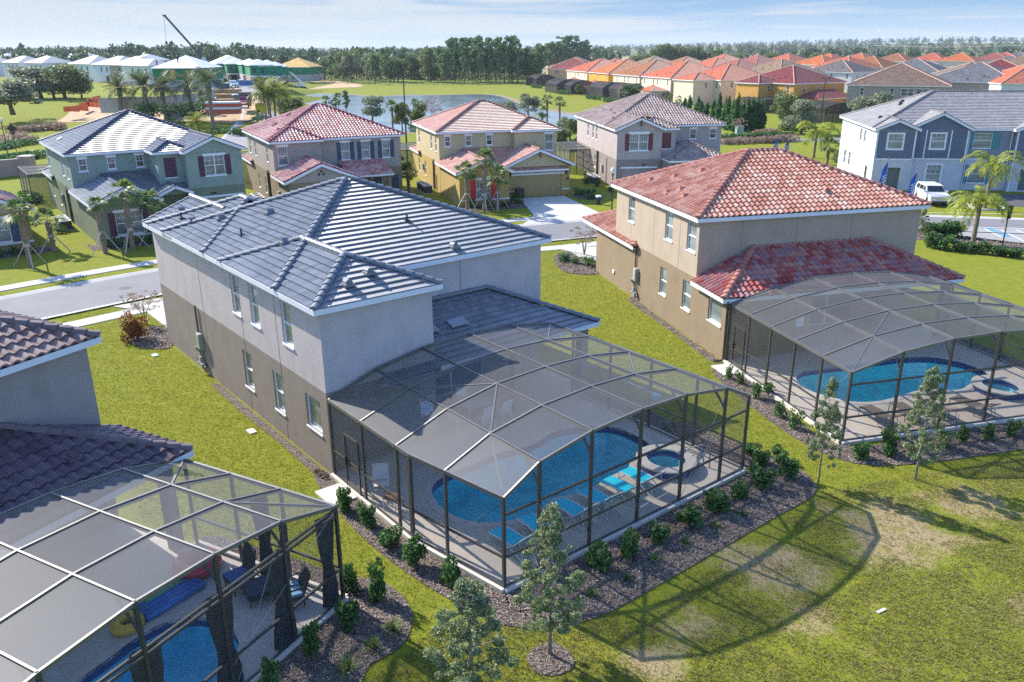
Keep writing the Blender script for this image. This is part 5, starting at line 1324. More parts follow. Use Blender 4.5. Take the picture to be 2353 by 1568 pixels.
V_.facade((5.15, 0), (5.15, -2.2), 0, 3.2, flat=0); V_.facade((5.15, -2.2), (12.0, -2.2), 0, 3.2, [(1.5, 2.6, 0.05, 2.3, 'door', {}), (4, 5.5, 0.9, 2.4, 'double', wsd)], flat=0); V_.facade((12.0, -2.2), (12.0, 4.2), 0, 3.2, flat=0)
q = MB(); q.box(0.5, 4.7, -0.06, 0.0, 2.3, 2.48); V_.part(q, 'garage_trim', WHITE)
q = MB(); q.box(2.9, 3.35, -0.05, 0.0, 2.6, 2.75); V_.part(q, 'number_plate', BLACKINK)
q = MB(); q.beam((2.55, -0.4, 6.9), (2.55, -0.4, 7.45), 0.12, 0.16); V_.part(q, 'gable_bracket', plain('bracket_brown', (0.12, 0.03, 0.02), 0.6))
q = MB(); q.tube([(-0.06, 8.2, 0.1), (-0.06, 8.2, 3.3)], 0.07, 8); q.tube([(-0.06, 8.75, 0.1), (-0.06, 8.75, 3.3)], 0.07, 8); V_.part(q, 'drain_pipe', plain('drain_brown', (0.08, 0.06, 0.045), 0.6))
q = MB(); q.tube([(-0.07, 4.1, 0.1), (-0.07, 4.1, 3.0)], 0.045, 8); q.box(-0.22, -0.02, 5.8, 6.4, 1.2, 2.0); V_.part(q, 'meter_box', plain('meter_grey', (0.36, 0.37, 0.34), 0.5))
for a, b in ((1.1, 6.2), (1.9, 8.6), (2.3, 11.6)): V_.vent(a, b, 6.57 + 0.42 * (a + 0.35) + 0.06, (-1, 0))
V_.finish()

# ---- house cut by the left edge (tan, blue shutters)
BL = plain('slate_blue_shutter', (0.045, 0.075, 0.14), 0.6)
fo = at(0, 520, 0.0)
T_ = House('house', 'tan single storey front with slate blue shutters at the far left edge', 'house', 40, 0, 0, world=(at(92, 568, 0).x, at(92, 568, 0).y), lo=stucco('tan_left', (0.36, 0.26, 0.13)), hi=stucco('tan_left_b', (0.42, 0.33, 0.21)), tile=MATS['rose_tile'], cap=MATS['rose_cap'], kind='s', tw=0.34, cl=0.42)
T_.facade((-6.5, 0), (-0.35, 0), 0, 3.0, [(2.6, 4.7, 0.75, 2.6, 'double', dict(glass=GLASSB, muntin=(1, 1), shutter=(0.55, BL), head=0.2))], flat=0); T_.facade((-0.35, 0), (-0.35, 9), 0, 3.0, flat=0)
T_.gable(-6.9, 0.05, -0.4, 9, 3.0, 0.42, 'y', 'S', fsides='E', wallmat=1)
q = MB(); q.box(-6.6, -0.3, -0.07, 0, 0.52, 0.66); T_.part(q, 'wall_band', WHITE)
T_.facade((-8, 9), (-1.2, 9), 0, 6.4); T_.facade((-1.2, 9), (-1.2, 20), 0, 6.4, [(1, 1.9, 4.3, 6, 'sash', wsd)])
T_.hip(-14, -0.9, 8.65, 20.3, 6.37, 0.42)
T_.finish()

# ---- blue townhouse on the right
BLW = stucco('townhouse_white', (0.52, 0.55, 0.60)); SIDE = plain('pale_clapboard', (0.60, 0.62, 0.58), 0.8)
def clap(name, col):
    s = Sh(name); P = s.pos(); sp = s.n('ShaderNodeSeparateXYZ'); s.l(P, sp.inputs[0])
    fr = s.math('FRACT', s.math('MULTIPLY', sp.outputs[2], 5.5)); f = s.noise(P, 1.5, 4)
    c = s.ramp(f, [(0.3, tuple(x * 0.9 for x in col)), (0.7, tuple(x * 1.08 for x in col))])
    s.bsdf(c, 0.75, s.bump(fr, 0.7, 0.02)); return s.m
NAVY = clap('navy_clapboard', (0.12, 0.155, 0.22)); GREYB = clap('grey_blue_clapboard', (0.22, 0.26, 0.32)); PALE = clap('white_clapboard', (0.62, 0.65, 0.62))
TEALS = plain('teal_shutter', (0.06, 0.24, 0.28), 0.6)
B_ = House('townhouse', 'white and navy clapboard townhouse with teal shutters at the right edge', 'townhouse', -9, 0, 0, world=(39.75, 90.93), lo=BLW, hi=GREYB, tile=mk('townhouse_tile', [(0.28, 0.265, 0.25), (0.34, 0.32, 0.305), (0.40, 0.38, 0.365)], 'flat', 0.6, 1.0), cap=mk('townhouse_cap', [(0.22, 0.20, 0.19), (0.28, 0.26, 0.25)], 's'), kind='flat', tw=0.33, cl=0.36)
cas = dict(glass=GLASSB, casing=0.14, muntin=(2, 1), sill=False, depth=0.06)
B_.facade((0, 17), (0, 0), 0, 6.37, [(9.6, 10.4, 4.6, 5.95, 'sash', dict(glass=GLASSB, casing=0.07, sill=False)), (11.5, 12.3, 4.6, 5.95, 'sash', dict(glass=GLASSB, casing=0.07, sill=False)), (3.0, 4.0, 1.2, 2.8, 'sash', dict(glass=GLASSB, casing=0.07, sill=False)), (5.5, 6.4, 1.2, 2.8, 'sash', dict(glass=GLASSB, casing=0.07, sill=False)), (13.6, 14.6, 0.1, 2.3, 'door', {})], flat=0)
B_.facade((0, 0), (4.0, 0), 0, 6.37, [(1.15, 2.7, 4.45, 6.05, 'sash', cas), (1.3, 3.0, 0.1, 2.5, 'door', dict(mat=plain('door_teal_grey', (0.10, 0.15, 0.15), 0.4), depth=0.6))])
B_.facade((4.0, 0.7), (9.5, 0.7), 0, 6.37, [(1.75, 3.2, 4.45, 6.05, 'sash', cas), (1.75, 3.3, 0.75, 2.75, 'sash', cas)])
B_.facade((4.0, 0.0), (4.0, 0.7), 0, 6.37)
B_.facade((9.5, 1.2), (14.2, 1.2), 0, 6.37, [(0.75, 2.6, 4.5, 6.1, 'sash', dict(glass=GLASSB, muntin=(2, 1), shutter=(0.75, TEALS), sill=True)), (0.75, 2.6, 0.75, 2.7, 'sash', dict(glass=GLASSB, shutter=(0.75, TEALS)))])
B_.facade((9.5, 0.7), (9.5, 1.2), 0, 6.37)
B_.facade((14.2, 0.5), (22, 0.5), 0, 6.37, [(1.0, 2.6, 0.1, 2.5, 'door', dict(mat=plain('door_teal_grey', (0.10, 0.15, 0.15), 0.4), depth=0.6)), (2.4, 4.0, 4.45, 6.05, 'sash', cas)]); B_.facade((14.2, 1.2), (14.2, 0.5), 0, 6.37)
B_.facade((22, 0.5), (22, 17), 0, 6.37); B_.facade((22, 17), (0, 17), 0, 6.37)
B_.hip(-0.35, 26, 0.9, 17.35, 6.37, 0.42, sides='SWN', fsides='SWN')
B_.gable(3.2, 9.9, 0.35, 9.0, 6.37, 0.50, 'y', 'S', fsides='')
B_.gable(-0.35, 4.35, -0.35, 5.0, 6.37, 0.42, 'y', 'S', fsides='W')
B_.gable(13.9, 22.6, 0.15, 9.0, 6.37, 0.42, 'y', 'S', fsides='W')
def panel(x0, x1, z0, z1, y, holes, mat, nm):
    m_ = MB(); xs = sorted({x0, x1, *[h[0] for h in holes], *[h[1] for h in holes]}); zs = sorted({z0, z1, *[h[2] for h in holes], *[h[3] for h in holes]})
    for i in range(len(xs) - 1):
        for k in range(len(zs) - 1):
            if any(h[0] < (xs[i] + xs[i + 1]) / 2 < h[1] and h[2] < (zs[k] + zs[k + 1]) / 2 < h[3] for h in holes): continue
            m_.box(xs[i], xs[i + 1], y - 0.025, y - 0.002, zs[k], zs[k + 1])
    B_.part(m_, nm, mat)
panel(0.02, 3.98, 3.4, 6.5, 0.0, [(1.01, 2.84, 4.31, 6.19)], NAVY, 'cladding'); panel(4.02, 9.48, 3.4, 6.5, 0.7, [(5.61, 7.34, 4.31, 6.19)], NAVY, 'cladding')
panel(9.5, 14.2, 3.4, 6.5, 1.2, [(9.45, 12.9, 4.4, 6.2)], GREYB, 'cladding'); panel(14.22, 22, 3.4, 6.5, 0.5, [(16.4, 18.4, 4.31, 6.19)], NAVY, 'cladding')
m_ = MB()
for k in range(1): m_.add([(3.5, 0.62, 6.45), (9.6, 0.62, 6.45), (6.55, 0.62, 7.97)], [(0, 1, 2)]); m_.add([(0.0, -0.06, 6.45), (4.0, -0.06, 6.45), (2.0, -0.06, 7.29)], [(0, 1, 2)]); m_.add([(14.3, 0.42, 6.45), (22.2, 0.42, 6.45), (18.25, 0.42, 8.1)], [(0, 1, 2)])
B_.part(m_, 'gable_cladding', NAVY)
q = MB()
for xx, y in ((0.0, 0), (3.9, 0), (4.1, 0.7), (9.4, 0.7), (14.3, 0.5)): q.box(xx - 0.06, xx + 0.1, y - 0.07, y - 0.02, 0.0 if xx in (14.3,) else 3.3, 6.4)
for xx in (5.2, 7.75): q.box(xx - 0.06, xx + 0.06, 0.62, 0.68, 3.4, 6.4)
q.box(0, 9.5, 0.62, 0.69, 3.28, 3.42); q.box(0, 4.0, -0.07, -0.0, 3.28, 3.42); q.box(9.5, 14.2, 1.13, 1.2, 3.28, 3.42); q.box(-0.05, 0.0, 0, 17, 3.28, 3.42); q.box(-0.06, 0.0, -0.07, 0.1, 0, 6.4)
B_.part(q, 'corner_board', WHITE)
q = MB(); q.tube([(14.0, 1.1, 0.1), (14.0, 1.1, 6.3)], 0.06, 8); q.tube([(9.75, 1.1, 0.1), (9.75, 1.1, 6.3)], 0.06, 8); B_.part(q, 'downspout', WHITE)
for a, b in ((1.4, 5.2), (4.3, 8.6), (4.6, 9.6), (4.9, 10.0), (6.3, 12.2), (6.9, 11.5)): B_.vent(a, b, 6.57 + 0.42 * (a + 0.35) + 0.06, (-1, 0), DARKMETAL)
B_.finish()

# ---- air conditioners beside the houses
for H, pts, nm in ((G_, ((-1.1, 3.0), (-1.1, 1.8), (-1.1, 0.6)), 'green house'), (P_, ((-1.2, 5.3), (-1.2, 4.1), (-1.2, 2.9)), 'taupe red roofed house'), (Yh, ((-1.4, 3.5), (-1.3, 2.0), (-1.3, 0.7)), 'yellow house'), (V_, ((-1.2, 6.8), (-1.2, 5.5), (-1.2, 4.2)), 'mauve house')):
    for k, (x, y) in enumerate(pts):
        w = H.world(x, y); ac_unit(w, H.t, 'dark air conditioner beside the %s, %s of three' % (nm, ('farthest', 'middle', 'nearest')[k]))
# ---- far-side cages of those houses
for H, x0, y0, x1, y1, lb in ((G_, -1.6, 17.0, 10, 25, 'screen cage behind the sage green house'), (P_, -1.5, 17, 10, 25, 'screen cage behind the taupe house'), (Yh, -1.8, 15.8, 10, 24, 'screen cage behind the yellow house'), (V_, -2.6, 12.5, 0, 22, 'screen cage beside the rear of the mauve house')):
    o = thing('pool_cage', lb, 'pool cage', H.world(x0, y0), H.t); f = MB(); s_ = MB(); off = (x0, y0, 0)
    for x in np.linspace(x0, x1, 4):
        f.beam((x, y0, 3.0), (x, y1, 3.0), 0.06, 0.1); f.tube([(x, y0, 0), (x, y0, 3)], 0.04, 4); f.tube([(x, y1, 0), (x, y1, 3)], 0.04, 4)
    for y in np.linspace(y0, y1, 4): f.beam((x0, y, 3.0), (x1, y, 3.0), 0.06, 0.1); f.tube([(x0, y, 0), (x0, y, 3)], 0.04, 4)
    f.build('frame', BRONZE, o, off)
    s_.add([(x0, y0, 0), (x1, y0, 0), (x1, y1, 0), (x0, y1, 0), (x0, y0, 3.02), (x1, y0, 3.02), (x1, y1, 3.02), (x0, y1, 3.02)], [(4, 5, 6, 7), (0, 1, 5, 4), (3, 0, 4, 7), (2, 3, 7, 6)])
    s_.build('screen', SCREEN, o, off)
# ================================================================ ground, streets, beds
def grass_ground():
    s = Sh('lawn'); P = s.pos()
    sp = s.n('ShaderNodeSeparateXYZ'); s.l(P, sp.inputs[0])
    f1 = s.noise(P, 0.16, 6, 0.6); f2 = s.noise(P, 1.7, 5, 0.65); f3 = s.noise(P, 16, 4, 0.7); f4 = s.noise(P, 0.5, 5, 0.6)
    lush = s.ramp(f2, [(0.25, (0.14, 0.195, 0.016)), (0.5, (0.22, 0.265, 0.024)), (0.75, (0.33, 0.32, 0.045))])
    warm = s.mix(s.math('MULTIPLY', f1, 0.55), lush, (0.38, 0.33, 0.04))
    fine = s.mix(s.math('MULTIPLY', f3, 0.55), warm, (0.055, 0.085, 0.012))
    dry = s.ramp(f3, [(0.2, (0.15, 0.11, 0.05)), (0.5, (0.36, 0.275, 0.15)), (0.8, (0.52, 0.42, 0.27))])
    # thin, dry turf: patches in the open ground behind the middle cage
    tot = None
    for (cx_, cy_, r_, w_) in DRY:
        d = s.n('ShaderNodeVectorMath', operation='DISTANCE'); s.l(P, d.inputs[0]); d.inputs[1].default_value = (cx_, cy_, 0)
        g = s.n('ShaderNodeMapRange', interpolation_type='SMOOTHSTEP'); g.inputs[1].default_value = 0; g.inputs[2].default_value = r_; g.inputs[3].default_value = w_; g.inputs[4].default_value = 0
        s.l(d.outputs['Value'], g.inputs[0]); tot = g.outputs[0] if tot is None else s.math('MAXIMUM', tot, g.outputs[0])
    k = s.math('ADD', tot, s.math('MULTIPLY', s.math('SUBTRACT', f4, 0.5), 1.8))
    k = s.math('ADD', k, s.math('MULTIPLY', s.math('SUBTRACT', f2, 0.5), 1.3))
    dm = s.n('ShaderNodeMapRange', interpolation_type='SMOOTHSTEP'); dm.inputs[1].default_value = 0.34; dm.inputs[2].default_value = 0.95; s.l(k, dm.inputs[0])
    c = s.mix(dm.outputs[0], fine, dry)
    # far fields: paler olive
    dist = s.n('ShaderNodeVectorMath', operation='LENGTH'); s.l(P, dist.inputs[0])
    fr = s.n('ShaderNodeMapRange'); fr.inputs[1].default_value = 330; fr.inputs[2].default_value = 700; s.l(dist.outputs['Value'], fr.inputs[0])
    far = s.ramp(s.noise(P, 0.012, 5), [(0.35, (0.09, 0.11, 0.03)), (0.65, (0.23, 0.20, 0.08))])
    c = s.mix(fr.outputs[0], c, far)
    s.bsdf(c, 0.95, s.bump(s.math('ADD', f3, s.math('MULTIPLY', f2, 0.6)), 0.9, 0.06), spec=0.1)
    return s.m
def wpt(px, py): p = at(px, py); return (p.x, p.y)
DRY = [(*wpt(2060, 1230), 4.2, 1.0), (*wpt(1780, 1300), 3.8, 0.85), (*wpt(1560, 1440), 2.6, 0.7), (*wpt(1850, 1420), 2.8, 0.62), (*wpt(2250, 1160), 4.0, 0.75), (*wpt(1500, 1530), 1.8, 0.9), (*wpt(2330, 1400), 2.5, 0.45), (*wpt(2000, 1520), 2.5, 0.4), (*wpt(640, 1130), 0.9, 0.4)]
LAWN = grass_ground()
holes = [ccw(house_pts(M, mp_loop)), ccw(house_pts(M, spa_hole)), ccw(house_pts(RH, rp_loop)), ccw(house_pts(RH, rspa_hole)), ccw(house_pts(LH, lp_loop))]
gm = MB()
NX0, NX1, NY0, NY1 = -70.0, 75.0, -20.0, 140.0
# flat near field, cut round the pools; split in strips so every hole lies inside one piece
def bbox(h): xs = [p[0] for p in h]; ys = [p[1] for p in h]; return min(xs) - .4, max(xs) + .4, min(ys) - .4, max(ys) + .4
gm.sheet([(NX0, NY0), (NX1, NY0), (NX1, NY1), (NX0, NY1)], 0.0, 0, holes)
xs = [-5000, -3500, -2400, -1600, -1100, -800, -600, -450, -350, -280, -230, -190, -160, -135, -115, -100, -90, -80, NX0, -60, -50, -40, -20, 0, 20, 40, 60, NX1, 95, 130, 180, 260, 400, 600, 900, 1300, 1900, 2700, 3600, 5000]
ys = [-80, NY0, 20, 60, 100, NY1, 148, 156, 164, 172, 180, 190, 210, 240, 280, 330, 400, 500, 620, 760, 900, 1050, 1200, 1400, 1650, 1900, 2200, 2600, 3200, 4200, 6000]
idx = {}
for i in range(len(xs) - 1):
    for j in range(len(ys) - 1):
        if xs[i] >= NX0 and xs[i + 1] <= NX1 and ys[j] >= NY0 and ys[j + 1] <= NY1: continue
        q = [(xs[i], ys[j]), (xs[i + 1], ys[j]), (xs[i + 1], ys[j + 1]), (xs[i], ys[j + 1])]
        gm.add([(*p, hgt(*p)) for p in q], [(0, 1, 2, 3)])
g = gm.build('ground', LAWN); struct(g)

ASPH = plain('asphalt', (0.20, 0.20, 0.205), 0.85, 0.10, 0.5, 0.25, 70, spec=0.3)
ASPHD = plain('asphalt_dark', (0.10, 0.10, 0.105), 0.85, 0.12, 0.5, 0.25, 70, spec=0.3)
WALKC = plain('sidewalk_concrete', (0.50, 0.485, 0.45), 0.9, 0.10, 0.7, 0.15, 40, spec=0.2)
def smooth_line(pts, n=6):
    out = []; P = [Vector(p) for p in pts]; P = [P[0] * 2 - P[1]] + P + [P[-1] * 2 - P[-2]]
    for i in range(1, len(P) - 2):
        p0, p1, p2, p3 = P[i - 1:i + 3]
        for k in range(n):
            t = k / n
            out.append(0.5 * ((2 * p1) + (p2 - p0) * t + (2 * p0 - 5 * p1 + 4 * p2 - p3) * t * t + (3 * p1 - p0 - 3 * p2 + p3) * t ** 3))
    out.append(P[-2]); return out
def offs(line, d):
    out = []
    for i, p in enumerate(line):
        t = (line[min(i + 1, len(line) - 1)] - line[max(i - 1, 0)]).normalized(); out.append(Vector((p.x - t.y * d, p.y + t.x * d)))
    return out
def strip(mb, line, d0, d1, z, mat=0, z2=None):
    a, b = offs(line, d0), offs(line, d1)
    v = [(p.x, p.y, hgt(p.x, p.y) + z) for p in a] + [(p.x, p.y, hgt(p.x, p.y) + (z if z2 is None else z2)) for p in b]; n = len(a)
    mb.add(v, [(i + n, i, i + 1, i + n + 1) for i in range(n - 1)], mat)
street = smooth_line([(-75, 3.5), (-60, 18.6), (-45, 33.6), (-30.5, 48.1), (-23.4, 55.0), (-12, 63.6), (1.8, 69.2), (8.5, 71.6), (20, 74.0), (32, 73.6), (45, 71.0), (60, 67.5), (90, 60)])
m_ = MB(); strip(m_, street, -3.0, 3.0, 0.012); o = struct(m_.build('street', ASPH))
m_ = MB(); strip(m_, street, 3.0, 3.45, 0.012, 0, 0.10); strip(m_, street, 3.45, 3.6, 0.10, 0, 0.09); strip(m_, street, -3.45, -3.0, 0.10, 0, 0.012); strip(m_, street, -3.6, -3.45, 0.09, 0, 0.10); struct(m_.build('kerb', WALKC))
def sidewalk(line, d0, d1, name='sidewalk'):
    m_ = MB(); a, b = offs(line, d0), offs(line, d1)
    strip(m_, line, d0, d1, 0.05); strip(m_, line, d0 - 0.02, d0, 0.0, 0, 0.05); strip(m_, line, d1, d1 + 0.02, 0.05, 0, 0.0)
    o = struct(m_.build(name, WALKC)); return o
sidewalk(street[:46], 5.2, 6.5); sidewalk(street[10:44], -6.4, -5.1)
# driveways
def slab_pts(name, pts, z, mat=WALKC):
    m_ = MB(); m_.prism(ccw([tuple(p) for p in pts]), 0.0, z); return struct(m_.build(name, mat))
slab_pts('driveway', [(0.9, 86.4), (5.6, 87.9), (8.5, 78.0), (9.6, 75.6), (1.0, 72.8), (2.2, 76.6)], 0.06)
w = [M.world(*p) for p in ((-44.7, 17.5), (-44.7, 12.3), (-51.0, 12.3), (-53.3, 11.0), (-53.3, 19.0), (-51.0, 18.0))]
slab_pts('driveway', [(p.x, p.y) for p in w], 0.065)
w = [RH.world(*p) for p in ((-53.3, 20.6), (-53.3, 26.0), (-59.0, 26.5), (-59.5, 28), (-60.5, 19.5), (-59.2, 20.2))]
slab_pts('driveway', [(p.x, p.y) for p in w], 0.067)
for H, x0, x1, y0, y1 in ((G_, 8.9, 13.3, -4.4, -11.5), (P_, 0.6, 6.0, -5.6, -9.5), (V_, 0.4, 4.8, -0.1, -14.5)):
    w = [H.world(*p) for p in ((x0, y0), (x1, y0), (x1, y1), (x0, y1))]; slab_pts('driveway', [(p.x, p.y) for p in w], 0.062)
# parking bays and islands in front of the blue townhouse
pk = [wpt(2115, 498), wpt(2353, 512), wpt(2420, 455), wpt(2140, 447)]
slab_pts('parking_lot', [wpt(2080, 470), wpt(2450, 478), wpt(2470, 448), wpt(2100, 446)], 0.02, ASPHD)
slab_pts('parking_bay', [wpt(2165, 545), wpt(2480, 575), wpt(2480, 528), wpt(2190, 522)], 0.03, plain('bay_concrete', (0.30, 0.30, 0.29), 0.9))
PAINTB = plain('paint_blue', (0.08, 0.30, 0.52), 0.7); PAINTW = plain('paint_white', (0.75, 0.75, 0.73), 0.7)
def line_mark(px0, px1, w, mat, z=0.038):
    a, b = at(*px0), at(*px1); m_ = MB(); d = (b - a); d.z = 0; n = Vector((-d.y, d.x, 0)).normalized() * w / 2
    m_.add([(a.x - n.x, a.y - n.y, z), (b.x - n.x, b.y - n.y, z), (b.x + n.x, b.y + n.y, z), (a.x + n.x, a.y + n.y, z)], [(0, 1, 2, 3)]); return struct(m_.build('road_marking', mat))
line_mark((2272, 526), (2318, 545), 0.5, PAINTB); line_mark((2262, 527), (2300, 546), 0.12, PAINTW); line_mark((2300, 530), (2353, 556), 0.12, PAINTW); line_mark((2335, 530), (2385, 550), 0.12, PAINTW)
line_mark((2130, 490), (2420, 494), 0.14, PAINTW, 0.03); line_mark((2185, 522), (2460, 530), 0.3, WALKC, 0.05)
isl = [wpt(2238, 482), wpt(2300, 484), wpt(2304, 478), wpt(2262, 462), wpt(2225, 466)]
m_ = MB(); m_.prism(ccw(smooth_loop(isl, 3)), 0, 0.14); struct(m_.build('kerb_island', WALKC)); m_ = MB(); m_.prism(inset(ccw(smooth_loop(isl, 3)), -0.25), 0, 0.16); struct(m_.build('island_turf', LAWN))
# manhole cover
mh = thing('manhole_cover', 'round iron manhole cover in the grey street at left', 'manhole cover', at(287, 662, 0.014)); q = MB(); q.lathe((0, 0, 0), [(0.42, 0), (0.42, 0.012)], 20); 
for k in range(5): q.box(-0.3, 0.3, -0.24 + k * 0.11, -0.2 + k * 0.11, 0.012, 0.02)
q.build('lid', plain('iron', (0.12, 0.12, 0.12), 0.6), mh)
# distant site road and entry drive
site = smooth_line([wpt(480, 345), wpt(540, 335), wpt(575, 300), wpt(590, 275), wpt(598, 250), wpt(592, 225), wpt(575, 207), wpt(560, 199), wpt(545, 190)])
m_ = MB(); strip(m_, site, -3.4, 3.4, 0.03); struct(m_.build('site_road', plain('site_asphalt', (0.25, 0.245, 0.24), 0.9, 0.1, 0.3)))
m_ = MB(); strip(m_, site, 3.4, 4.0, 0.03, 0, 0.12); strip(m_, site, -4.0, -3.4, 0.12, 0, 0.03); struct(m_.build('kerb', WALKC))
pav = [wpt(x, y) for x, y in ((455, 283), (500, 277), (560, 283), (545, 305), (480, 298))]
slab_pts('paved_court', pav, 0.035, plain('pavers', (0.38, 0.33, 0.28), 0.9, 0.15, 2))
path = smooth_line([wpt(60, 325), wpt(110, 317), wpt(155, 311), wpt(200, 306)]); m_ = MB(); strip(m_, path, -0.8, 0.8, 0.03); struct(m_.build('footpath', WALKC))
# behind the front row: lane beyond the pond-side lots
lane = smooth_line([wpt(1500, 345), wpt(1700, 325), wpt(1850, 322), wpt(2000, 320)]); m_ = MB(); strip(m_, lane, -2.5, 2.5, 0.02); struct(m_.build('lane', ASPH))
# pond
pond_px = [(660, 219), (760, 217), (870, 222), (930, 219.5), (1010, 219), (1110, 217.5), (1155, 224), (1190, 238), (1230, 249), (1290, 260), (1335, 268), (1345, 290), (1300, 300), (1100, 300), (950, 305), (860, 300), (800, 285), (760, 260), (700, 240)]
pl = ccw(smooth_loop([wpt(*p) for p in pond_px], 4))
def pond_water():
    s = Sh('pond_water'); P = s.pos(); f = s.noise(P, 1.2, 4); big = s.noise(P, 0.06, 3)
    mp_ = s.n('ShaderNodeMapping'); mp_.inputs['Scale'].default_value = (0.5, 2.0, 1); s.l(P, mp_.inputs[0])
    s.bsdf((0.12, 0.145, 0.14), s.math('ADD', s.math('MULTIPLY', big, 0.14), 0.09), s.bump(s.noise(mp_.outputs[0], 1.5, 3), 0.06, 0.05), spec=0.6); return s.m
bank = MB(); bank.sheet(inset(pl, 2.6), 0.03, 0, [pl]); struct(bank.build('pond_bank', plain('bank_soil', (0.25, 0.18, 0.10), 0.95, 0.25, 0.4, 0.3, 3)))
wm = MB(); wm.sheet(pl, 0.035); struct(wm.build('pond_water', pond_water()))
# bare soil of the building site
SOIL = plain('site_soil', (0.46, 0.31, 0.17), 0.95, 0.25, 0.25, 0.5, 1.5)
def patch(name, px, mat, z=0.04, n=3, stuff=False):
    L = ccw(smooth_loop([wpt(*p) for p in px], n)); m_ = MB(); m_.sheet(L, 0.0); 
    m_.V = [(v[0], v[1], hgt(v[0], v[1]) + z) for v in m_.V]
    o = struct(m_.build(name, mat)); return o, L
patch('site_soil', [(60, 268), (130, 262), (180, 240), (240, 228), (330, 232), (430, 235), (520, 250), (555, 232), (600, 212), (640, 210), (600, 240), (560, 275), (430, 270), (300, 265), (160, 273)], SOIL)
patch('site_soil', [(700, 192), (760, 186), (800, 189), (835, 199), (760, 203), (690, 205)], SOIL, 0.05)
patch('dry_field', [(1240, 150), (1330, 128), (1600, 122), (1610, 140), (1330, 175)], plain('dry_field', (0.34, 0.27, 0.14), 0.95, 0.2, 0.02), 0.06)

# ---------------------------------------------------------------- mulch beds
def mulch_mat():
    s = Sh('mulch'); P = s.pos(); f = s.noise(P, 14, 5, 0.7); f2 = s.noise(P, 1.2, 3)
    c = s.ramp(f, [(0.25, (0.035, 0.025, 0.022)), (0.5, (0.11, 0.085, 0.068)), (0.75, (0.28, 0.22, 0.18))])
    c = s.mix(s.math('MULTIPLY', f2, 0.3), c, (0.25, 0.19, 0.16)); s.bsdf(c, 0.95, s.bump(f, 1.0, 0.04)); return s.m
MULCH = mulch_mat()
CHIP = leaf_mat('mulch_chips', [(0.05, 0.04, 0.032), (0.16, 0.125, 0.10), (0.30, 0.24, 0.195), (0.52, 0.44, 0.375)], 0.9, 0.0)
chipV, chipF = [], []
def in_poly(x, y, poly):
    c = False; n = len(poly); j = n - 1
    for i in range(n):
        if ((poly[i][1] > y) != (poly[j][1] > y)) and (x < (poly[j][0] - poly[i][0]) * (y - poly[i][1]) / (poly[j][1] - poly[i][1]) + poly[i][0]): c = not c
        j = i
    return c
def in_poly_np(x, y, poly):
    c = np.zeros(len(x), bool); n = len(poly); j = n - 1
    for i in range(n):
        xi, yi, xj, yj = poly[i][0], poly[i][1], poly[j][0], poly[j][1]
        cond = ((yi > y) != (yj > y)) & (x < (xj - xi) * (y - yi) / (yj - yi + 1e-12) + xi); c ^= cond; j = i
    return c
def scatter(poly, dens):
    xs_ = [p[0] for p in poly]; ys_ = [p[1] for p in poly]; n = int((max(xs_) - min(xs_)) * (max(ys_) - min(ys_)) * dens)
    x = rng.uniform(min(xs_), max(xs_), n); y = rng.uniform(min(ys_), max(ys_), n); k = in_poly_np(x, y, poly); return x[k], y[k]
BEDS = []
def bed(pts, dens=150, n=3, pix=True, size=0.05, z=0.03):
    L = ccw(smooth_loop([wpt(*p) for p in pts] if pix else pts, n)); BEDS.append(L)
    m_ = MB(); m_.prism(L, 0, z); struct(m_.build('mulch_bed', MULCH))
    x, y = scatter(L, dens); k = len(x)
    a = rng.uniform(0, 2 * np.pi, k); t = rng.uniform(-0.5, 0.7, k); l = size * rng.uniform(0.6, 1.7, k); w_ = size * rng.uniform(0.25, 0.5, k); zz = z + rng.uniform(0.004, 0.035, k)
    dx, dy = np.cos(a) * np.cos(t), np.sin(a) * np.cos(t); dz = np.sin(t) * 0.6
    c = np.stack([x, y, zz + l * abs(dz) * 0.5], 1); d = np.stack([dx, dy, dz], 1) * l[:, None]; s_ = np.stack([-np.sin(a), np.cos(a), rng.uniform(-0.4, 0.4, k)], 1) * w_[:, None]
    o = sum(len(v) for v in chipV); v = np.concatenate([c - d - s_, c + d - s_ * 0.7, c + d + s_, c - d + s_ * 0.8]); f = np.stack([np.arange(k), np.arange(k) + k, np.arange(k) + 2 * k, np.arange(k) + 3 * k], 1) + o
    chipV.append(v); chipF.append(f); return L
def mw(a, b): p = M.world(a, b); return (p.x, p.y)
def rw(a, b): p = RH.world(a, b); return (p.x, p.y)
def lw(a, b): p = LH.world(a, b); return (p.x, p.y)
# round the middle cage: left strip and rear strip
bed([mw(-24.0, 11.55), mw(-22, 11.52), mw(-19.75, 11.52), mw(-17.8, 11.85), mw(-15.7, 12.2), mw(-14.6, 12.3), mw(-14.2, 11.9), mw(-14.9, 11.3), mw(-16.5, 10.9), mw(-18.5, 10.6), mw(-20.5, 10.5), mw(-22.5, 10.6), mw(-24, 10.8)], 330, 3, False, 0.035)
bed([mw(-15.68, 12.2), mw(-15.68, 15), mw(-15.68, 18), mw(-15.68, 21), mw(-15.68, 23.9), mw(-16.6, 24.0), mw(-18.5, 24.1), mw(-20.2, 24.2), mw(-20.2, 25.2), mw(-18, 25.4), mw(-15.4, 25.6), mw(-13.9, 25.2), mw(-13.2, 24.2), mw(-13.2, 22), mw(-13.2, 19), mw(-13.2, 16), mw(-13.3, 13.6), mw(-14.0, 12.4)], 330, 3, False, 0.035)
bed([mw(-20.2, 23.85), mw(-20.2, 25.0), mw(-24, 25.2), mw(-26, 25.3), mw(-26, 23.9)], 200, 2, False, 0.035)
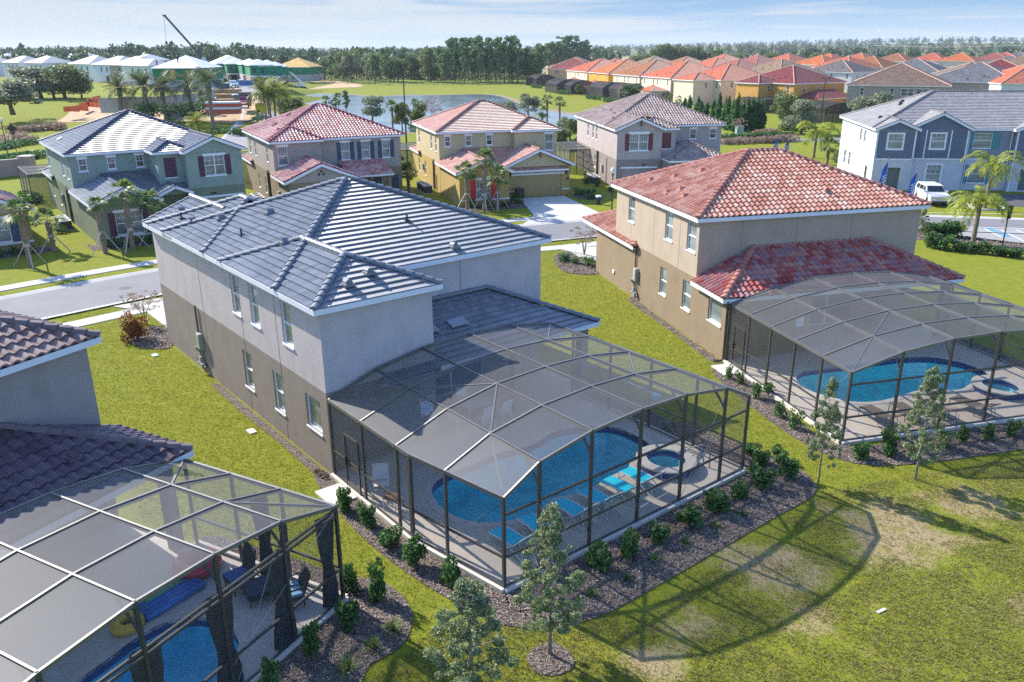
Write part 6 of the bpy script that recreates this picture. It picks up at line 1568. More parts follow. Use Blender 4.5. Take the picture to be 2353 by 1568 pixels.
bed([(1215, 1500), (1265, 1478), (1308, 1500), (1318, 1535), (1270, 1555), (1222, 1540)], 500, 3, True, 0.03)
# between left cage and middle cage
bed([(790, 1350), (830, 1330), (890, 1345), (935, 1385), (948, 1430), (920, 1490), (850, 1530), (800, 1600), (600, 1640), (560, 1590), (680, 1470), (785, 1395)], 400, 3, True, 0.03)
bed([lw(-19.4, 15.3), lw(-16, 15.35), lw(-13.3, 15.35), lw(-13.3, 15.9), lw(-16, 16.0), lw(-19.4, 15.8)], 300, 2, False, 0.03)
# right cage
bed([rw(-34.2, 20.05), rw(-30, 20.0), rw(-25, 20.0), rw(-24.9, 24), rw(-24.9, 28), rw(-24.9, 33.5), rw(-23.4, 33.8), rw(-22.9, 30), rw(-22.8, 26), rw(-22.9, 22), rw(-23.6, 19.6), rw(-26, 18.7), rw(-30, 18.6), rw(-33.5, 18.9)], 200, 3, False, 0.04)
bed([rw(-25.3, 33.5), rw(-30, 33.5), rw(-34, 33.5), rw(-34, 34.4), rw(-25, 34.6)], 100, 2, False)
# corner beds at the house fronts
bed([(288, 775), (330, 757), (372, 752), (392, 775), (392, 800), (350, 803), (310, 795)], 250, 3, True, 0.05)
bed([(1272, 590), (1310, 580), (1368, 592), (1392, 625), (1340, 632), (1290, 622)], 150, 3, True, 0.06)
bed([(765, 1098), (740, 1080), (720, 1085), (735, 1120), (770, 1130)], 500, 3, True, 0.02)
# strips of bare brown soil along the walls
bed([mw(-36.5, 11.6), mw(-34, 11.58), mw(-30, 11.58), mw(-25.6, 11.58), mw(-25.4, 11.2), mw(-29, 11.25), mw(-33, 11.2), mw(-37, 11.3)], 150, 3, False, 0.03)
bed([rw(-46.5, 20.03), rw(-42, 20.0), rw(-37, 20.0), rw(-34.9, 20.0), rw(-34.9, 19.5), rw(-40, 19.6), rw(-45, 19.5)], 90, 2, False)
# front gardens across the street
bed([G_.world(*p)[:2] for p in ((-0.6, -6.5), (-0.8, -9.5), (1.5, -10.2), (5, -10.2), (6.5, -9), (6.0, -6.6), (4.9, -8.4), (0.1, -8.45))], 60, 2, False, 0.06)
bed([Yh.world(*p)[:2] for p in ((-0.8, -7.0), (-0.6, -10.2), (2, -11.0), (5.4, -11.2), (7.6, -10.6), (7.2, -7), (6.8, -5.4), (5.4, -6), (5.2, -8.5), (0, -8.5))], 60, 2, False, 0.06)
bed([Yh.world(*p)[:2] for p in ((13.2, -5.5), (15.0, -5.4), (16.0, -7.5), (14.6, -9.5), (13.0, -8.0))], 60, 2, False, 0.06)
bed([T_.world(*p)[:2] for p in ((-6.5, -0.1), (-6.5, -2.2), (-3, -2.6), (0.3, -2.2), (0.6, -0.6), (-0.4, -0.1))], 90, 2, False, 0.06)
bed([P_.world(*p)[:2] for p in ((6.6, -3.2), (6.8, -6), (10, -6.5), (12.5, -5.5), (12.5, -3))], 60, 2, False, 0.06)
bed([(1985, 548), (2120, 552), (2250, 565), (2353, 575), (2460, 590), (2460, 570), (2353, 560), (2250, 548), (2120, 533), (2050, 530)], 40, 2, True, 0.08)
cm = link('mulch_chips', fast_mesh('mulch_chips', np.concatenate(chipV), np.concatenate(chipF), CHIP)); tag(cm, 'dark bark chips scattered over the planting beds', 'mulch', None, 'stuff')

# ---------------------------------------------------------------- grass blades in the near lawns
_st = [tuple(p) for p in offs(street, 3.6)] + [tuple(p) for p in offs(street, -3.6)][::-1]
_sw1 = [tuple(p) for p in offs(street, 6.6)] + [tuple(p) for p in offs(street, 5.1)][::-1]
_sw2 = [tuple(p) for p in offs(street, -5.0)] + [tuple(p) for p in offs(street, -6.5)][::-1]
_dw = [M.world(*p)[:2] for p in ((-44.6, 18.0), (-44.6, 12.2), (-49.4, 12.3), (-53, 11.0), (-53, 19.0), (-49.4, 18.0))]
_dw2 = [RH.world(*p)[:2] for p in ((-53.3, 20.6), (-53.3, 26.0), (-59.0, 26.5), (-60, 28), (-60.5, 19.5), (-59.2, 20.2))]
exclude = [_st, _sw1, _sw2, _dw, _dw2, house_pts(M, [(-44.7, 11.6), (-19.7, 11.55), (-15.7, 12.2), (-15.7, 23.8), (-25, 24.9), (-44.7, 24.9)]), house_pts(RH, [(-53.3, 20.0), (-25.0, 20.0), (-25.0, 33.5), (-53.3, 33.9)]), house_pts(LH, [(-36, 1), (-13.4, 1), (-13.4, 15.3), (-36, 15.3)])] + BEDS
def grass_patch(poly, dens, hgt_, nb=3):
    x, y = scatter(poly, dens)
    keep = np.ones(len(x), bool)
    for e_ in exclude: keep &= ~in_poly_np(x, y, e_)
    x, y = x[keep], y[keep]
    # thin where the turf is dry
    dryv = np.zeros(len(x))
    for (cx_, cy_, r_, w_) in DRY: dryv = np.maximum(dryv, w_ * np.clip(1 - np.hypot(x - cx_, y - cy_) / r_, 0, 1))
    n1 = np.sin(x * 1.9 + 1.3 * np.sin(y * 1.1)) * np.sin(y * 2.3 + 1.7 * np.sin(x * 0.8)) * 0.35
    keep = rng.uniform(0, 1, len(x)) > np.clip((dryv + n1 - 0.2) * 1.7, 0.0, 0.80)
    return x[keep], y[keep], hgt_, nb
near_poly = [wpt(560, 1568 + 200), wpt(120, 690), wpt(380, 640), wpt(1240, 540), wpt(1400, 560), wpt(1660, 815), wpt(2353, 1010), wpt(2600, 1300), wpt(2900, 1750)]
V_all = []; 
def blades(x, y, h, nb):
    k = len(x) * nb; X = np.repeat(x, nb) + rng.normal(0, 0.025, k); Y = np.repeat(y, nb) + rng.normal(0, 0.025, k)
    a = rng.uniform(0, 2 * np.pi, k); H_ = h * rng.uniform(0.5, 1.3, k); ln = rng.uniform(0.3, 1.1, k) * H_; w_ = rng.uniform(0.006, 0.013, k) * (h / 0.07)
    s_ = np.stack([-np.sin(a) * w_, np.cos(a) * w_, np.zeros(k)], 1); b = np.stack([X, Y, np.zeros(k)], 1); t = b + np.stack([np.cos(a) * ln, np.sin(a) * ln, H_], 1)
    V_all.append(np.stack([b - s_, b + s_, t], 1).reshape(-1, 3))
blades(*grass_patch(near_poly, 150, 0.062, 3))
fore = [wpt(800, 1568 + 40), wpt(1000, 1440), wpt(1500, 1400), wpt(1900, 1130), wpt(2353, 1050), wpt(2430, 1300), wpt(2500, 1650)]
vv = np.concatenate(V_all); gme = fast_mesh('grass', vv, np.arange(len(vv)).reshape(-1, 3), leaf_mat('grass_blades', [(0.17, 0.215, 0.02), (0.29, 0.31, 0.03), (0.42, 0.40, 0.055), (0.56, 0.49, 0.15)], 0.6, 0.5))
go = link('grass', gme); tag(go, 'short yellow green lawn grass between the near houses', 'grass', None, 'stuff')
V_all.clear(); blades(*grass_patch(fore, 260, 0.07, 3)); vv = np.concatenate(V_all)
go = link('dry_grass', fast_mesh('dry_grass', vv, np.arange(len(vv)).reshape(-1, 3), leaf_mat('dry_blades', [(0.13, 0.16, 0.035), (0.25, 0.24, 0.07), (0.38, 0.33, 0.13), (0.52, 0.43, 0.22)], 0.6, 0.45))); tag(go, 'thin dry olive grass in the open ground at lower right', 'grass', None, 'stuff')
# ================================================================ trees and plants
BARK = plain('bark', (0.15, 0.115, 0.085), 0.9, 0.3, 6, 0.4, 14)
BARKG = plain('bark_grey', (0.24, 0.21, 0.18), 0.9, 0.3, 6, 0.4, 14)
PALMB = plain('palm_trunk', (0.22, 0.175, 0.13), 0.95, 0.4, 9, 0.8, 10)
L_OAK = leaf_mat('leaf_oak', [(0.0797, 0.12, 0.0399), (0.146, 0.2, 0.0638), (0.226, 0.278, 0.093), (0.319, 0.36, 0.146)])
L_GREY = leaf_mat('leaf_grey_oak', [(0.119, 0.146, 0.0923), (0.198, 0.238, 0.132), (0.29, 0.329, 0.198), (0.423, 0.448, 0.29)])
L_PINE = leaf_mat('leaf_pine', [(0.0645, 0.14, 0.0586), (0.132, 0.235, 0.088), (0.221, 0.338, 0.132), (0.322, 0.44, 0.205)])
L_BRIGHT = leaf_mat('leaf_bright', [(0.06, 0.10, 0.015), (0.12, 0.18, 0.025), (0.20, 0.25, 0.045), (0.30, 0.32, 0.07)])
L_SHRUB = leaf_mat('leaf_shrub', [(0.027, 0.0825, 0.021), (0.06, 0.15, 0.033), (0.112, 0.225, 0.06), (0.21, 0.345, 0.12)])
L_YOUNG = leaf_mat('leaf_young', [(0.121, 0.17, 0.0728), (0.211, 0.268, 0.121), (0.324, 0.38, 0.194), (0.518, 0.566, 0.341)])
L_CYP = leaf_mat('leaf_cypress', [(0.0336, 0.108, 0.0336), (0.072, 0.179, 0.0432), (0.12, 0.264, 0.0672)])
L_PALM = leaf_mat('leaf_palm', [(0.066, 0.12, 0.0264), (0.132, 0.204, 0.048), (0.228, 0.312, 0.084), (0.36, 0.432, 0.156)])
L_DATE = leaf_mat('leaf_date', [(0.0536, 0.0981, 0.0393), (0.107, 0.161, 0.0624), (0.197, 0.232, 0.0981), (0.303, 0.285, 0.134)])
L_QUEEN = leaf_mat('leaf_queen', [(0.13, 0.20, 0.02), (0.26, 0.34, 0.03), (0.42, 0.44, 0.05), (0.55, 0.50, 0.07)])
L_PINK = leaf_mat('leaf_pink_grass', [(0.20, 0.17, 0.09), (0.30, 0.22, 0.15), (0.42, 0.26, 0.23), (0.50, 0.36, 0.30)])
L_RUST = leaf_mat('leaf_rust', [(0.16, 0.05, 0.015), (0.30, 0.10, 0.025), (0.40, 0.17, 0.05), (0.14, 0.13, 0.03)])
def cloud(clumps, n, size, elong=1.9, shell=0.55, r=rng, up=0.0):
    'n leaf quads spread through ellipsoid clumps ((x,y,z),(rx,ry,rz))'
    vol = np.array([c[1][0] * c[1][1] * c[1][2] for c in clumps]) ** 0.75; k = r.choice(len(clumps), n, p=vol / vol.sum())
    C = np.array([c[0] for c in clumps])[k]; Rr = np.array([c[1] for c in clumps])[k]
    d = r.normal(size=(n, 3)); d /= np.linalg.norm(d, axis=1)[:, None]
    rad = np.where(r.uniform(size=n) < shell, r.uniform(0.78, 1.06, n), r.uniform(0.15, 1.0, n) ** 0.6)
    p = C + d * Rr * rad[:, None]
    a = r.normal(size=(n, 3)); a[:, 2] += up; a /= np.linalg.norm(a, axis=1)[:, None]; b = np.cross(a, r.normal(size=(n, 3))); b /= np.linalg.norm(b, axis=1)[:, None] + 1e-9
    s = size * r.uniform(0.6, 1.5, n)[:, None]
    a = a * s * elong / 2; b = b * s / 2
    return np.stack([p - a, p + b, p + a, p - b], 1).reshape(-1, 3)
def quads(v): return np.arange(len(v)).reshape(-1, 4)
def crown(name, clumps, n, size, mat, parent, **k):
    v = cloud(clumps, n, size, **k); return link(name, fast_mesh(name, v, quads(v), mat), parent)
def limbs(mb, base, top, n, r0, spread, rr):
    for i in range(n):
        t = rr.uniform(0.25, 0.9); p = Vector(base).lerp(Vector(top), t); a = rr.uniform(0, 6.28); L = spread * rr.uniform(0.6, 1.1) * (1.1 - 0.5 * t)
        q = p + Vector((math.cos(a) * L, math.sin(a) * L, L * rr.uniform(0.5, 1.0))); m = (p + q) / 2 + Vector((0, 0, -0.06 * L))
        mb.tube([p, m, q], [r0 * (1 - t) * 0.7 + 0.006, r0 * 0.3 * (1 - t) + 0.005, 0.004], 5)
PROTO = {}
def tree(kind, label, loc, h, w=None, seed=0, group=None, name=None, rot=None):
    """kinds: oak, grey, pine, bright, young, thin. one mesh per kind and seed, scaled per tree"""
    key = (kind, seed % 3)
    if key not in PROTO:
        rr = np.random.default_rng(100 + seed % 3 * 17 + len(kind)); H = 10.0
        tr = MB(); cl = []
        if kind in ('oak', 'grey', 'bright'):
            tr.tube([(0, 0, -0.3), (0.1, 0.05, 2.0), (0.0, 0.1, 4.5), (0.2, 0, 7.5)], [0.38, 0.28, 0.2, 0.06], 8)
            limbs(tr, (0, 0, 1.5), (0.1, 0, 6.5), 9, 0.22, 3.4, rr)
            for i in range(24):
                a = rr.uniform(0, 6.28); q = rr.uniform(0.2, 1.0); z = rr.uniform(2.6, 8.6); R_ = 3.9 * math.sqrt(max(0.05, 1 - ((z - 5.0) / 4.6) ** 2)) * q
                s = rr.uniform(0.9, 1.7); cl.append(((math.cos(a) * R_, math.sin(a) * R_, z), (s * 1.15, s * 1.15, s * 0.8)))
            n, size, mat, bk = 3400, 0.30, {'oak': L_OAK, 'grey': L_GREY, 'bright': L_BRIGHT}[kind], BARK
        elif kind == 'pine':
            tr.tube([(0, 0, -0.3), (0.05, 0, 4), (0.0, 0.05, 9.3)], [0.17, 0.13, 0.04], 7)
            limbs(tr, (0, 0, 4.5), (0, 0, 9), 9, 0.09, 1.3, rr)
            for i in range(30):
                z = rr.uniform(2.6, 9.8); a = rr.uniform(0, 6.28); R_ = rr.uniform(0.2, 1.0) * (1.7 - 0.10 * abs(z - 6.8) ** 1.6); s = rr.uniform(0.35, 0.75)
                cl.append(((math.cos(a) * R_, math.sin(a) * R_, z), (s * 1.2, s * 1.2, s * 0.7)))
            n, size, mat, bk = 3000, 0.21, L_PINE, BARK
        elif kind == 'young':
            tr.tube([(0, 0, -0.1), (0.05, 0, 3), (-0.05, 0.05, 6.5), (0.1, 0, 9.7)], [0.13, 0.10, 0.06, 0.015], 7)
            limbs(tr, (0, 0, 2.6), (0.05, 0, 9.5), 34, 0.09, 1.9, rr)
            for i in range(120):
                z = 2.2 + 7.6 * rr.uniform() ** 1.25; a = rr.uniform(0, 6.28); R_ = math.sqrt(rr.uniform(0.02, 1.0)) * min(2.4, 0.35 + 2.5 * (10.0 - z) / 6.6) * (0.75 if z < 3 else 1); s = rr.uniform(0.16, 0.42)
                cl.append(((math.cos(a) * R_, math.sin(a) * R_, z), (s, s, s * 0.8)))
            n, size, mat, bk = 11000, 0.10, L_YOUNG, BARKG
        elif kind == 'thin':
            for k in range(4):
                a = k * 1.6; tr.tube([(0.05 * k, 0, -0.1), (math.cos(a) * 0.5, math.sin(a) * 0.5, 4), (math.cos(a) * 1.6, math.sin(a) * 1.6, 8)], [0.12, 0.08, 0.02], 5)
            limbs(tr, (0, 0, 3), (0, 0, 8.5), 26, 0.08, 2.9, rr)
            for i in range(34):
                z = rr.uniform(5, 9.8); a = rr.uniform(0, 6.28); R_ = rr.uniform(0.3, 1) * 3.3; cl.append(((math.cos(a) * R_, math.sin(a) * R_, z), (0.6, 0.6, 0.4)))
            n, size, mat, bk = 900, 0.19, L_PINK, BARKG
        o = thing(name or 'tree', label, 'tree', loc, 0, group)
        tr.build('trunk', bk, o, smooth=True); crown('crown', cl, n, size, mat, o, r=rr)
        PROTO[key] = o
    else:
        o = dup(PROTO[key], loc, 0, label); o.name = name or 'tree'
        if group: o['group'] = group
        elif 'group' in o: del o['group']
    o.rotation_euler = (0, 0, rot if rot is not None else random.uniform(0, 6.28))
    s = h / 10.0; w = w or h * (0.8 if kind in ('oak', 'grey', 'bright') else 0.45)
    ws_ = w / {'oak': 9.0, 'grey': 9.0, 'bright': 9.0, 'pine': 4.4, 'young': 5.0, 'thin': 7.0}[kind]
    o.scale = (ws_, ws_, s); return o
def px_tree(kind, label, base, top_y, wpx=None, seed=0, z=0, **k):
    p = at(*base); d = cF.dot(p - Vector((0, 0, CAM_H)))
    h = height_at(p, top_y); return tree(kind, label, p, h, (wpx * d / FPX) if wpx else None, seed, **k)
def proj(p):
    v = Vector(p) - Vector((0, 0, CAM_H)); return 1176.5 + FPX * v.dot(cR) / v.dot(cF), 784 - FPX * v.dot(cU) / v.dot(cF)
def height_at(p, y):
    lo, hi = 0.0, 90.0
    for _ in range(40):
        mdl = (lo + hi) / 2
        if proj((p.x, p.y, p.z + mdl))[1] > y: lo = mdl
        else: hi = mdl
    return lo
# ---- palms
def palm(kind, label, loc, h, seed=0, group=None, stakes=False, cs=1.0):
    rr = np.random.default_rng(seed + 50)
    o = thing('palm_tree', label, 'palm', loc, rr.uniform(0, 6.28), group)
    t = MB(); lean = rr.uniform(-0.15, 0.15, 2)
    r0 = {'sabal': 0.17, 'date': 0.30, 'queen': 0.17, 'sylvester': 0.2}[kind] * (0.8 + 0.2 * cs); n = 9
    pts = [(lean[0] * (i / n) ** 2, lean[1] * (i / n) ** 2, -0.15 + (h + 0.15) * i / n) for i in range(n + 1)]
    rad = [r0 * (1.15 if i == 0 else 1.0 + 0.12 * (i % 2)) * (1.25 if (i > n - 3 and kind != 'queen') else 1) for i in range(n + 1)]
    t.tube(pts, rad, 9)
    if kind in ('sabal', 'date', 'sylvester'):
        for i in range(int(h * 16)):   # old leaf bases
            z = rr.uniform(0.25 * h, h); a = rr.uniform(0, 6.28); q = Vector((lean[0] * (z / h) ** 2, lean[1] * (z / h) ** 2, z)); dv = Vector((math.cos(a), math.sin(a), 0))
            t.beam(q + dv * r0 * 0.9, q + dv * (r0 + 0.09) + Vector((0, 0, 0.13)), 0.07, 0.03)
    t.build('trunk', PALMB, o)
    top = Vector((lean[0], lean[1], h)); V = []
    def add(a, b, c, d): V.extend([a, b, c, d])
    if kind == 'sabal':
        for i in range(30):
            el = rr.uniform(-0.55, 1.45); a = rr.uniform(0, 6.28); L = rr.uniform(0.55, 0.95) * cs
            d = Vector((math.cos(a) * math.cos(el), math.sin(a) * math.cos(el), math.sin(el))); c = top + d * L
            sd_ = d.cross(Vector((0, 0, 1))).normalized(); u = sd_.cross(d)
            add(top, top + sd_ * 0.012, c + sd_ * 0.012, c)
            for k in range(13):
                f = -1.35 + 2.7 * k / 12 + rr.uniform(-0.06, 0.06); ll = rr.uniform(0.62, 0.85) * cs * (0.75 + 0.25 * math.cos(f))
                dd = d * math.cos(f) + sd_ * math.sin(f); droop = Vector((0, 0, -0.34 * ll * rr.uniform(0.5, 1.3)))
                tip = c + dd * ll + droop - u * 0.05; w_ = u.cross(dd).normalized() * 0.055 * cs; md = c + dd * ll * 0.5 + droop * 0.15
                add(c, md + w_, tip, md - w_)
    else:
        nf, Lf, per = {'date': (48, 2.6, 26), 'queen': (19, 2.9, 34), 'sylvester': (44, 2.3, 24)}[kind]
        for i in range(nf):
            el = rr.uniform(-0.45, 1.35) if kind != 'queen' else rr.uniform(0.25, 1.2); a = rr.uniform(0, 6.28) if kind != 'queen' else (i * 2.4 + rr.uniform(-.2, .2)); L = Lf * rr.uniform(0.8, 1.1) * cs
            dh = Vector((math.cos(a), math.sin(a), 0)); p = top.copy(); e = el; prev = p
            st = L / per; sag = (1.0 if kind != 'queen' else 2.1) / per
            for k in range(per):
                d = dh * math.cos(e) + Vector((0, 0, math.sin(e))); q = p + d * st; sd_ = d.cross(Vector((0, 0, 1)))
                if sd_.length < 1e-3: sd_ = Vector((1, 0, 0))
                sd_.normalize(); u = sd_.cross(d)
                add(p - sd_ * 0.016, p + sd_ * 0.016, q + sd_ * 0.014, q - sd_ * 0.014)
                if k > 2:
                    ll = (0.50 if kind != 'queen' else 0.6) * cs * math.sin(math.pi * min(0.97, (k + 1) / (per + 2))) ** 0.6
                    for sg in (-1, 1):
                        dd = (sd_ * sg * 0.8 + d * 0.75 + u * rr.uniform(-0.1, 0.45)).normalized(); dr = Vector((0, 0, -(0.12 if kind != 'queen' else 0.42) * ll)); w_ = d * 0.05 * cs
                        add(p, p + dd * ll * 0.5 + w_ + dr * 0.2, p + dd * ll + dr, p + dd * ll * 0.5 - w_ + dr * 0.2)
                p = q; e -= sag * (0.6 + 0.9 * k / per)
    V = np.array([tuple(v) for v in V]); me = fast_mesh('fronds', V, quads(V), {'sabal': L_PALM, 'date': L_DATE, 'queen': L_QUEEN, 'sylvester': L_QUEEN if seed % 2 else L_BRIGHT}[kind]); link('fronds', me, o)
    if stakes:
        for k in range(3):
            a = k * 2.1 + 0.4; s_ = MB(); s_.beam((math.cos(a) * r0, math.sin(a) * r0, min(1.7, h * 0.55)), (math.cos(a) * 1.25, math.sin(a) * 1.25, 0.0), 0.09, 0.05); s_.build('stake', plain('stake_wood', (0.42, 0.37, 0.32), 0.85, 0.2, 4), o)
        b = MB(); b.lathe((lean[0] * 0.2, lean[1] * 0.2, min(1.7, h * 0.55) - 0.12), [(r0 * 1.35, 0), (r0 * 1.35, 0.2)], 10); b.build('stake_collar', plain('stake_wood', (0.42, 0.37, 0.32), 0.85, 0.2, 4), o)
    return o
def px_palm(kind, label, base, crown_y, seed, **k):
    p = at(*base); return palm(kind, label, p, max(0.5, height_at(p, crown_y)), seed, **k)
gS = 'staked sabal palms in the front gardens'
for i, (b, cy_, lb) in enumerate([((72, 615), 490, 'staked sabal palm in front of the tan house, nearest the left edge'), ((125, 578), 510, 'shorter staked sabal palm at the right corner of the tan house'),
        ((243, 583), 472, 'narrow sabal palm with few fronds left of the green house window'), ((306, 575), 447, 'full sabal palm before the ground floor window of the green house'), ((356, 560), 465, 'sabal palm right of the green house front window'),
        ((1074, 485), 395, 'left one of the three sabal palms in front of the yellow house'), ((1113, 487), 368, 'tallest sabal palm in front of the yellow house, middle of three'), ((1144, 482), 407, 'right one of the three sabal palms by the yellow house door')]):
    px_palm('sabal', lb, b, cy_, i, group=gS, stakes=True, cs=0.95 if i != 2 else 0.6)
for i, (b, cy_, lb) in enumerate([((871, 432), 375, 'sabal palm before the red tiled porch of the taupe house'), ((915, 440), 378, 'sabal palm at the corner of the taupe house, middle of three'), ((940, 440), 397, 'short sabal palm between the taupe and yellow houses')]):
    px_palm('sabal', lb, b, cy_, 20 + i, cs=0.95, group='sabal palms between the taupe and yellow houses')
for i, (b, cy_, lb) in enumerate([((282, 262), 203, 'date palm farthest left in the row beside the block wall'), ((342, 274), 199, 'date palm second from left in the row by the site'), ((382, 277), 199, 'date palm third from left behind the green house roof'), ((442, 270), 197, 'date palm right of the block wall, fourth in the row'), ((491, 298), 188, 'date palm with a bare trunk at the entry island, nearest the drive')]):
    px_palm('date', lb, b, cy_, 30 + i, cs=1.6, group='tall date palms by the building site entry')
for i, (b, cy_) in enumerate([((612, 276), 214), ((622, 272), 206), ((633, 268), 208), ((644, 266), 212), ((618, 262), 203), ((650, 262), 215)]):
    px_palm('sylvester', 'yellow green palm in the dense clump beside the site road', b, cy_, 40 + i, cs=1.6, group='clump of yellow green palms by the site road')
for i, (b, cy_, lb, k) in enumerate([((592, 285), 268, 'low bushy palm at the site road edge', 'sabal'), ((457, 303), 278, 'bright yellow green palm behind the green house roof', 'sylvester'), ((398, 289), 283, 'low spreading palm left of the bright one behind the green house', 'sabal'), ((470, 249), 226, 'small dark palm in the thicket by the lumber', 'sabal'), ((903, 299), 246, 'sabal palm on the near pond bank left of the yellow house', 'sabal'), ((1257, 280), 230, 'sabal palm on the pond bank, left of the closest pair', 'sabal'), ((1286, 285), 236, 'sabal palm on the pond bank with a clear trunk over water', 'sabal'), ((1246, 283), 259, 'short sabal palm at the pond behind the yellow roof', 'sabal'), ((750, 252), 232, 'palm at the pond bank behind the rose roof, left', 'sabal'), ((772, 252), 236, 'palm at the pond bank behind the rose roof, right', 'sabal'), ((674, 195), 176, 'lone palm by the orange roofed shell', 'sabal')]):
    px_palm(k, lb, b, cy_, 60 + i, cs=1.15)
px_palm('queen', 'yellow green queen palm in the lawn by the parking sign', (2234, 565), 470, 2, cs=1.1)
px_palm('queen', 'tall yellow queen palm rising behind the nearer one by the townhouse', (2262, 482), 382, 5, cs=1.15)
px_palm('queen', 'queen palm with lime fronds behind the terracotta ridge', (1869, 364), 305, 7, cs=1.4)
px_palm('sabal', 'fan palm beside the lime queen palm, left of the townhouse', (1900, 378), 337, 77, cs=1.1)
for i, (x, y) in enumerate(((1505, 222), (1525, 226), (1545, 228), (1562, 232))): px_palm('sabal', 'low palm in the cluster behind the mauve house roof', (x, y + 8), y - 2, 80 + i, cs=1.3, group='cluster of low palms behind the mauve roof')
for i, (x, y) in enumerate(((1975, 262), (2010, 258), (2035, 255))): px_palm('sabal', 'bushy palm in the cluster left of the townhouse roof', (x, y + 14), y - 3, 90 + i, cs=1.4, group='palm cluster left of the townhouse roof')
# ---- near young trees
tree('young', 'slim young tree standing in the lawn before the middle cage corner', at(1263, 1506), height_at(at(1263, 1506), 1160), 2.1, 0, rot=0.3)
tree('young', 'grey green young tree cut by the bottom edge of the photo', at(1085, 1610), height_at(at(1085, 1610), 1325), 2.2, 1, rot=1.0)
tree('young', 'sparse young tree on the lawn left of the right cage corner', at(1880, 1112), height_at(at(1880, 1112), 868), 1.35, 2, rot=2.0)
tree('young', 'leafy young tree in front of the brown loungers of the right cage', at(2103, 1103), height_at(at(2103, 1103), 838), 1.8, 0, rot=4.0)
px_tree('thin', 'nearly bare small tree at the front corner of the grey house', (335, 745), 672, 95, 0)
px_tree('thin', 'nearly bare crape myrtle beside the front of the terracotta house', (1342, 588), 520, 70, 1)
px_tree('young', 'small tree at the corner of the parking bays', (2114, 546), 478, 36, 1)
# ---- shrubs
def shrub(label, loc, w, h, mat=L_SHRUB, seed=0, n=900, size=0.075, group=None, name='shrub', proto={}):
    key = (mat.name, seed % 4, n)
    if key not in proto:
        rr = np.random.default_rng(seed + 5); cl = [((rr.uniform(-0.28, 0.28), rr.uniform(-0.28, 0.28), rr.uniform(0.2, 0.85)), (rr.uniform(0.14, 0.28),) * 3) for _ in range(13)]
        o = thing(name, label, 'shrub', loc, 0, group)
        st = MB()
        for k in range(5):
            a = rr.uniform(0, 6.28); st.tube([(0, 0, 0), (math.cos(a) * 0.15, math.sin(a) * 0.15, 0.4), (math.cos(a) * 0.3, math.sin(a) * 0.3, 0.85)], [0.02, 0.014, 0.006], 5)
        st.build('stem', BARK, o); crown('foliage', cl, n, size, mat, o, r=rr); proto[key] = o
    else:
        o = dup(proto[key], loc, 0, label); o.name = name
        if group: o['group'] = group
        elif 'group' in o: del o['group']
    o.rotation_euler = (0, 0, random.uniform(0, 6.28)); o.scale = (w, w, h); return o
def row(pts, labels, w, h, group, **k):
    for i, p in enumerate(pts): shrub(labels[i] if isinstance(labels, list) else labels, at(*p), w * random.uniform(0.75, 1.25), h * random.uniform(0.72, 1.2), seed=i, group=group, **k)
o9 = ['first', 'second', 'third', 'fourth', 'fifth', 'sixth', 'seventh', 'eighth', 'ninth', 'tenth', 'eleventh', 'twelfth']
row([(797, 1172), (846, 1212), (900, 1258), (955, 1300), (1035, 1352)], ['dark leafy shrub along the left side of the middle cage, %s from the house' % o9[i] for i in range(5)], 0.85, 0.95, 'shrubs along the left side of the middle cage')
row([(1378, 1312), (1446, 1283), (1516, 1245), (1582, 1210), (1640, 1172), (1700, 1146), (1752, 1118), (1806, 1096)], ['green shrub in the bark bed behind the middle cage, %s from the slim tree' % o9[i] for i in range(8)], 0.85, 0.95, 'shrubs in the bark bed behind the middle cage')
row([(1752, 1068), (1790, 1060), (1725, 1045)], 'low shrub at the far corner of the middle cage', 0.7, 0.6, 'low shrubs at the far corner of the middle cage')
row([(1672, 872), (1700, 884), (1735, 915), (1764, 908), (1790, 958), (1826, 985)], ['thin shrub along the left side of the right cage, %s from the house' % o9[i] for i in range(6)], 0.55, 0.8, 'shrubs along the left side of the right cage', n=450)
row([(1972, 1055), (2040, 1046), (2160, 1028), (2210, 1020), (2265, 1012), (2325, 1003)], ['shrub in the bark bed behind the right cage, %s from its corner' % o9[i] for i in range(6)], 0.7, 0.95, 'shrubs in the bark bed behind the right cage')
row([(806, 1350), (868, 1380), (803, 1440), (722, 1520), (628, 1580)], ['upright shrub beside the left cage, %s from its corner post' % o9[i] for i in range(5)], 0.55, 1.15, 'upright shrubs beside the left cage')
shrub('rusty orange shrub at the front corner of the grey house', at(318, 782), 1.5, 1.5, L_RUST, 0, 1500, 0.05)
row([(1300, 600), (1322, 606), (1350, 610), (1372, 616)], 'low green plant in the corner bed of the terracotta house', 1.2, 0.6, 'low plants in the corner bed of the terracotta house', n=450)
row([(2000 + k * 33, 553 + k * 4.0) for k in range(4, 11)], ['rounded shrub in the parking hedge row, %s from the left' % o9[i] for i in range(7)], 1.5, 1.1, 'shrubs edging the parking bays')
row([(2140 + k * 22, 540 + k * 2) for k in range(0, 3)], 'taller bush at the left end of the parking hedge row', 1.7, 1.3, 'taller bushes at the left end of the parking row')
row([(2150 + k * 26, 425 + (k % 2) * 5) for k in range(8)], 'flowering shrub at the foot of the townhouse wall', 1.3, 0.9, 'shrubs at the foot of the townhouse wall', mat=L_OAK)
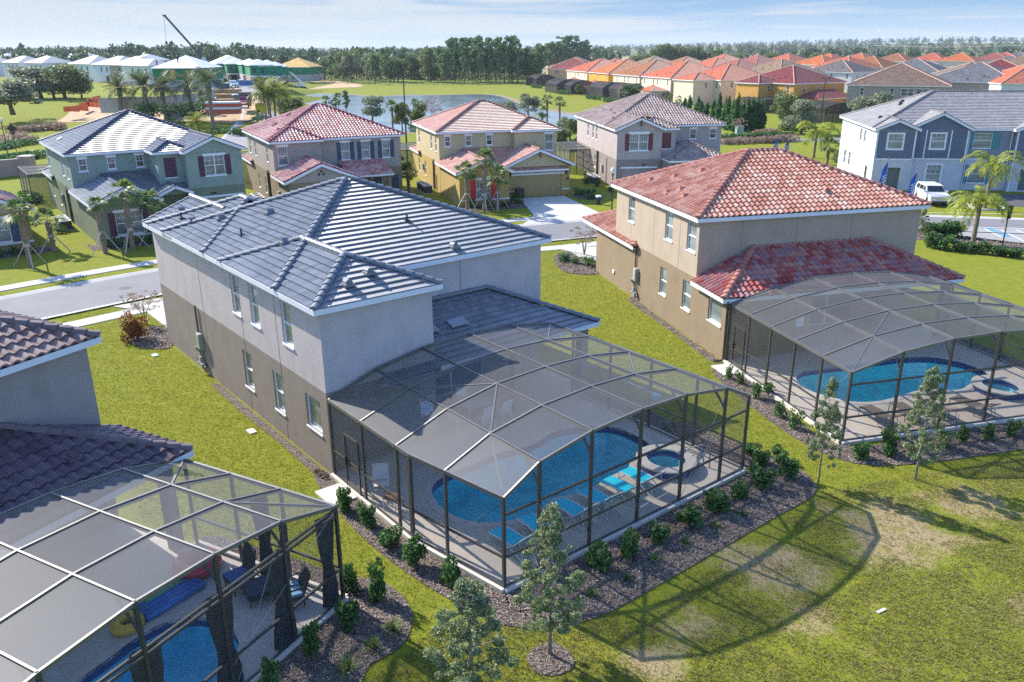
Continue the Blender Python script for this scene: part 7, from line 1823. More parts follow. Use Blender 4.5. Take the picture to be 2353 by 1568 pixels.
# front gardens
for nm, H, pts in (('yellow house', Yh, ((1.0, -9.6), (2.6, -9.9), (4.3, -9.8), (6.2, -8.6), (6.5, -6.6), (13.9, -6.0), (14.6, -7.4), (14.2, -8.6))), ('green house', G_, ((0.6, -9.3), (1.8, -9.5), (3.4, -9.4), (4.6, -9.3), (-1.9, -0.5))), ('taupe house', P_, ((7.4, -4.6), (9.0, -5.0), (10.6, -4.6))), ('mauve house', V_, ((-1.6, 2.4), (-1.3, 8.6), (-2.2, 5.0), (-0.8, -1.2)))):
    for i, q in enumerate(pts): shrub('low garden shrub in the front bed of the %s' % nm, H.world(*q), random.uniform(0.9, 1.4), random.uniform(0.6, 1.1), L_OAK if i % 2 else L_SHRUB, i, 450, 0.1, 'garden shrubs of the %s' % nm)
def tuft(label, loc, r, h, mat=None, seed=0, group=None, name='grass_clump', n=90, proto={}):
    mat = mat or L_PALM; key = (mat.name, seed % 2, n)
    if key not in proto:
        rr = np.random.default_rng(seed + 9); o = thing(name, label, 'plant', loc, 0, group); V = []
        for i in range(n):
            a = rr.uniform(0, 6.28); e = rr.uniform(0.25, 1.5); L = rr.uniform(0.7, 1.1); d = np.array([math.cos(a) * math.cos(e), math.sin(a) * math.cos(e), math.sin(e)]); s_ = np.array([-math.sin(a), math.cos(a), 0]) * 0.022
            b = rr.normal(0, 0.05, 3) * [1, 1, 0]; md = b + d * 0.6 * L; tp = b + d * L + np.array([math.cos(a) * 0.12, math.sin(a) * 0.12, -0.28 * L * math.cos(e)]); V += [b - s_, b + s_, md + s_, md - s_, md - s_, md + s_, tp + s_ * 0.2, tp - s_ * 0.2]
        V = np.array(V); link('blades', fast_mesh('blades', V, quads(V), mat), o); proto[key] = o
    else:
        o = dup(proto[key], loc, 0, label); o.name = name
        if group: o['group'] = group
        elif 'group' in o: del o['group']
    o.rotation_euler = (0, 0, random.uniform(0, 6.28)); o.scale = (r, r, h); return o
for i, p in enumerate(((903, 1452), (857, 1492), (800, 1540))): tuft('spiky grass clump in the bark bed by the left cage, %s from the path' % o9[i], at(*p), 0.42, 0.5, seed=i, group='spiky grass clumps by the left cage')
for i, p in enumerate(((1440, 1335), (1360, 1370), (1505, 1290), (1575, 1252), (1642, 1212), (1706, 1186))): tuft('small green tuft in front of the shrubs behind the middle cage, %s from the left' % o9[i], at(*p), 0.30, 0.34, L_SHRUB, i, 'small tufts in front of the middle cage shrubs')
for i in range(12): 
    q = T_.world(-6.2 + (i % 6) * 1.05, -0.9 - (i // 6) * 0.9); tuft('long leaved clump in the bed of the tan house', q, 0.8, 0.8, L_SHRUB, i, 'long leaved clumps in the bed of the tan house')
# ---- middle distance trees
px_tree('grey', 'large grey green oak of the group at the left edge', (30, 262), 178, 150, 0); px_tree('grey', 'wide oak behind the left edge oak', (95, 225), 150, 130, 1); px_tree('oak', 'dark oak in the middle of the left group', (150, 226), 143, 110, 2); px_tree('oak', 'dark round tree at the right end of the left oak group', (188, 226), 168, 60, 0); px_tree('grey', 'low shrubby tree in front of the left oak group', (125, 226), 185, 80, 2)
px_tree('bright', 'round yellow green tree right of the palm clump', (673, 268), 224, 72, 0)
px_tree('grey', 'dense silvery tree at the pond bank behind the rose roof', (856, 282), 218, 64, 1); px_tree('pine', 'slim pine behind the rose roof ridge', (796, 262), 208, 24, 0); px_tree('pine', 'slim pine left of the rose roof at the pond', (778, 250), 214, 20, 1)
px_tree('bright', 'loose yellowish tree at the pond left of the yellow house', (925, 300), 228, 46, 1); px_tree('bright', 'tall yellowish tree at the pond nearest the yellow roof', (962, 290), 222, 50, 2); px_tree('thin', 'almost leafless tree by the pond left of the yellow roof', (997, 285), 226, 60, 0)
px_tree('grey', 'dark grey green tree behind the yellow roof at the pond', (1214, 268), 213, 58, 2); px_tree('grey', 'low shrubby tree on the bank behind the yellow ridge', (1165, 262), 232, 60, 0)
px_tree('oak', 'dark bushy tree between the yellow and mauve houses', (1310, 330), 262, 70, 1); px_tree('oak', 'dark hedge tree right behind the yellow house', (1290, 345), 292, 60, 2)
px_tree('pine', 'broad pine in front of the small cages by the pond', (1448, 238), 192, 68, 2)
px_tree('oak', 'round dark tree in front of the orange walled house', (1799, 290), 200, 74, 0); px_tree('grey', 'wide light green tree left of the street lamp', (1841, 308), 225, 90, 1); px_tree('thin', 'small bare tree in front of the conifer row', (1695, 310), 272, 40, 1); px_tree('grey', 'round grey green tree behind the townhouse roof', (2005, 285), 208, 105, 2); px_tree('oak', 'small tree by the townhouse side wall', (1930, 385), 340, 40, 1)
# ---- columnar conifers
def conifer(label, loc, h, w, seed, group, proto={}):
    if seed % 3 not in proto:
        rr = np.random.default_rng(seed + 3); o = thing('cypress', label, 'tree', loc, 0, group); t = MB(); t.tube([(0, 0, -0.2), (0, 0, 2), (0, 0, 9)], [0.25, 0.2, 0.03], 6); t.build('trunk', BARK, o)
        cl = [((rr.uniform(-0.5, 0.5) * f, rr.uniform(-0.5, 0.5) * f, z), (0.95 * f, 0.95 * f, 0.9)) for z, f in [(0.8, 0.85), (1.6, 1.0), (2.5, 1.05), (3.4, 1.05), (4.3, 1.0), (5.2, 0.9), (6.1, 0.78), (7.0, 0.62), (7.8, 0.48), (8.6, 0.32), (9.3, 0.18)]]
        crown('foliage', cl, 2200, 0.2, L_CYP, o, r=rr, up=1.6, elong=3.2); proto[seed % 3] = o
    else: o = dup(proto[seed % 3], loc, 0, label)
    o.rotation_euler = (0, 0, random.uniform(0, 6.28)); o.scale = (w / 2.1, w / 2.1, h / 10); return o
zB = lambda x, y: (1568.6 + .2918 * x, 65.4 + .2918 * y)
for i, (x, yb, yt) in enumerate([(15, 640, 545), (50, 650, 525), (120, 665, 535), (145, 672, 570), (190, 690, 575), (240, 705, 560), (280, 735, 500), (325, 790, 540), (350, 800, 530), (385, 810, 560), (420, 815, 505), (465, 800, 560), (500, 805, 540), (540, 806, 545), (575, 806, 535), (612, 806, 558)]):
    p = at(*zB(x, yb)); h = height_at(p, zB(0, yt)[1]); conifer('dark green columnar conifer in the tall row before the orange houses', p, h, max(1.6, h * 0.24), i, 'row of columnar conifers')
# ---- pine stand beyond the pond: separate trees
gP = 'tall pines standing beyond the pond'
rp = np.random.default_rng(21)
for i, x in enumerate(np.linspace(1012, 1242, 34)):
    yb = 190 + rp.uniform(-3, 2); tp = 82 + 26 * rp.uniform() + (18 if x > 1190 else 0) + (12 if x < 1030 else 0)
    px_tree('pine', 'tall slender pine in the stand across the pond', (x + rp.uniform(-4, 4), yb), tp, rp.uniform(22, 38), i, group=gP)
gO = 'mixed trees along the far side of the pond'
for i, x in enumerate(np.linspace(748, 1012, 26)):
    k = ('oak', 'pine', 'grey', 'oak')[i % 4]; px_tree(k, {'oak': 'dark bushy tree in the belt left of the tall pines', 'pine': 'pine in the belt left of the tall pine stand', 'grey': 'grey green tree in the belt left of the tall pines'}[k], (x + rp.uniform(-5, 5), 187 + rp.uniform(-5, 3)), 118 + rp.uniform(-12, 22), rp.uniform(34, 58) if k != 'pine' else 30, i, group=gO)
gR = 'pines beyond the first orange roofs'
for i, (x, tp) in enumerate([(1262, 96), (1275, 100), (1288, 84), (1300, 83), (1314, 82), (1327, 90), (1340, 92), (1350, 104), (1283, 110), (1333, 108)]):
    px_tree('pine', 'pine in the open group behind the first orange roofs', (x, 163), tp, 34, i, group=gR)
gD = 'dark oaks behind the orange roofs'
for i, (x, tp) in enumerate([(1482, 118), (1500, 106), (1525, 97), (1548, 96), (1570, 101), (1595, 104), (1465, 122), (1620, 110), (1650, 112), (1690, 117), (1880, 114), (1770, 118)]):
    px_tree('oak', 'dark oak in the mass rising behind the orange roofs', (x, 160), tp, 52, i, group=gD)
def snag(px, py, ty, lb):
    p = at(px, py); h = height_at(p, ty); o = thing('dead_tree', lb, 'tree', p); t = MB(); t.tube([(0, 0, 0), (0.2, 0, h * 0.6), (0.1, 0, h)], [0.3, 0.2, 0.05], 6); t.tube([(0.15, 0, h * 0.7), (1.6, 0, h * 0.86)], [0.1, 0.03], 5); t.tube([(0.15, 0, h * 0.8), (-1.2, 0.3, h * 0.95)], [0.08, 0.03], 5); t.build('trunk', BARKG, o)
snag(1226, 188, 98, 'bare dead pine with two stubs right of the pine stand'); snag(1243, 185, 112, 'dark leafless pole tree farthest right of the pine stand')
# ---- ground cover and far woods (uncountable)
def stuff_cloud(name, label, cat, specs, mat, size, elong=1.9):
    V = []
    for (clumps, n) in specs: V.append(cloud(clumps, n, size, elong))
    V = np.concatenate(V); o = link(name, fast_mesh(name, V, quads(V), mat)); return tag(o, label, cat, None, 'stuff')
def along(pts, w, h, step, n, jit=0.3):
    cl = []
    L = [at(*p) for p in pts]
    for a, b in zip(L, L[1:]):
        k = max(1, int((b - a).length / step))
        for i in range(k):
            p = a.lerp(b, i / k); cl.append(((p.x + random.uniform(-jit, jit) * w, p.y + random.uniform(-jit, jit) * w, p.z + h * 0.45), (w * random.uniform(0.8, 1.2), w * random.uniform(0.8, 1.2), h * random.uniform(0.45, 0.65))))
    return (cl, n)
stuff_cloud('pink_grass', 'feathery pink grass growing in drifts along the lawns', 'grass', [along([(0, 335), (40, 318), (60, 330)], 2.0, 1.3, 1.2, 1500), along([(30, 305), (80, 302), (130, 296), (145, 300)], 1.4, 1.2, 1.0, 2200), along([(1660, 332), (1720, 330), (1790, 326), (1830, 322)], 1.4, 1.1, 1.0, 2200), along([(1740, 310), (1790, 309)], 1.1, 1.0, 0.9, 700), along([(60, 330), (78, 326)], 1.2, 1.0, 0.9, 500)], L_PINK, 0.16, 3.0)
stuff_cloud('hedge_planting', 'dense low green ground cover along paths and the entry', 'ground cover', [along([(0, 375), (40, 368), (90, 362), (110, 358)], 2.2, 1.0, 1.4, 2600), along([(0, 345), (40, 335), (95, 330)], 1.6, 0.9, 1.2, 1500), along([(500, 305), (540, 308), (580, 312), (610, 300)], 1.6, 0.9, 1.2, 1600), along([(1660, 318), (1760, 313), (1830, 312)], 1.0, 0.7, 0.8, 1500), along([(1800, 300), (1850, 303)], 1.2, 1.2, 0.9, 700), along([(1290, 345), (1325, 345), (1340, 335)], 1.4, 1.6, 1.2, 1100), along([(700, 300), (720, 296)], 1.2, 1.0, 1.0, 400), along([(2270, 425), (2353, 428)], 1.0, 0.7, 0.9, 700), along([(950, 292), (960, 300)], 1.2, 1.2, 1.0, 300), along([(735, 190), (900, 196), (1000, 196), (1120, 195), (1215, 192)], 2.4, 2.6, 3.0, 2600), along([(330, 262), (400, 268), (470, 262), (500, 270)], 2.2, 2.6, 1.6, 3600), along([(60, 455), (90, 470)], 0.8, 0.8, 0.7, 500)], L_SHRUB, 0.22)
L_WOOD = leaf_mat('leaf_wood', [(0.0375, 0.075, 0.035), (0.0688, 0.119, 0.05), (0.106, 0.163, 0.0688), (0.15, 0.2, 0.0938)])
stuff_cloud('understory', 'tangled green undergrowth beneath the pines beyond the pond', 'undergrowth', [along([(735, 181), (900, 181), (1000, 184), (1120, 184), (1240, 182)], 4.5, 7, 3.0, 9000), along([(1000, 180), (1120, 179), (1240, 178)], 5, 9, 4.0, 5000)], L_OAK, 0.55)
wspecs = []
rw_ = np.random.default_rng(33)
def belt(x0, x1, y0, y1, n, hmin, hmax, per=90):
    X = rw_.uniform(x0, x1, n); Y = rw_.uniform(y0, y1, n); cl = []
    for x, y in zip(X, Y):
        if x * 1880 / y > 1500 or x * 1880 / y < -1500: continue
        if -0.24 < x / y < -0.03 and y < 470: continue
        h = rw_.uniform(hmin, hmax); r = h * rw_.uniform(0.24, 0.36); g0 = hgt(x, y)
        for k in range(3): cl.append(((x + rw_.normal(0, r * 0.4), y + rw_.normal(0, r * 0.4), g0 + h * (0.42 + 0.22 * k)), (r * (1.1 - 0.22 * k), r * (1.1 - 0.22 * k), h * 0.24)))
    if cl: wspecs.append((cl, int(len(cl) / 3 * per)))
belt(-900, -190, 760, 1000, 520, 9, 13.5); belt(-330, -60, 520, 760, 170, 9, 15); belt(-140, 80, 620, 900, 170, 10, 15.5); belt(-1500, 1300, 1100, 1500, 900, 11, 16.5, 60); belt(-2200, 2000, 1700, 2300, 900, 12, 17, 50); belt(200, 900, 640, 900, 200, 8, 13); belt(330, 900, 520, 700, 50, 7, 11); belt(-2600, 2600, 2600, 3400, 900, 13, 20, 50)
stuff_cloud('far_wood', 'dark green belt of woodland reaching to the horizon', 'woodland', wspecs, L_WOOD, 1.75, 1.4)
# ================================================================ far houses, building site, street things
zA = lambda x, y: (1209.2 + .2918 * x, 81.7 + .2918 * y)
zC = lambda x, y: (1960.8 + .2918 * x, 65.4 + .2918 * y)
zD = lambda x, y: (.2918 * x, 81.7 + .2918 * y)
z9 = lambda x, y: (326.8 + x / 6, 81.7 + y / 6)
def ftile(nm, c): return tile_mat(nm, [tuple(x * 0.72 for x in c), c, tuple(min(1, x * 1.25) for x in c)], 'flat', 0.7, 0.35, 1)
FT = {'coral': ftile('far_coral', (0.56, 0.165, 0.085)), 'orange': ftile('far_orange', (0.60, 0.19, 0.06)), 'brownorange': ftile('far_brown_orange', (0.40, 0.17, 0.075)), 'rose': ftile('far_rose', (0.40, 0.13, 0.10)), 'darkred': ftile('far_dark_red', (0.26, 0.065, 0.06)), 'brown': ftile('far_brown', (0.27, 0.18, 0.125)), 'tan': ftile('far_tan', (0.33, 0.23, 0.14)), 'grey': ftile('far_grey', (0.22, 0.19, 0.17)), 'slate': ftile('far_slate', (0.20, 0.20, 0.205)), 'pale': ftile('far_pale', (0.40, 0.40, 0.42))}
FW = {'cream': stucco('far_cream', (0.72, 0.62, 0.46)), 'peach': stucco('far_peach', (0.62, 0.40, 0.20)), 'yellow': stucco('far_yellow', (0.66, 0.36, 0.04)), 'orange': stucco('far_orange_wall', (0.60, 0.33, 0.09)), 'grey': stucco('far_grey_wall', (0.36, 0.31, 0.28)), 'white': stucco('far_white', (0.66, 0.66, 0.66)), 'blue': stucco('far_pale_blue', (0.58, 0.68, 0.74)), 'mint': stucco('far_mint', (0.58, 0.68, 0.62)), 'taupe': stucco('far_taupe', (0.33, 0.28, 0.24))}
CAPL = plain('far_cap', (0.62, 0.38, 0.28), 0.8)
def far_house(label, corner, deg, W, D, roof, wall, sl=0.42, group=None, bump=None, z=6.37, wins=True, capm=None, at_world=None, name='house'):
    'near-left eave corner given; local x to the right, y away'
    p = at(*corner, z) if at_world is None else Vector(at_world); g0 = hgt(p.x, p.y); t = R(deg)
    c, s_ = math.cos(t), math.sin(t); o = 0.35
    H = House(name, label, 'house', deg, 0, 0, world=(p.x + o * c - o * s_, p.y + o * s_ + o * c), z0=g0, lo=FW[wall], hi=FW[wall], tile=FT[roof], cap=capm or CAPL, kind='flat', tw=0.3, cl=0.42, group=group)
    wd = dict(glass=GLASS, sill=False, depth=0.08, fw=0.07)
    nW = [(W * f - 0.45, W * f + 0.45, 4.5, 6.0, 'sash', wd) for f in (0.2, 0.5, 0.8)] if wins else []
    nD = [(D * f - 0.4, D * f + 0.4, 4.4, 6.0, 'sash', wd) for f in (0.15, 0.45, 0.58, 0.9)] if wins else []
    H.facade((0, 0), (W, 0), 0, z, nW); H.facade((0, D), (0, 0), 0, z, nD); H.facade((W, 0), (W, D), 0, z); H.facade((W, D), (0, D), 0, z)
    H.hip(-o, W + o, -o, D + o, z, sl)
    if bump:
        bx0, bx1, by0, by1 = bump; H.hip(bx0 - o, bx1 + o, by0 - o, by1 + o, z, sl); H.facade((bx0, by0), (bx1, by0), 0, z, [((bx1 - bx0) / 2 - 0.45, (bx1 - bx0) / 2 + 0.45, 4.5, 6, 'sash', wd)] if wins else []); H.facade((bx0, by1), (bx0, by0), 0, z); H.facade((bx1, by0), (bx1, by1), 0, z)
    r = random.Random(label)
    for k in range(3): 
        yy = r.uniform(0.2, 0.8) * D; H.vent(1.2 + k * 0.8, yy, z + 0.2 + sl * (1.55 + k * 0.8) + 0.03, (-1, 0), DARKMETAL) if D >= W else None
    H.finish(); return H
far_house('peach walled house with a dark rose roof, leftmost in the pond row', zA(163, 268), -13, 20, 20, 'rose', 'peach')
h2 = far_house('cream house with a coral roof, left of the bright yellow house', zA(476, 291), 17, 21, 21, 'coral', 'cream')
h3 = far_house('bright yellow house with an orange roof in the pond row', zA(643, 307), 13, 21, 21, 'orange', 'yellow')
h4 = far_house('cream house with a brown orange roof right of the yellow house', zA(890, 326), 16, 21, 21, 'brownorange', 'cream')
h5 = far_house('cream house with a wide coral roof in the middle of the pond row', zA(1136, 343), 16, 21, 21, 'coral', 'cream')
h6 = far_house('cream house with two stepped coral hips behind the conifer row', zB(300, 415), 22, 18, 18, 'coral', 'cream', bump=(-7.0, 1.0, 2.5, 12.0))
h7 = far_house('orange walled house with a dark red roof behind the round tree', zB(880, 444), 30, 18, 18, 'darkred', 'orange', bump=(-4.5, 3.0, 7.0, 14.5))
h8 = far_house('large grey house with a broad brown roof above the townhouse', zC(775, 464), 64, 22, 21, 'brown', 'grey')
far_house('grey house with a grey brown roof right of the large brown roof', zC(1300, 398), 80, 18, 18, 'grey', 'grey', wins=False)
far_house('white house with a coral roof at the right edge', zC(1162, 443), -8, 20, 20, 'coral', 'white', wins=False)
far_house('white house with a grey brown roof above the dark red roof', zB(1340, 352), 40, 18, 18, 'grey', 'white')
# second and third rows: placed by the roof tops seen above the front row
back = [(zA(400, 170), 'rose', 'peach', 10, 'rose roof behind the first house of the pond row'), (zA(710, 182), 'coral', 'cream', 20, 'narrow coral roof peeking between the second and third pond houses'), (zA(1015, 162), 'tan', 'cream', 12, 'tan roof behind the brown orange one'), (zA(1268, 166), 'brownorange', 'cream', 14, 'brown orange roof behind the wide coral roof'),
    (zB(35, 222), 'brownorange', 'cream', 16, 'brown roof left of the coral roofs in the second row'), (zB(335, 203), 'coral', 'cream', 20, 'coral roof topping the second row at left'), (zB(275, 232), 'coral', 'cream', 20, 'smaller coral hip before the second row top'), (zB(597, 209), 'rose', 'cream', 25, 'rose brown roof with a pale ridge in the second row'), (zB(440, 243), 'rose', 'cream', 24, 'long rose roof with two pale hips behind the coral steps'), (zB(835, 198), 'coral', 'cream', 30, 'coral roof with two ridges near the horizon'), (zB(775, 244), 'tan', 'cream', 28, 'tan roof with a pale hip in the middle'), (zB(1095, 211), 'orange', 'cream', 32, 'orange roof right of the tan one'), (zB(1160, 198), 'orange', 'cream', 33, 'small orange hip behind the large orange roof'), (zB(1300, 222), 'coral', 'cream', 30, 'coral roof far right of the tan one'),
    (zC(60, 194), 'coral', 'cream', 35, 'coral roof above the brown orange gable'), (zC(155, 219), 'brownorange', 'cream', 38, 'brown orange roof left above the broad brown one'), (zC(350, 196), 'brownorange', 'cream', 40, 'brown orange roof with two pale hips near the horizon'), (zC(630, 193), 'coral', 'cream', 42, 'coral roof in the last row before the field'), (zC(855, 194), 'orange', 'cream', 45, 'big bright orange roof in the back row'), (zC(1010, 270), 'slate', 'grey', 50, 'dull grey roof peak before the red striped one'), (zC(1165, 246), 'darkred', 'cream', 60, 'red roof with pale ridges near the right edge'), (zC(505, 238), 'slate', 'grey', 50, 'low slate roof behind the broad brown one'), (zC(1120, 190), 'rose', 'cream', 50, 'rose roof far off at right'), (zC(1205, 188), 'coral', 'cream', 50, 'far coral roof nearest the field at right'), (zC(1310, 184), 'slate', 'grey', 50, 'slate roof at the far right edge'), (zC(1240, 215), 'grey', 'grey', 55, 'grey roof between the far right roofs'), (zC(1330, 218), 'tan', 'cream', 55, 'tan roof cut by the right edge in the back row')]
for (px, rf, wl_, dg, lb) in back:
    apex = at(*px, 10.9); t = R(dg); W_, D_ = 20.0, 20.6; c, s_ = math.cos(t), math.sin(t)
    cx_, cy_ = W_ / 2 + 0.35, D_ / 2 + 0.35
    far_house('house with a ' + lb, None, dg, W_, D_, rf, wl_, at_world=(apex.x - cx_ * c + cy_ * s_, apex.y - cx_ * s_ - cy_ * c, 0), wins=False)
# extra lower roofs and windows on the nearer far houses
def annex(H, x0, x1, y0, y1, z, roof, wall):
    mb = MB(); wl2 = MB(); wl2.box(x0, x1, y0, y1, 0, z); H.part(wl2, 'annex_wall', FW[wall])
    e = 0.3; s_ = MB(); tile_slope(s_, (x0 - e, y0 - e, z + 0.15), (1, 0), (0, 1), 0.42, [[(0, 0), (x1 - x0 + 2 * e, 0), (x1 - x0 + e - (y1 - y0) / 2, (y1 - y0) / 2 + e), ((y1 - y0) / 2 + e, (y1 - y0) / 2 + e)]], 'flat', 0.3, 0.42); tile_slope(s_, (x0 - e, y1 + e, z + 0.15), (0, -1), (1, 0), 0.42, [[(0, 0), (y1 - y0 + 2 * e, 0), ((y1 - y0) / 2 + e, (y1 - y0) / 2 + e)]], 'flat', 0.3, 0.42); tile_slope(s_, (x1 + e, y0 - e, z + 0.15), (0, 1), (-1, 0), 0.42, [[(0, 0), (y1 - y0 + 2 * e, 0), ((y1 - y0) / 2 + e, (y1 - y0) / 2 + e)]], 'flat', 0.3, 0.42); tile_slope(s_, (x1 + e, y1 + e, z + 0.15), (-1, 0), (0, -1), 0.42, [[(0, 0), (x1 - x0 + 2 * e, 0), (x1 - x0 + e - (y1 - y0) / 2, (y1 - y0) / 2 + e), ((y1 - y0) / 2 + e, (y1 - y0) / 2 + e)]], 'flat', 0.3, 0.42)
    H.part(s_, 'annex_roof', FT[roof]); f = MB(); f.box(x0 - e - 0.02, x1 + e + 0.02, y0 - e - 0.02, y0 - e, z, z + 0.16); H.part(f, 'fascia', WHITE)
annex(h7, 2, 15.2, -6, 2, 3.1, 'darkred', 'orange')
for H in (h2, h3, h4, h5): annex(H, -6.2, -0.2, 1.0, 8.5, 2.9, 'coral', 'cream')
w_ = MB(); H = h8
for k in range(2): 
    f = MB(); x = -0.03; y0 = 4.0 + k * 3.0; f.box(x - 0.03, x, y0, y0 + 2.7, 4.3, 6.0); fo = H.part(f, 'window', FRAME); g = MB()
    for j in range(2): g.box(x - 0.045, x - 0.032, y0 + 0.1 + j * 1.3, y0 + 1.3 + j * 1.3, 4.4, 5.1); g.box(x - 0.045, x - 0.032, y0 + 0.1 + j * 1.3, y0 + 1.3 + j * 1.3, 5.18, 5.9)
    H.part(g, 'pane', GLASS, fo)
# cages by the pond
CG = 'round topped screen cages along the pond lawn'
def far_cage(label, px, deg, W, D, h=3.0, arch=1.6):
    p = at(*px); o = thing('pool_cage', label, 'pool cage', p, R(deg), CG); f = MB(); s_ = MB(); n = 8
    prof = [(W * k / n, h + arch * math.sin(math.pi * k / n) ** 0.8) for k in range(n + 1)]
    for y in np.linspace(0, D, 5):
        for a, b in zip(prof, prof[1:]): f.beam((a[0], y, a[1]), (b[0], y, b[1]), 0.09, 0.09)
        f.beam((0, y, 0), (0, y, h), 0.09, 0.09); f.beam((W, y, 0), (W, y, h), 0.09, 0.09)
    for a in prof[1:-1]: f.beam((a[0], 0, a[1]), (a[0], D, a[1]), 0.08, 0.08); f.beam((a[0], 0, 0), (a[0], 0, a[1]), 0.07, 0.07)
    for yy in (0,): f.beam((0, yy, 1.2), (W, yy, 1.2), 0.07, 0.07); f.beam((0, 0, 1.2), (0, D, 1.2), 0.07, 0.07)
    f.build('frame', BRONZE, o)
    for a, b in zip(prof, prof[1:]): s_.add([(a[0], 0, a[1]), (b[0], 0, b[1]), (b[0], D, b[1]), (a[0], D, a[1])], [(0, 1, 2, 3)])
    for yy in (0, D): s_.add([(0, yy, 0), (W, yy, 0)] + [(x, yy, z) for x, z in prof[::-1]], [tuple(range(2 + len(prof)))])
    s_.add([(0, 0, 0), (0, D, 0), (0, D, h), (0, 0, h)], [(0, 1, 2, 3)]); s_.add([(W, 0, 0), (W, D, 0), (W, D, h), (W, 0, h)], [(0, 1, 2, 3)])
    s_.build('screen', screen_mat('far_screen', (0.05, 0.05, 0.052), 0.35), o)
far_cage('dark flat cage at the far left end of the pond lawn', zA(0, 395), -15, 12, 8, 3.0, 0.6); far_cage('round topped cage nearest the pine stand', zA(80, 400), 14, 8, 12)
far_cage('round topped cage second from the left by the pond lawn', zA(238, 458), 14, 9, 14); far_cage('round topped cage third from the left behind the small bush', zA(352, 466), 15, 9, 14); far_cage('round topped cage below the yellow house', zA(600, 492), 15, 8.5, 13); far_cage('round topped cage behind the broad pine', zA(735, 506), 15, 8.5, 13)
far_cage('flat grey cage below the stepped coral house', zB(150, 600), 15, 9, 14, 3.0, 0.4); far_cage('flat grey cage in front of the orange walled house', zB(640, 670), 25, 8, 10, 3.0, 0.3); far_cage('tall dark cage beside the palm cluster left of the townhouse roof', zB(1110, 745), 35, 12, 8, 3.0, 0.8)
def hedge(label, a, b, h=1.5, w=0.9):
    A_, B__ = at(*a), at(*b); d = (B__ - A_); L = d.length; o = thing('hedge', label, 'hedge', A_, math.atan2(d.y, d.x), 'clipped hedges along the pond cages'); cl = [((x, 0, h * 0.5), (0.7, w * 0.5, h * 0.5)) for x in np.arange(0.4, L, 0.55)]
    crown('foliage', cl, int(L * 170), 0.16, L_SHRUB, o)
hedge('clipped hedge at the first round topped cage', zA(40, 412), zA(122, 420)); hedge('clipped hedge at the second and third cages', zA(248, 460), zA(332, 470)); hedge('clipped hedge below the yellow house cage', zA(473, 500), zA(585, 512)); hedge('clipped hedge behind the broad pine', zA(610, 525), zA(745, 540))
px_tree('bright', 'small yellowish bush tree between the pond cages', zA(408, 470), zA(0, 375)[1], 17, 1)
# ---- lamps, poles, signs
BLK = plain('black_post', (0.02, 0.02, 0.022), 0.4, 0.05); LAMPW = plain('lamp_glass', (0.75, 0.76, 0.74), 0.3)
def post_lamp(label, base, ty):
    p = at(*base); h = height_at(p, ty); o = thing('street_lamp', label, 'street lamp', p); q = MB(); q.lathe((0, 0, 0), [(0.16, 0), (0.14, 0.5), (0.07, 0.6), (0.055, h - 0.75), (0.09, h - 0.7), (0.14, h - 0.55)], 10); q.build('post', BLK, o)
    g = MB(); g.lathe((0, 0, h - 0.55), [(0.14, 0), (0.24, 0.2), (0.2, 0.42), (0.1, 0.5), (0.03, 0.58)], 10); g.build('globe', LAMPW, o, smooth=True); return o
post_lamp('black street lamp with a white globe at the left edge', (22, 372), 272); post_lamp('black street lamp with a white globe behind the terracotta roof', (1405, 500), 385); post_lamp('black street lamp with a white globe by the lumber stacks', z9(1035, 1030), z9(0, 850)[1])
def tall_lamp(label, base, ty):
    p = at(*base); h = height_at(p, ty); o = thing('light_pole', label, 'light pole', p); q = MB(); q.lathe((0, 0, 0), [(0.14, 0), (0.07, h)], 8); q.build('pole', BLK, o); q = MB(); q.beam((-0.6, 0, h - 0.15), (0.6, 0, h - 0.15), 0.06, 0.08); q.build('arm', BLK, o)
    for sx in (-0.7, 0.7): q = MB(); q.box(sx - 0.28, sx + 0.28, -0.16, 0.16, h - 0.2, h - 0.02); q.build('lamp_head', BLK, o)
tall_lamp('tall black light pole between the taupe and yellow houses', (936, 372), 172); tall_lamp('tall black light pole right of the orange walled house', zB(1085, 750), zB(0, 390)[1])
def back_sign(label, base, ty, dia):
    p = at(*base); h = height_at(p, ty); o = thing('road_sign', label, 'sign', p, R(20)); q = MB(); q.tube([(0, 0, 0), (0, 0, h)], 0.045, 8); q.build('post', BLK, o); q = MB()
    if dia: q.obox((0, -0.06, h - 0.45), (0.34, 0, 0.34), (0, 0.02, 0), (-0.34, 0, 0.34)); q.build('panel', BLK, o); q = MB(); q.box(-0.25, 0.25, -0.08, -0.04, h - 1.35, h - 1.05); q.build('plate', BLK, o)
    else:
        q.box(-0.24, 0.24, -0.08, -0.04, h - 0.7, h - 0.02); q.build('panel', BLK, o); q = MB(); q.box(-0.2, 0.2, -0.08, -0.04, h - 1.05, h - 0.75); q.build('plate', BLK, o)
back_sign('diamond road sign seen from its dark back at the left edge', (40, 358), 288, True); back_sign('dark sign post at the parking bays, nearest the right edge', (2302, 572), 472, False)
mb_ = thing('mailbox', 'black mailbox with a white lid on the lawn by the driveway', 'mailbox', at(1375, 470), R(17)); q = MB(); q.box(-0.14, 0.14, -0.2, 0.2, 0, 0.75); q.build('box', BLK, mb_); q = MB(); q.box(-0.22, 0.22, -0.26, 0.26, 0.75, 0.9); q.build('lid', WHITE, mb_)
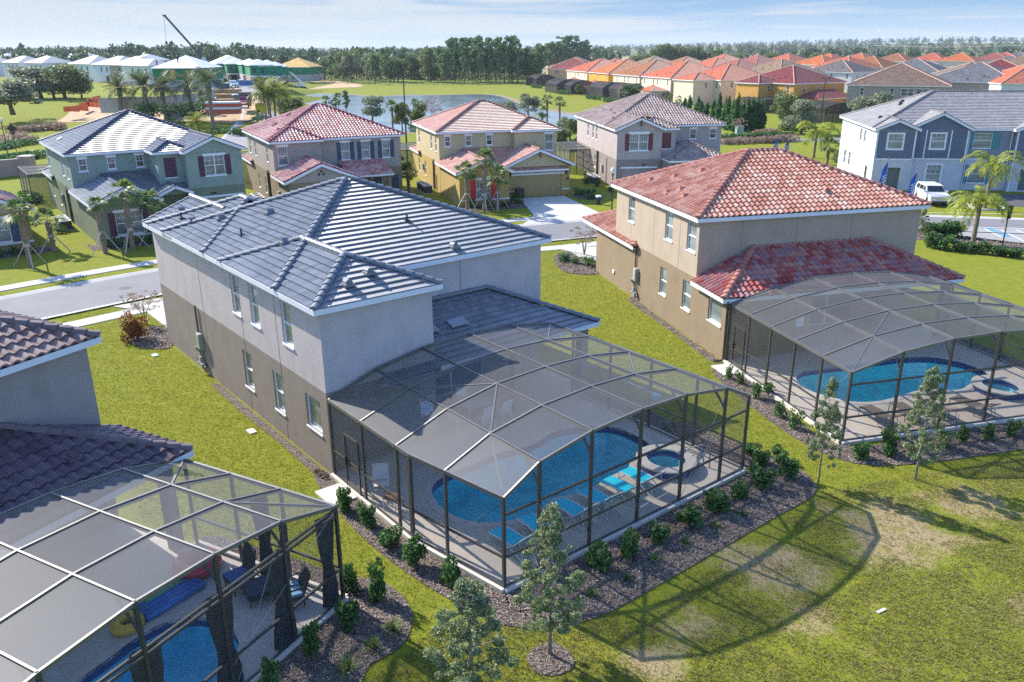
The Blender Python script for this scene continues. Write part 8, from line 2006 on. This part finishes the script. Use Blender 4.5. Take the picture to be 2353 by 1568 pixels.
for (a, b_), lb in zip(((7.2, -5.9), (5.5, -5.9)), ('black trash bin beside the yellow garage door', 'black trash bin at the yellow house entry')):
    o = thing('trash_bin', lb, 'trash bin', Yh.world(a, b_), Yh.t); q = MB(); q.box(-0.4, 0.4, -0.35, 0.35, 0.08, 1.0); q.build('body', BLK, o); q = MB(); q.box(-0.43, 0.43, -0.38, 0.38, 1.0, 1.08); q.build('lid', BLK, o)
ub = thing('utility_box', 'pale green utility cabinet beside the conifer row', 'utility box', at(*zB(445, 835)), R(15)); q = MB(); q.box(-0.6, 0.6, -0.5, 0.5, 0, 1.4); q.build('cabinet', plain('cabinet_green', (0.30, 0.42, 0.38), 0.5), ub); q = MB(); q.box(-0.62, 0.62, -0.52, 0.52, 1.4, 1.47); q.build('cover', plain('cabinet_green', (0.30, 0.42, 0.38), 0.5), ub)
for i, (px, lb) in enumerate((((578, 993), 'white square box lid in the lawn beside the grey house'), ((356, 818), 'pale green lid in the lawn near the front corner bed'))):
    o = thing('valve_lid', lb, 'lid', at(*px, 0.0), T1 * math.pi / 180); q = MB(); q.box(-0.22, 0.22, -0.14, 0.14, 0, 0.06); q.build('lid', plain(('lid_white', 'lid_green')[i], ((0.7, 0.66, 0.62), (0.40, 0.55, 0.42))[i], 0.6), o)
for px, lb in (((775, 1140), 'pale concrete step slab outside the door of the middle cage'), ((1672, 852), 'pale concrete step slab outside the right cage door')):
    o = thing('step_slab', lb, 'slab', at(*px), T1 * math.pi / 180 if px[0] < 1000 else RH.t); q = MB(); q.box(-0.65, 0.65, -0.55, 0.55, 0, 0.09); q.build('slab', CURB, o)
o = thing('litter', 'small white scrap lying on the dry lawn at lower right', 'litter', at(2478 / 2880 * 2353, 1405), R(20)); q = MB(); q.obox((0, 0, 0.02), (0.16, 0.02, 0.01), (-0.02, 0.04, 0), (0, 0, 0.012)); q.build('scrap', WHITE, o)
# perimeter wall by the green house
def block_wall(label, pts, h, mat, cap):
    p0 = at(*pts[0]); o = thing('wall', label, 'wall', p0); L = [at(*p) for p in pts]
    for i, (a, b) in enumerate(zip(L, L[1:])):
        q = MB(); q.beam(Vector((0, 0, h / 2)) + a - p0, Vector((0, 0, h / 2)) + b - p0, 0.25, h); wpart = q.build('panel', mat, o); q = MB(); q.beam(Vector((0, 0, h + 0.06)) + a - p0, Vector((0, 0, h + 0.06)) + b - p0, 0.36, 0.12); q.build('coping', cap, wpart)
    q = MB(); b = L[-1] - p0; q.box(b.x - 0.7, b.x + 0.7, b.y - 0.7, b.y + 0.7, 0, h + 0.25); pw = q.build('pillar', mat, o); q = MB(); q.box(b.x - 0.8, b.x + 0.8, b.y - 0.8, b.y + 0.8, h + 0.25, h + 0.38); q.build('coping', cap, pw)
block_wall('pink beige garden wall with a square end pillar left of the green house', [(-40, 412), (30, 405), (68, 401)], 2.0, stucco('wall_pink', (0.43, 0.31, 0.25)), plain('wall_cap', (0.62, 0.50, 0.44), 0.8))
# ---- white car
def rounded_box(mb, prof, y0, y1, mat=0):
    n = len(prof); mb.add([(x, y0, z) for x, z in prof] + [(x, y1, z) for x, z in prof], [tuple(range(n - 1, -1, -1)), tuple(range(n, 2 * n))] + [(i, (i + 1) % n, (i + 1) % n + n, i + n) for i in range(n)], mat)
PAINTC = plain('car_white', (0.72, 0.73, 0.74), 0.25, 0.03, spec=0.8); TYRE = plain('tyre', (0.02, 0.02, 0.02), 0.8); CHROME = plain('chrome', (0.6, 0.6, 0.62), 0.2, metal=1.0); CARGL = glass_mat('car_glass', (0.02, 0.03, 0.035), 0.05)
def suv(label, loc, rotz, paint=PAINTC, name='parked_car', pickup=False):
    'front towards +x'
    o = thing(name, label, 'car' if not pickup else 'truck', loc, rotz); b = MB()
    rounded_box(b, [(-2.45, 0.42), (2.4, 0.42), (2.5, 0.62), (2.47, 0.95), (2.3, 1.1), (1.15, 1.2), (-2.42, 1.22), (-2.5, 0.9)], -0.96, 0.96)
    b.build('body', paint, o); c = MB()
    r_ = [(-2.35, 1.22), (1.1, 1.2), (0.35, 1.78), (-0.2, 1.86), (-2.0, 1.84), (-2.3, 1.7)] if not pickup else [(-0.7, 1.22), (1.1, 1.2), (0.45, 1.8), (-0.55, 1.84)]
    n = len(r_); yb, yt = 0.93, 0.76
    v = [(x, -(yb if z < 1.3 else yt), z) for x, z in r_] + [(x, (yb if z < 1.3 else yt), z) for x, z in r_]; c.add(v, [tuple(range(n - 1, -1, -1)), tuple(range(n, 2 * n))] + [(i, (i + 1) % n, (i + 1) % n + n, i + n) for i in range(n)]); c.build('cabin', paint, o)
    g = MB(); g.add([(1.02, -0.82, 1.27), (1.02, 0.82, 1.27), (0.42, 0.70, 1.75), (0.42, -0.70, 1.75)], [(0, 1, 2, 3)]); g.V = [(x + 0.012, y, z + 0.012) for x, y, z in g.V]; g.build('windscreen', CARGL, o)
    for sg in (-1, 1):
        g = MB(); xs_ = [(0.75, -0.1), (-0.2, -1.15), (-1.25, -2.1)] if not pickup else [(0.75, -0.5)]
        for xa, xb in xs_: g.add([(xa, sg * 0.915, 1.29), (xb, sg * 0.915, 1.29), (xb if xb > -2 else xb + 0.1, sg * 0.80, 1.70), (xa - 0.42 if xa == 0.75 else xa, sg * 0.80, 1.70)], [(0, 1, 2, 3)])
        g.build('side_window', CARGL, o)
        h = MB(); h.box(2.38, 2.5, sg * 0.72 - 0.17, sg * 0.72 + 0.17, 0.82, 0.98); h.build('headlight', plain('headlight', (0.5, 0.52, 0.54), 0.15), o)
        m2 = MB(); m2.obox((0.95, sg * 1.05, 1.3), (0.08, 0, 0), (0, 0.12, 0), (0, 0, 0.08)); m2.build('wing_mirror', paint, o)
        for x in (1.55, -1.5):
            t = MB(); t.tube([(x, sg * 0.72, 0.38), (x, sg * 0.97, 0.38)], 0.38, 16); to_ = t.build('wheel', TYRE, o); t = MB(); t.tube([(x, sg * 0.97, 0.38), (x, sg * 0.985, 0.38)], 0.24, 12); t.build('rim', CHROME, to_)
    g = MB(); g.box(2.46, 2.52, -0.5, 0.5, 0.68, 0.98)
    for k in range(3): g.box(2.5, 2.53, -0.48, 0.48, 0.71 + k * 0.09, 0.745 + k * 0.09)
    g.build('grille', CHROME, o); g = MB(); g.box(2.44, 2.53, -0.9, 0.9, 0.42, 0.56); g.build('bumper', DARKMETAL, o)
    return o
suv('white sport utility vehicle parked in front of the townhouse', at(2138, 466), R(-97))
# feather flags
FLAG = plain('flag_blue', (0.02, 0.10, 0.48), 0.7, 0.15, 3); FLW = plain('flag_white', (0.75, 0.78, 0.85), 0.7)
def flag(label, base, ty, wpx=20):
    p = at(*base); d = cF.dot(p - Vector((0, 0, CAM_H))); h = height_at(p, ty); o = thing('feather_flag', label, 'flag', p, R(5), 'blue feather flags by the townhouse'); q = MB(); q.tube([(0, 0, 0), (0, 0, h * 0.8), (-0.1, 0, h)], 0.025, 6); q.build('pole', GREYMETAL, o)
    w = 0.75; q = MB(); n = 9; vs = []
    for k in range(n + 1):
        z = h * (0.22 + 0.78 * k / n); ww = w * (1 - (k / n) ** 2.2) + 0.02; wob = 0.07 * math.sin(k * 1.3)
        vs += [(-0.03, wob * 0.3, z), (-ww * 0.5, 0.08 + wob, z - 0.12), (-ww, wob * 1.4, z - 0.25)]
    q.add(vs, [(k * 3 + j, k * 3 + j + 1, k * 3 + j + 4, k * 3 + j + 3) for k in range(n) for j in range(2)]); q.build('cloth', FLAG, o, smooth=True)
    text_part('WM' if ty > 300 else 'M', 0.62, FLW, o, (-0.36, -0.10, h * 0.42), (R(90), R(90), 0), ext=0.004)
flag('blue feather flag nearest the white car', (2097, 468), 386); flag('blue feather flag in front of the townhouse door', (2030, 452), 361); flag('blue feather flag left of the queen palm behind the ridge', (1785, 362), 309); flag('smaller blue feather flag right beside the ridge top', (1810, 362), 316)
# ---- building site
GREEN = plain('green_sheathing', (0.01, 0.20, 0.085), 0.8, 0.25, 0.8); WROOF = plain('white_underlay', (0.74, 0.74, 0.77), 0.6, 0.10, 0.5); PLY = plain('plywood', (0.62, 0.38, 0.10), 0.8, 0.2, 0.7); BLOCK = plain('block_grey', (0.42, 0.40, 0.38), 0.9, 0.14, 1.5); DARK = plain('opening_dark', (0.03, 0.03, 0.03), 0.9); TIMB = plain('timber', (0.50, 0.30, 0.14), 0.85, 0.25, 2)
def shell(label, px, z, deg, W, D, lo, hi, roof, sl=0.35, name='townhouse', ops=(), porch=None, cat='townhouse', gable=False, band=3.1):
    p = at(*px, z); g0 = hgt(p.x, p.y); o = thing(name, label, cat, (p.x, p.y, g0), R(deg)); q = MB(); q.box(0, W, 0, D, 0, band); q.build('ground_floor_wall', lo, o); q = MB(); q.box(0.01, W - 0.01, 0.01, D - 0.01, band, z); q.build('upper_wall', hi, o)
    r_ = MB(); e = 0.3; m = D / 2 + e
    if gable: v = [(-e, -e, z), (W + e, -e, z), (W + e, D + e, z), (-e, D + e, z), (-e, D / 2, z + sl * m), (W + e, D / 2, z + sl * m)]
    else: v = [(-e, -e, z), (W + e, -e, z), (W + e, D + e, z), (-e, D + e, z), (m - e, D / 2, z + sl * m), (W - m + e, D / 2, z + sl * m)] if W > D else [(-e, -e, z), (W + e, -e, z), (W + e, D + e, z), (-e, D + e, z), (W / 2, W / 2, z + sl * (W / 2 + e)), (W / 2, D - W / 2, z + sl * (W / 2 + e))]
    fs = [(0, 1, 5, 4), (2, 3, 4, 5), (1, 2, 5), (3, 0, 4)] if W > D or gable else [(0, 1, 4), (1, 2, 5, 4), (2, 3, 5), (3, 0, 4, 5)]
    r_.add(v, fs + [(3, 2, 1, 0)]); r_.build('roof', roof, o)
    f = MB(); f.box(-e - 0.03, W + e + 0.03, -e - 0.03, -e, z - 0.2, z + 0.02); f.box(-e - 0.03, -e, -e, D + e, z - 0.2, z + 0.02); f.build('fascia', WHITE, o)
    for (s_, u0, u1, za, zb, mt) in ops:
        q = MB(); (q.box(u0, u1, -0.04, 0.05, za, zb) if s_ == 'S' else q.box(-0.04, 0.05, u0, u1, za, zb)); q.build('window' if za > 2.5 else 'opening', mt, o)
    if porch:
        x0, x1, d_, mt = porch; q = MB(); q.box(x0, x1, -d_, 0, 2.7, 3.0); q.build('porch_roof', WROOF, o)
        for x in (x0 + 0.2, (x0 + x1) / 2, x1 - 0.2): q = MB(); q.box(x - 0.2, x + 0.2, -d_ + 0.1, -d_ + 0.5, 0, 2.7); q.build('porch_column', mt, o)
    return o
W3 = [('S', 1.2, 2.0, 4.0, 5.4, DARK), ('S', 4.5, 5.3, 4.0, 5.4, DARK), ('S', 7.8, 8.6, 4.0, 5.4, DARK)]
shell('green sheathed shell with a white roof and workers, left of the crane', z9(132, 452), 6.4, -4, 14.5, 15, BLOCK, GREEN, WROOF, 0.45, ops=[('S', 3.2, 4, 5.0, 5.8, PLY), ('S', 5.1, 6.7, 3.4, 5.9, PLY), ('S', 9.9, 10.7, 5.0, 5.8, PLY)])
shell('green sheathed end unit with white roof right behind the crane', z9(1025, 388), 6.4, 28, 12, 18, BLOCK, GREEN, WROOF, 0.45, ops=[('S', 1, 1.8, 4.2, 5.4, DARK)])
for i, (x, y) in enumerate(((1160, 392), (1370, 398), (1480, 410), (1610, 420), (1740, 432))):
    shell('green sheathed townhouse, %s in the row along the site road' % o9[i], z9(x, y), 6.4, 24, 7.5, 13, BLOCK if i % 2 else FW['taupe'], GREEN, WROOF, 0.42, ops=[('S', 1.0, 1.8, 3.9, 5.4, DARK), ('S', 3.6, 4.4, 3.9, 5.4, DARK), ('S', 1.2, 3.4, 0.1, 2.4, DARK)], porch=(0.2, 6.2, 2.2, FW['taupe']))
shell('green sheathed shell with a bare plywood roof on grey blocks', z9(1825, 438), 6.4, -6, 16.5, 18, BLOCK, GREEN, PLY, 0.46, ops=[('S', 3.3, 3.7, 5.2, 5.7, DARK), ('S', 6.9, 8.0, 4.2, 5.6, DARK), ('S', 7.9, 8.4, 0.8, 2.2, DARK)])
for i, (px, wl_, rf, W_) in enumerate(((zD(-120, 210), 'blue', 'pale', 13), (zD(140, 214), 'white', 'pale', 13), (zD(330, 218), 'white', 'pale', 13), (zD(700, 226), 'mint', 'pale', 14), (zD(905, 232), 'blue', 'pale', 14), (zD(1055, 236), 'taupe', 'slate', 14), (zD(1165, 240), 'mint', 'pale', 10))):
    lbs = ['pale blue townhouse block cut by the left edge', 'white townhouse block second from the left edge', 'white townhouse block behind the oaks', 'mint townhouse block right of the oaks', 'pale blue townhouse block left of the taupe one', 'taupe townhouse block beside the green shells', 'pale green townhouse block adjoining the construction']
    shell(lbs[i], px, 6.4, 49, W_, 19, FW['white'] if i != 5 else FW['taupe'], FW[wl_], plain('pale_roof', (0.34, 0.345, 0.36), 0.7), 0.4, ops=[('W', 1.5, 2.3, 4.0, 5.5, DARK), ('W', 6.5, 7.3, 4.0, 5.5, DARK), ('W', 11, 11.8, 4.0, 5.5, DARK), ('W', 2, 4.5, 0.2, 2.5, DARK), ('W', 6, 8.5, 0.2, 2.5, DARK)])
for i, (x, y) in enumerate(((60, 155), (170, 150), (300, 140), (380, 142), (460, 145), (600, 158), (690, 150), (880, 152), (1150, 178))):
    shell('pale roofed townhouse in the rows far behind the left oaks', zD(x - 60, y + 18), 6.4, 48 if i % 2 else 40, 16, 20, FW['white'], FW['white'], plain('pale_roof2', (0.42, 0.43, 0.45), 0.7), 0.36)['group'] = 'far rows of pale townhouses at left'
# block walls of the next shells, timber deck
bw = thing('block_shell', 'grey block wall shell behind the date palms', 'building', at(*zD(800, 610))); bp = at(*zD(800, 610))
q = MB()
for a, b in zip([zD(800, 610), zD(945, 612), zD(1005, 600), zD(1180, 605), z9(700, 1000), z9(930, 985)], [zD(945, 612), zD(1005, 600), zD(1180, 605), z9(700, 1000), z9(930, 985), z9(1000, 900)]):
    A_, B__ = at(*a) - bp, at(*b) - bp; q.beam(A_ + Vector((0, 0, 1.5)), B__ + Vector((0, 0, 1.5)), 0.25, 3.0)
q.build('block_wall', BLOCK, bw); q = MB(); c0 = at(*z9(80, 640)) - bp
for k in range(26): q.beam(c0 + Vector((0.75 * k, 0.0, 3.0)), c0 + Vector((0.75 * k + 3, -9, 3.0)), 0.12, 0.35)
q.build('floor_truss', TIMB, bw)
# crane
cp = at(*z9(1060, 640)); 
cr_ = thing('mobile_crane', 'mobile crane with a long dark boom leaning left over the site', 'crane', cp, 0)
dcr = cF.dot(cp - Vector((0, 0, CAM_H)))
def at_depth(px, py, dep): 
    d = ray(px, py); return Vector((0, 0, CAM_H)) + d * (dep / FPX)
b0_ = at_depth(500, 172, dcr) - cp; b1_ = at_depth(465, 133, dcr) - cp; b2_ = at_depth(378, 36, dcr) - cp
q = MB(); q.beam(b0_, b1_, 0.9, 0.9); q.build('boom_base', plain('crane_white', (0.6, 0.6, 0.6), 0.4), cr_); q = MB(); q.beam(b1_ + (b1_ - b0_) * -0.05, b2_, 0.55, 0.55); q.beam(b2_ - Vector((0.7, 0, 0)), b2_ + Vector((0.5, 0, 0)), 0.5, 0.5); q.build('boom', BLK, cr_)
hk = at_depth(382, 97, dcr) - cp; q = MB(); q.tube([b2_ - Vector((0.3, 0, 0)), hk], 0.06, 5); q.tube([hk, at_depth(375, 110, dcr) - cp], 0.05, 5); q.tube([hk, at_depth(388, 110, dcr) - cp], 0.05, 5); q.build('cable', DARKMETAL, cr_); q = MB(); q.lathe(hk - Vector((0, 0, 0.9)), [(0.1, 0), (0.45, 0.3), (0.45, 1.0), (0.1, 1.4)], 8); q.build('hook_block', BLK, cr_)
q = MB(); q.box(-4, 5, -1.3, 1.3, 0.9, 1.9); q.box(3.2, 5.4, -1.2, 1.2, 1.5, 3.0); q.beam((0.2, 0, 2), b0_, 1.0, 1.0); q.build('chassis', plain('crane_white', (0.6, 0.6, 0.6), 0.4), cr_)
for x in (-3, -1.2, 2.4, 4.2): q = MB(); q.tube([(x, -1.35, 0.6), (x, 1.35, 0.6)], 0.6, 12); q.build('wheel', TYRE, cr_)
# roof workers
def worker(label, px, z):
    p = at(*px, z); o = thing('person', label, 'person', p, R(random.uniform(0, 360)), 'workers on the white roof'); me = bpy.data.meshes.new('body'); bm = bmesh.new()
    J = [(0, 0, 0.95, .16), (0, 0, 1.2, .17), (0, 0, 1.42, .16), (0, 0, 1.55, .07), (0, 0, 1.68, .11), (0, 0, 1.78, .08), (.1, 0, .9, .10), (.14, .05, .5, .08), (.16, 0, .06, .06), (-.1, 0, .9, .10), (-.14, -.08, .5, .08), (-.16, -.02, .06, .06), (.22, 0, 1.4, .07), (.3, .1, 1.15, .055), (.22, .3, 1.05, .045), (-.22, 0, 1.4, .07), (-.3, .1, 1.15, .055), (-.2, .3, 1.1, .045)]
    E = [(0, 1), (1, 2), (2, 3), (3, 4), (4, 5), (0, 6), (6, 7), (7, 8), (0, 9), (9, 10), (10, 11), (2, 12), (12, 13), (13, 14), (2, 15), (15, 16), (16, 17)]
    me.from_pydata([j[:3] for j in J], E, []); ob = link('body', me, o); md = ob.modifiers.new('skin', 'SKIN')
    for i, j in enumerate(J): me.skin_vertices[0].data[i].radius = (j[3], j[3])
    me.skin_vertices[0].data[0].use_root = True; ob.modifiers.new('sub', 'SUBSURF').levels = 1
    dg = bpy.context.evaluated_depsgraph_get(); me2 = bpy.data.meshes.new_from_object(ob.evaluated_get(dg)); ob.modifiers.clear(); ob.data = me2; me2.materials.clear(); me2.materials.append(BLK)
    q = MB(); q.lathe((0, 0, 1.74), [(0.15, 0), (0.13, 0.07), (0.05, 0.12)], 10); q.build('hard_hat', plain('hat', (0.5, 0.45, 0.2), 0.5), o); return o
for x, y, lb in ((208, 425, 'worker in dark clothes farthest left on the white roof'), (333, 420, 'worker in dark clothes second from left on the white roof'), (495, 390, 'worker in dark clothes standing highest on the white roof'), (668, 425, 'worker in dark clothes farthest right on the white roof')):
    worker(lb, z9(x, y), 6.7 if y > 400 else 8.2)
# lumber, trucks, bins, fencing
rl = np.random.default_rng(4)
for i in range(9):
    px = z9(1000 + (i % 3) * 110 + rl.uniform(-15, 15), 960 - (i // 3) * 75); p = at(*px); o = thing('lumber_stack', 'stack of sawn lumber beside the site road', 'lumber', p, R(rl.uniform(-30, 30)), 'lumber stacks on the site'); q = MB()
    for a in range(3):
        for b in range(3): q.box(-2.6 + rl.uniform(-.3, .3), 2.6 + rl.uniform(-.3, .3), -0.8 + b * 0.55, -0.3 + b * 0.55, 0.15 + a * 0.4, 0.5 + a * 0.4)
    q.build('boards', TIMB, o); q = MB(); q.box(-2, -1.8, -0.85, 0.85, 0, 0.15); q.box(1.8, 2, -0.85, 0.85, 0, 0.15); q.build('bearer', TIMB, o)
def truck(label, px, rotz, cab, cargo):
    o = suv(label, at(*px), rotz, cab, 'truck', True); o.scale = (1.15, 1.15, 1.2)
    if cargo: q = MB(); q.box(-3.2, -0.8, -1.05, 1.05, 0.9, 2.5); q.build('cargo_box', cargo, o)
    return o
MARO = plain('truck_maroon', (0.22, 0.06, 0.10), 0.3); truck('maroon truck with a box body coming down the site road', z9(1420, 985), R(-80), MARO, plain('box_grey', (0.16, 0.15, 0.15), 0.6)); truck('white truck parked at the far bend of the site road', z9(1260, 720), R(-60), PAINTC, None); suv('small white car behind the white truck on the site', at(*z9(1365, 690)), R(-75))
for i, (x, y, lb) in enumerate(((1298, 955, 'grey portable toilet beside the maroon truck'), (1125, 770, 'blue portable toilet left of the timber'), (1185, 765, 'blue portable toilet right of its twin'))):
    o = thing('portable_toilet', lb, 'toilet', at(*z9(x, y)), R(15)); q = MB(); q.box(-0.6, 0.6, -0.6, 0.6, 0, 2.1); q.build('cabin', plain('toilet_blue' if i else 'toilet_grey', ((0.18, 0.2, 0.22), (0.08, 0.12, 0.22))[min(i, 1)], 0.5), o); q = MB(); q.lathe((0, 0, 2.1), [(0.8, 0), (0.7, 0.15), (0.3, 0.25)], 8); q.build('roof', LAMPW, o)
dm = thing('dumpster', 'blue dumpster on the far part of the site road', 'dumpster', at(*z9(1425, 700)), R(10)); q = MB(); q.add([(-2.2, -1, 0.2), (2.2, -1, 0.2), (2.2, 1, 0.2), (-2.2, 1, 0.2), (-2.6, -1.1, 1.8), (2.6, -1.1, 1.8), (2.6, 1.1, 1.8), (-2.6, 1.1, 1.8)], [(3, 2, 1, 0), (0, 1, 5, 4), (1, 2, 6, 5), (2, 3, 7, 6), (3, 0, 4, 7)]); q.build('bin', plain('dumpster_blue', (0.05, 0.15, 0.38), 0.6), dm); q = MB(); q.box(-2.65, 2.65, -1.15, -1.0, 1.7, 1.85); q.build('rim', GREYMETAL, dm)
tr_ = thing('trailer', 'orange and white wrapped material pallet by the entry', 'pallet', at(*z9(1135, 1090)), R(8)); q = MB(); q.box(-3.2, 3.2, -1.5, 1.5, 0.15, 1.1); q.box(-3.2, 3.2, -1.5, 1.5, 1.5, 2.2); q.build('orange_wrap', plain('orange_wrap', (0.55, 0.10, 0.05), 0.6), tr_); q = MB(); q.box(-3.25, 3.25, -1.55, 1.55, 1.1, 1.5); q.box(-3.25, 3.25, -1.55, 1.55, 2.2, 2.5); q.build('white_wrap', WHITE, tr_)
OFEN = plain('orange_fence', (0.75, 0.16, 0.05), 0.7, 0.2, 2)
for i, pts in enumerate((((505, 606), (620, 592), (700, 600)), ((625, 575), (700, 562), (795, 572)), ((690, 545), (740, 520), (795, 508)), ((690, 535), (795, 540)), ((520, 600), (630, 604)))):
    p0 = at(*zD(*pts[0])); o = thing('safety_fence', 'orange plastic safety fence around the footing, %s from the lawn' % o9[i], 'fence', p0, 0, 'orange safety fences'); q = MB(); st = MB()
    for a, b in zip(pts, pts[1:]):
        A_, B__ = at(*zD(*a)) - p0, at(*zD(*b)) - p0; q.beam(A_ + Vector((0, 0, 0.55)), B__ + Vector((0, 0, 0.55)), 0.03, 1.0)
        for t in (0, 0.33, 0.66, 1): c = A_.lerp(B__, t); st.box(c.x - 0.03, c.x + 0.03, c.y - 0.06, c.y - 0.02, c.z, c.z + 1.2)
    q.build('mesh', OFEN, o); st.build('stake', TIMB, o)
o = thing('monument_wall', 'low stone entry wall with pale panels below the date palms', 'wall', at(*z9(345, 1150)), R(5)); q = MB(); q.box(0, 6.5, 0, 0.6, 0, 1.7); q.build('wall', plain('entry_stone', (0.38, 0.34, 0.32), 0.9, 0.2, 2), o); q = MB(); q.box(-0.1, 6.6, -0.08, 0.68, 1.7, 1.9); q.build('coping', CURB, o)
o = thing('site_sign', 'yellow board beside the palm clump at the site road', 'sign', at(*z9(1640, 1090)), R(10)); q = MB(); q.box(-1.0, 1.0, -0.03, 0.03, 0.3, 2.2); q.build('board', plain('board_yellow', (0.60, 0.40, 0.02), 0.6), o)
for sx in (-0.8, 0.8): q = MB(); q.box(sx - 0.05, sx + 0.05, 0.035, 0.1, 0, 2.2); q.build('post', GREYMETAL, o)
th = thing('telehandler', 'white telehandler with a raised boom at the plywood roofed shell', 'vehicle', at(*z9(2180, 735)), R(-20)); q = MB(); q.box(-2.2, 2.2, -0.9, 0.9, 0.7, 1.3); q.box(-0.6, 0.6, -0.9, 0, 1.3, 2.5); q.build('body', LAMPW, th); q = MB(); q.beam((2.0, 0.4, 1.4), (-4.5, 0.4, 6.5), 0.35, 0.4); q.build('boom', LAMPW, th)
for x in (-1.5, 1.5):
    for y in (-1, 1): q = MB(); q.tube([(x, y * 0.75, 0.55), (x, y * 1.05, 0.55)], 0.55, 12); q.build('wheel', TYRE, th)
# pylon and wires
pc = at(2003, 150); pt = thing('power_pylon', 'distant H frame power pylon above the orange roofs', 'pylon', pc); hp = height_at(pc, 91); q = MB()
for sx in (-2.5, 2.5): q.tube([(sx, 0, 0), (sx, 0, hp)], 0.28, 6)
q.beam((-5, 0, hp * 0.82), (5, 0, hp * 0.82), 0.4, 0.4); q.beam((-2.5, 0, hp * 0.75), (2.5, 0, hp * 0.45), 0.2, 0.2); q.beam((2.5, 0, hp * 0.75), (-2.5, 0, hp * 0.45), 0.2, 0.2); q.build('frame', GREYMETAL, pt)
dp = cF.dot(pc - Vector((0, 0, CAM_H))); wr = thing('power_line', 'thin power line sagging across the right horizon', 'power line', pc); q = MB(); q.tube([at_depth(x, y, dp * k) - pc for x, y, k in ((1700, 113, 1.0), (1850, 111, 1.0), (2003, 105, 1.0), (2150, 109, 0.9), (2353, 105, 0.8), (2450, 103, 0.75))], 0.12, 4); q.build('wire', GREYMETAL, wr)
# ---- the air: thin even haze
hb = MB(); hb.box(-4800, 4800, -70, 5900, -2.0, 62.0); hm = bpy.data.materials.new('haze'); hm.use_nodes = True; ht = hm.node_tree; ht.nodes.clear()
hv = ht.nodes.new('ShaderNodeVolumePrincipled'); hv.inputs['Density'].default_value = 0.00010; hv.inputs['Color'].default_value = (0.82, 0.90, 1.0, 1); hv.inputs['Anisotropy'].default_value = 0.1
ho = ht.nodes.new('ShaderNodeOutputMaterial'); ht.links.new(hv.outputs[0], ho.inputs['Volume'])
tag(hb.build('haze', hm), 'thin pale haze over the distant woods', 'haze', None, 'stuff')
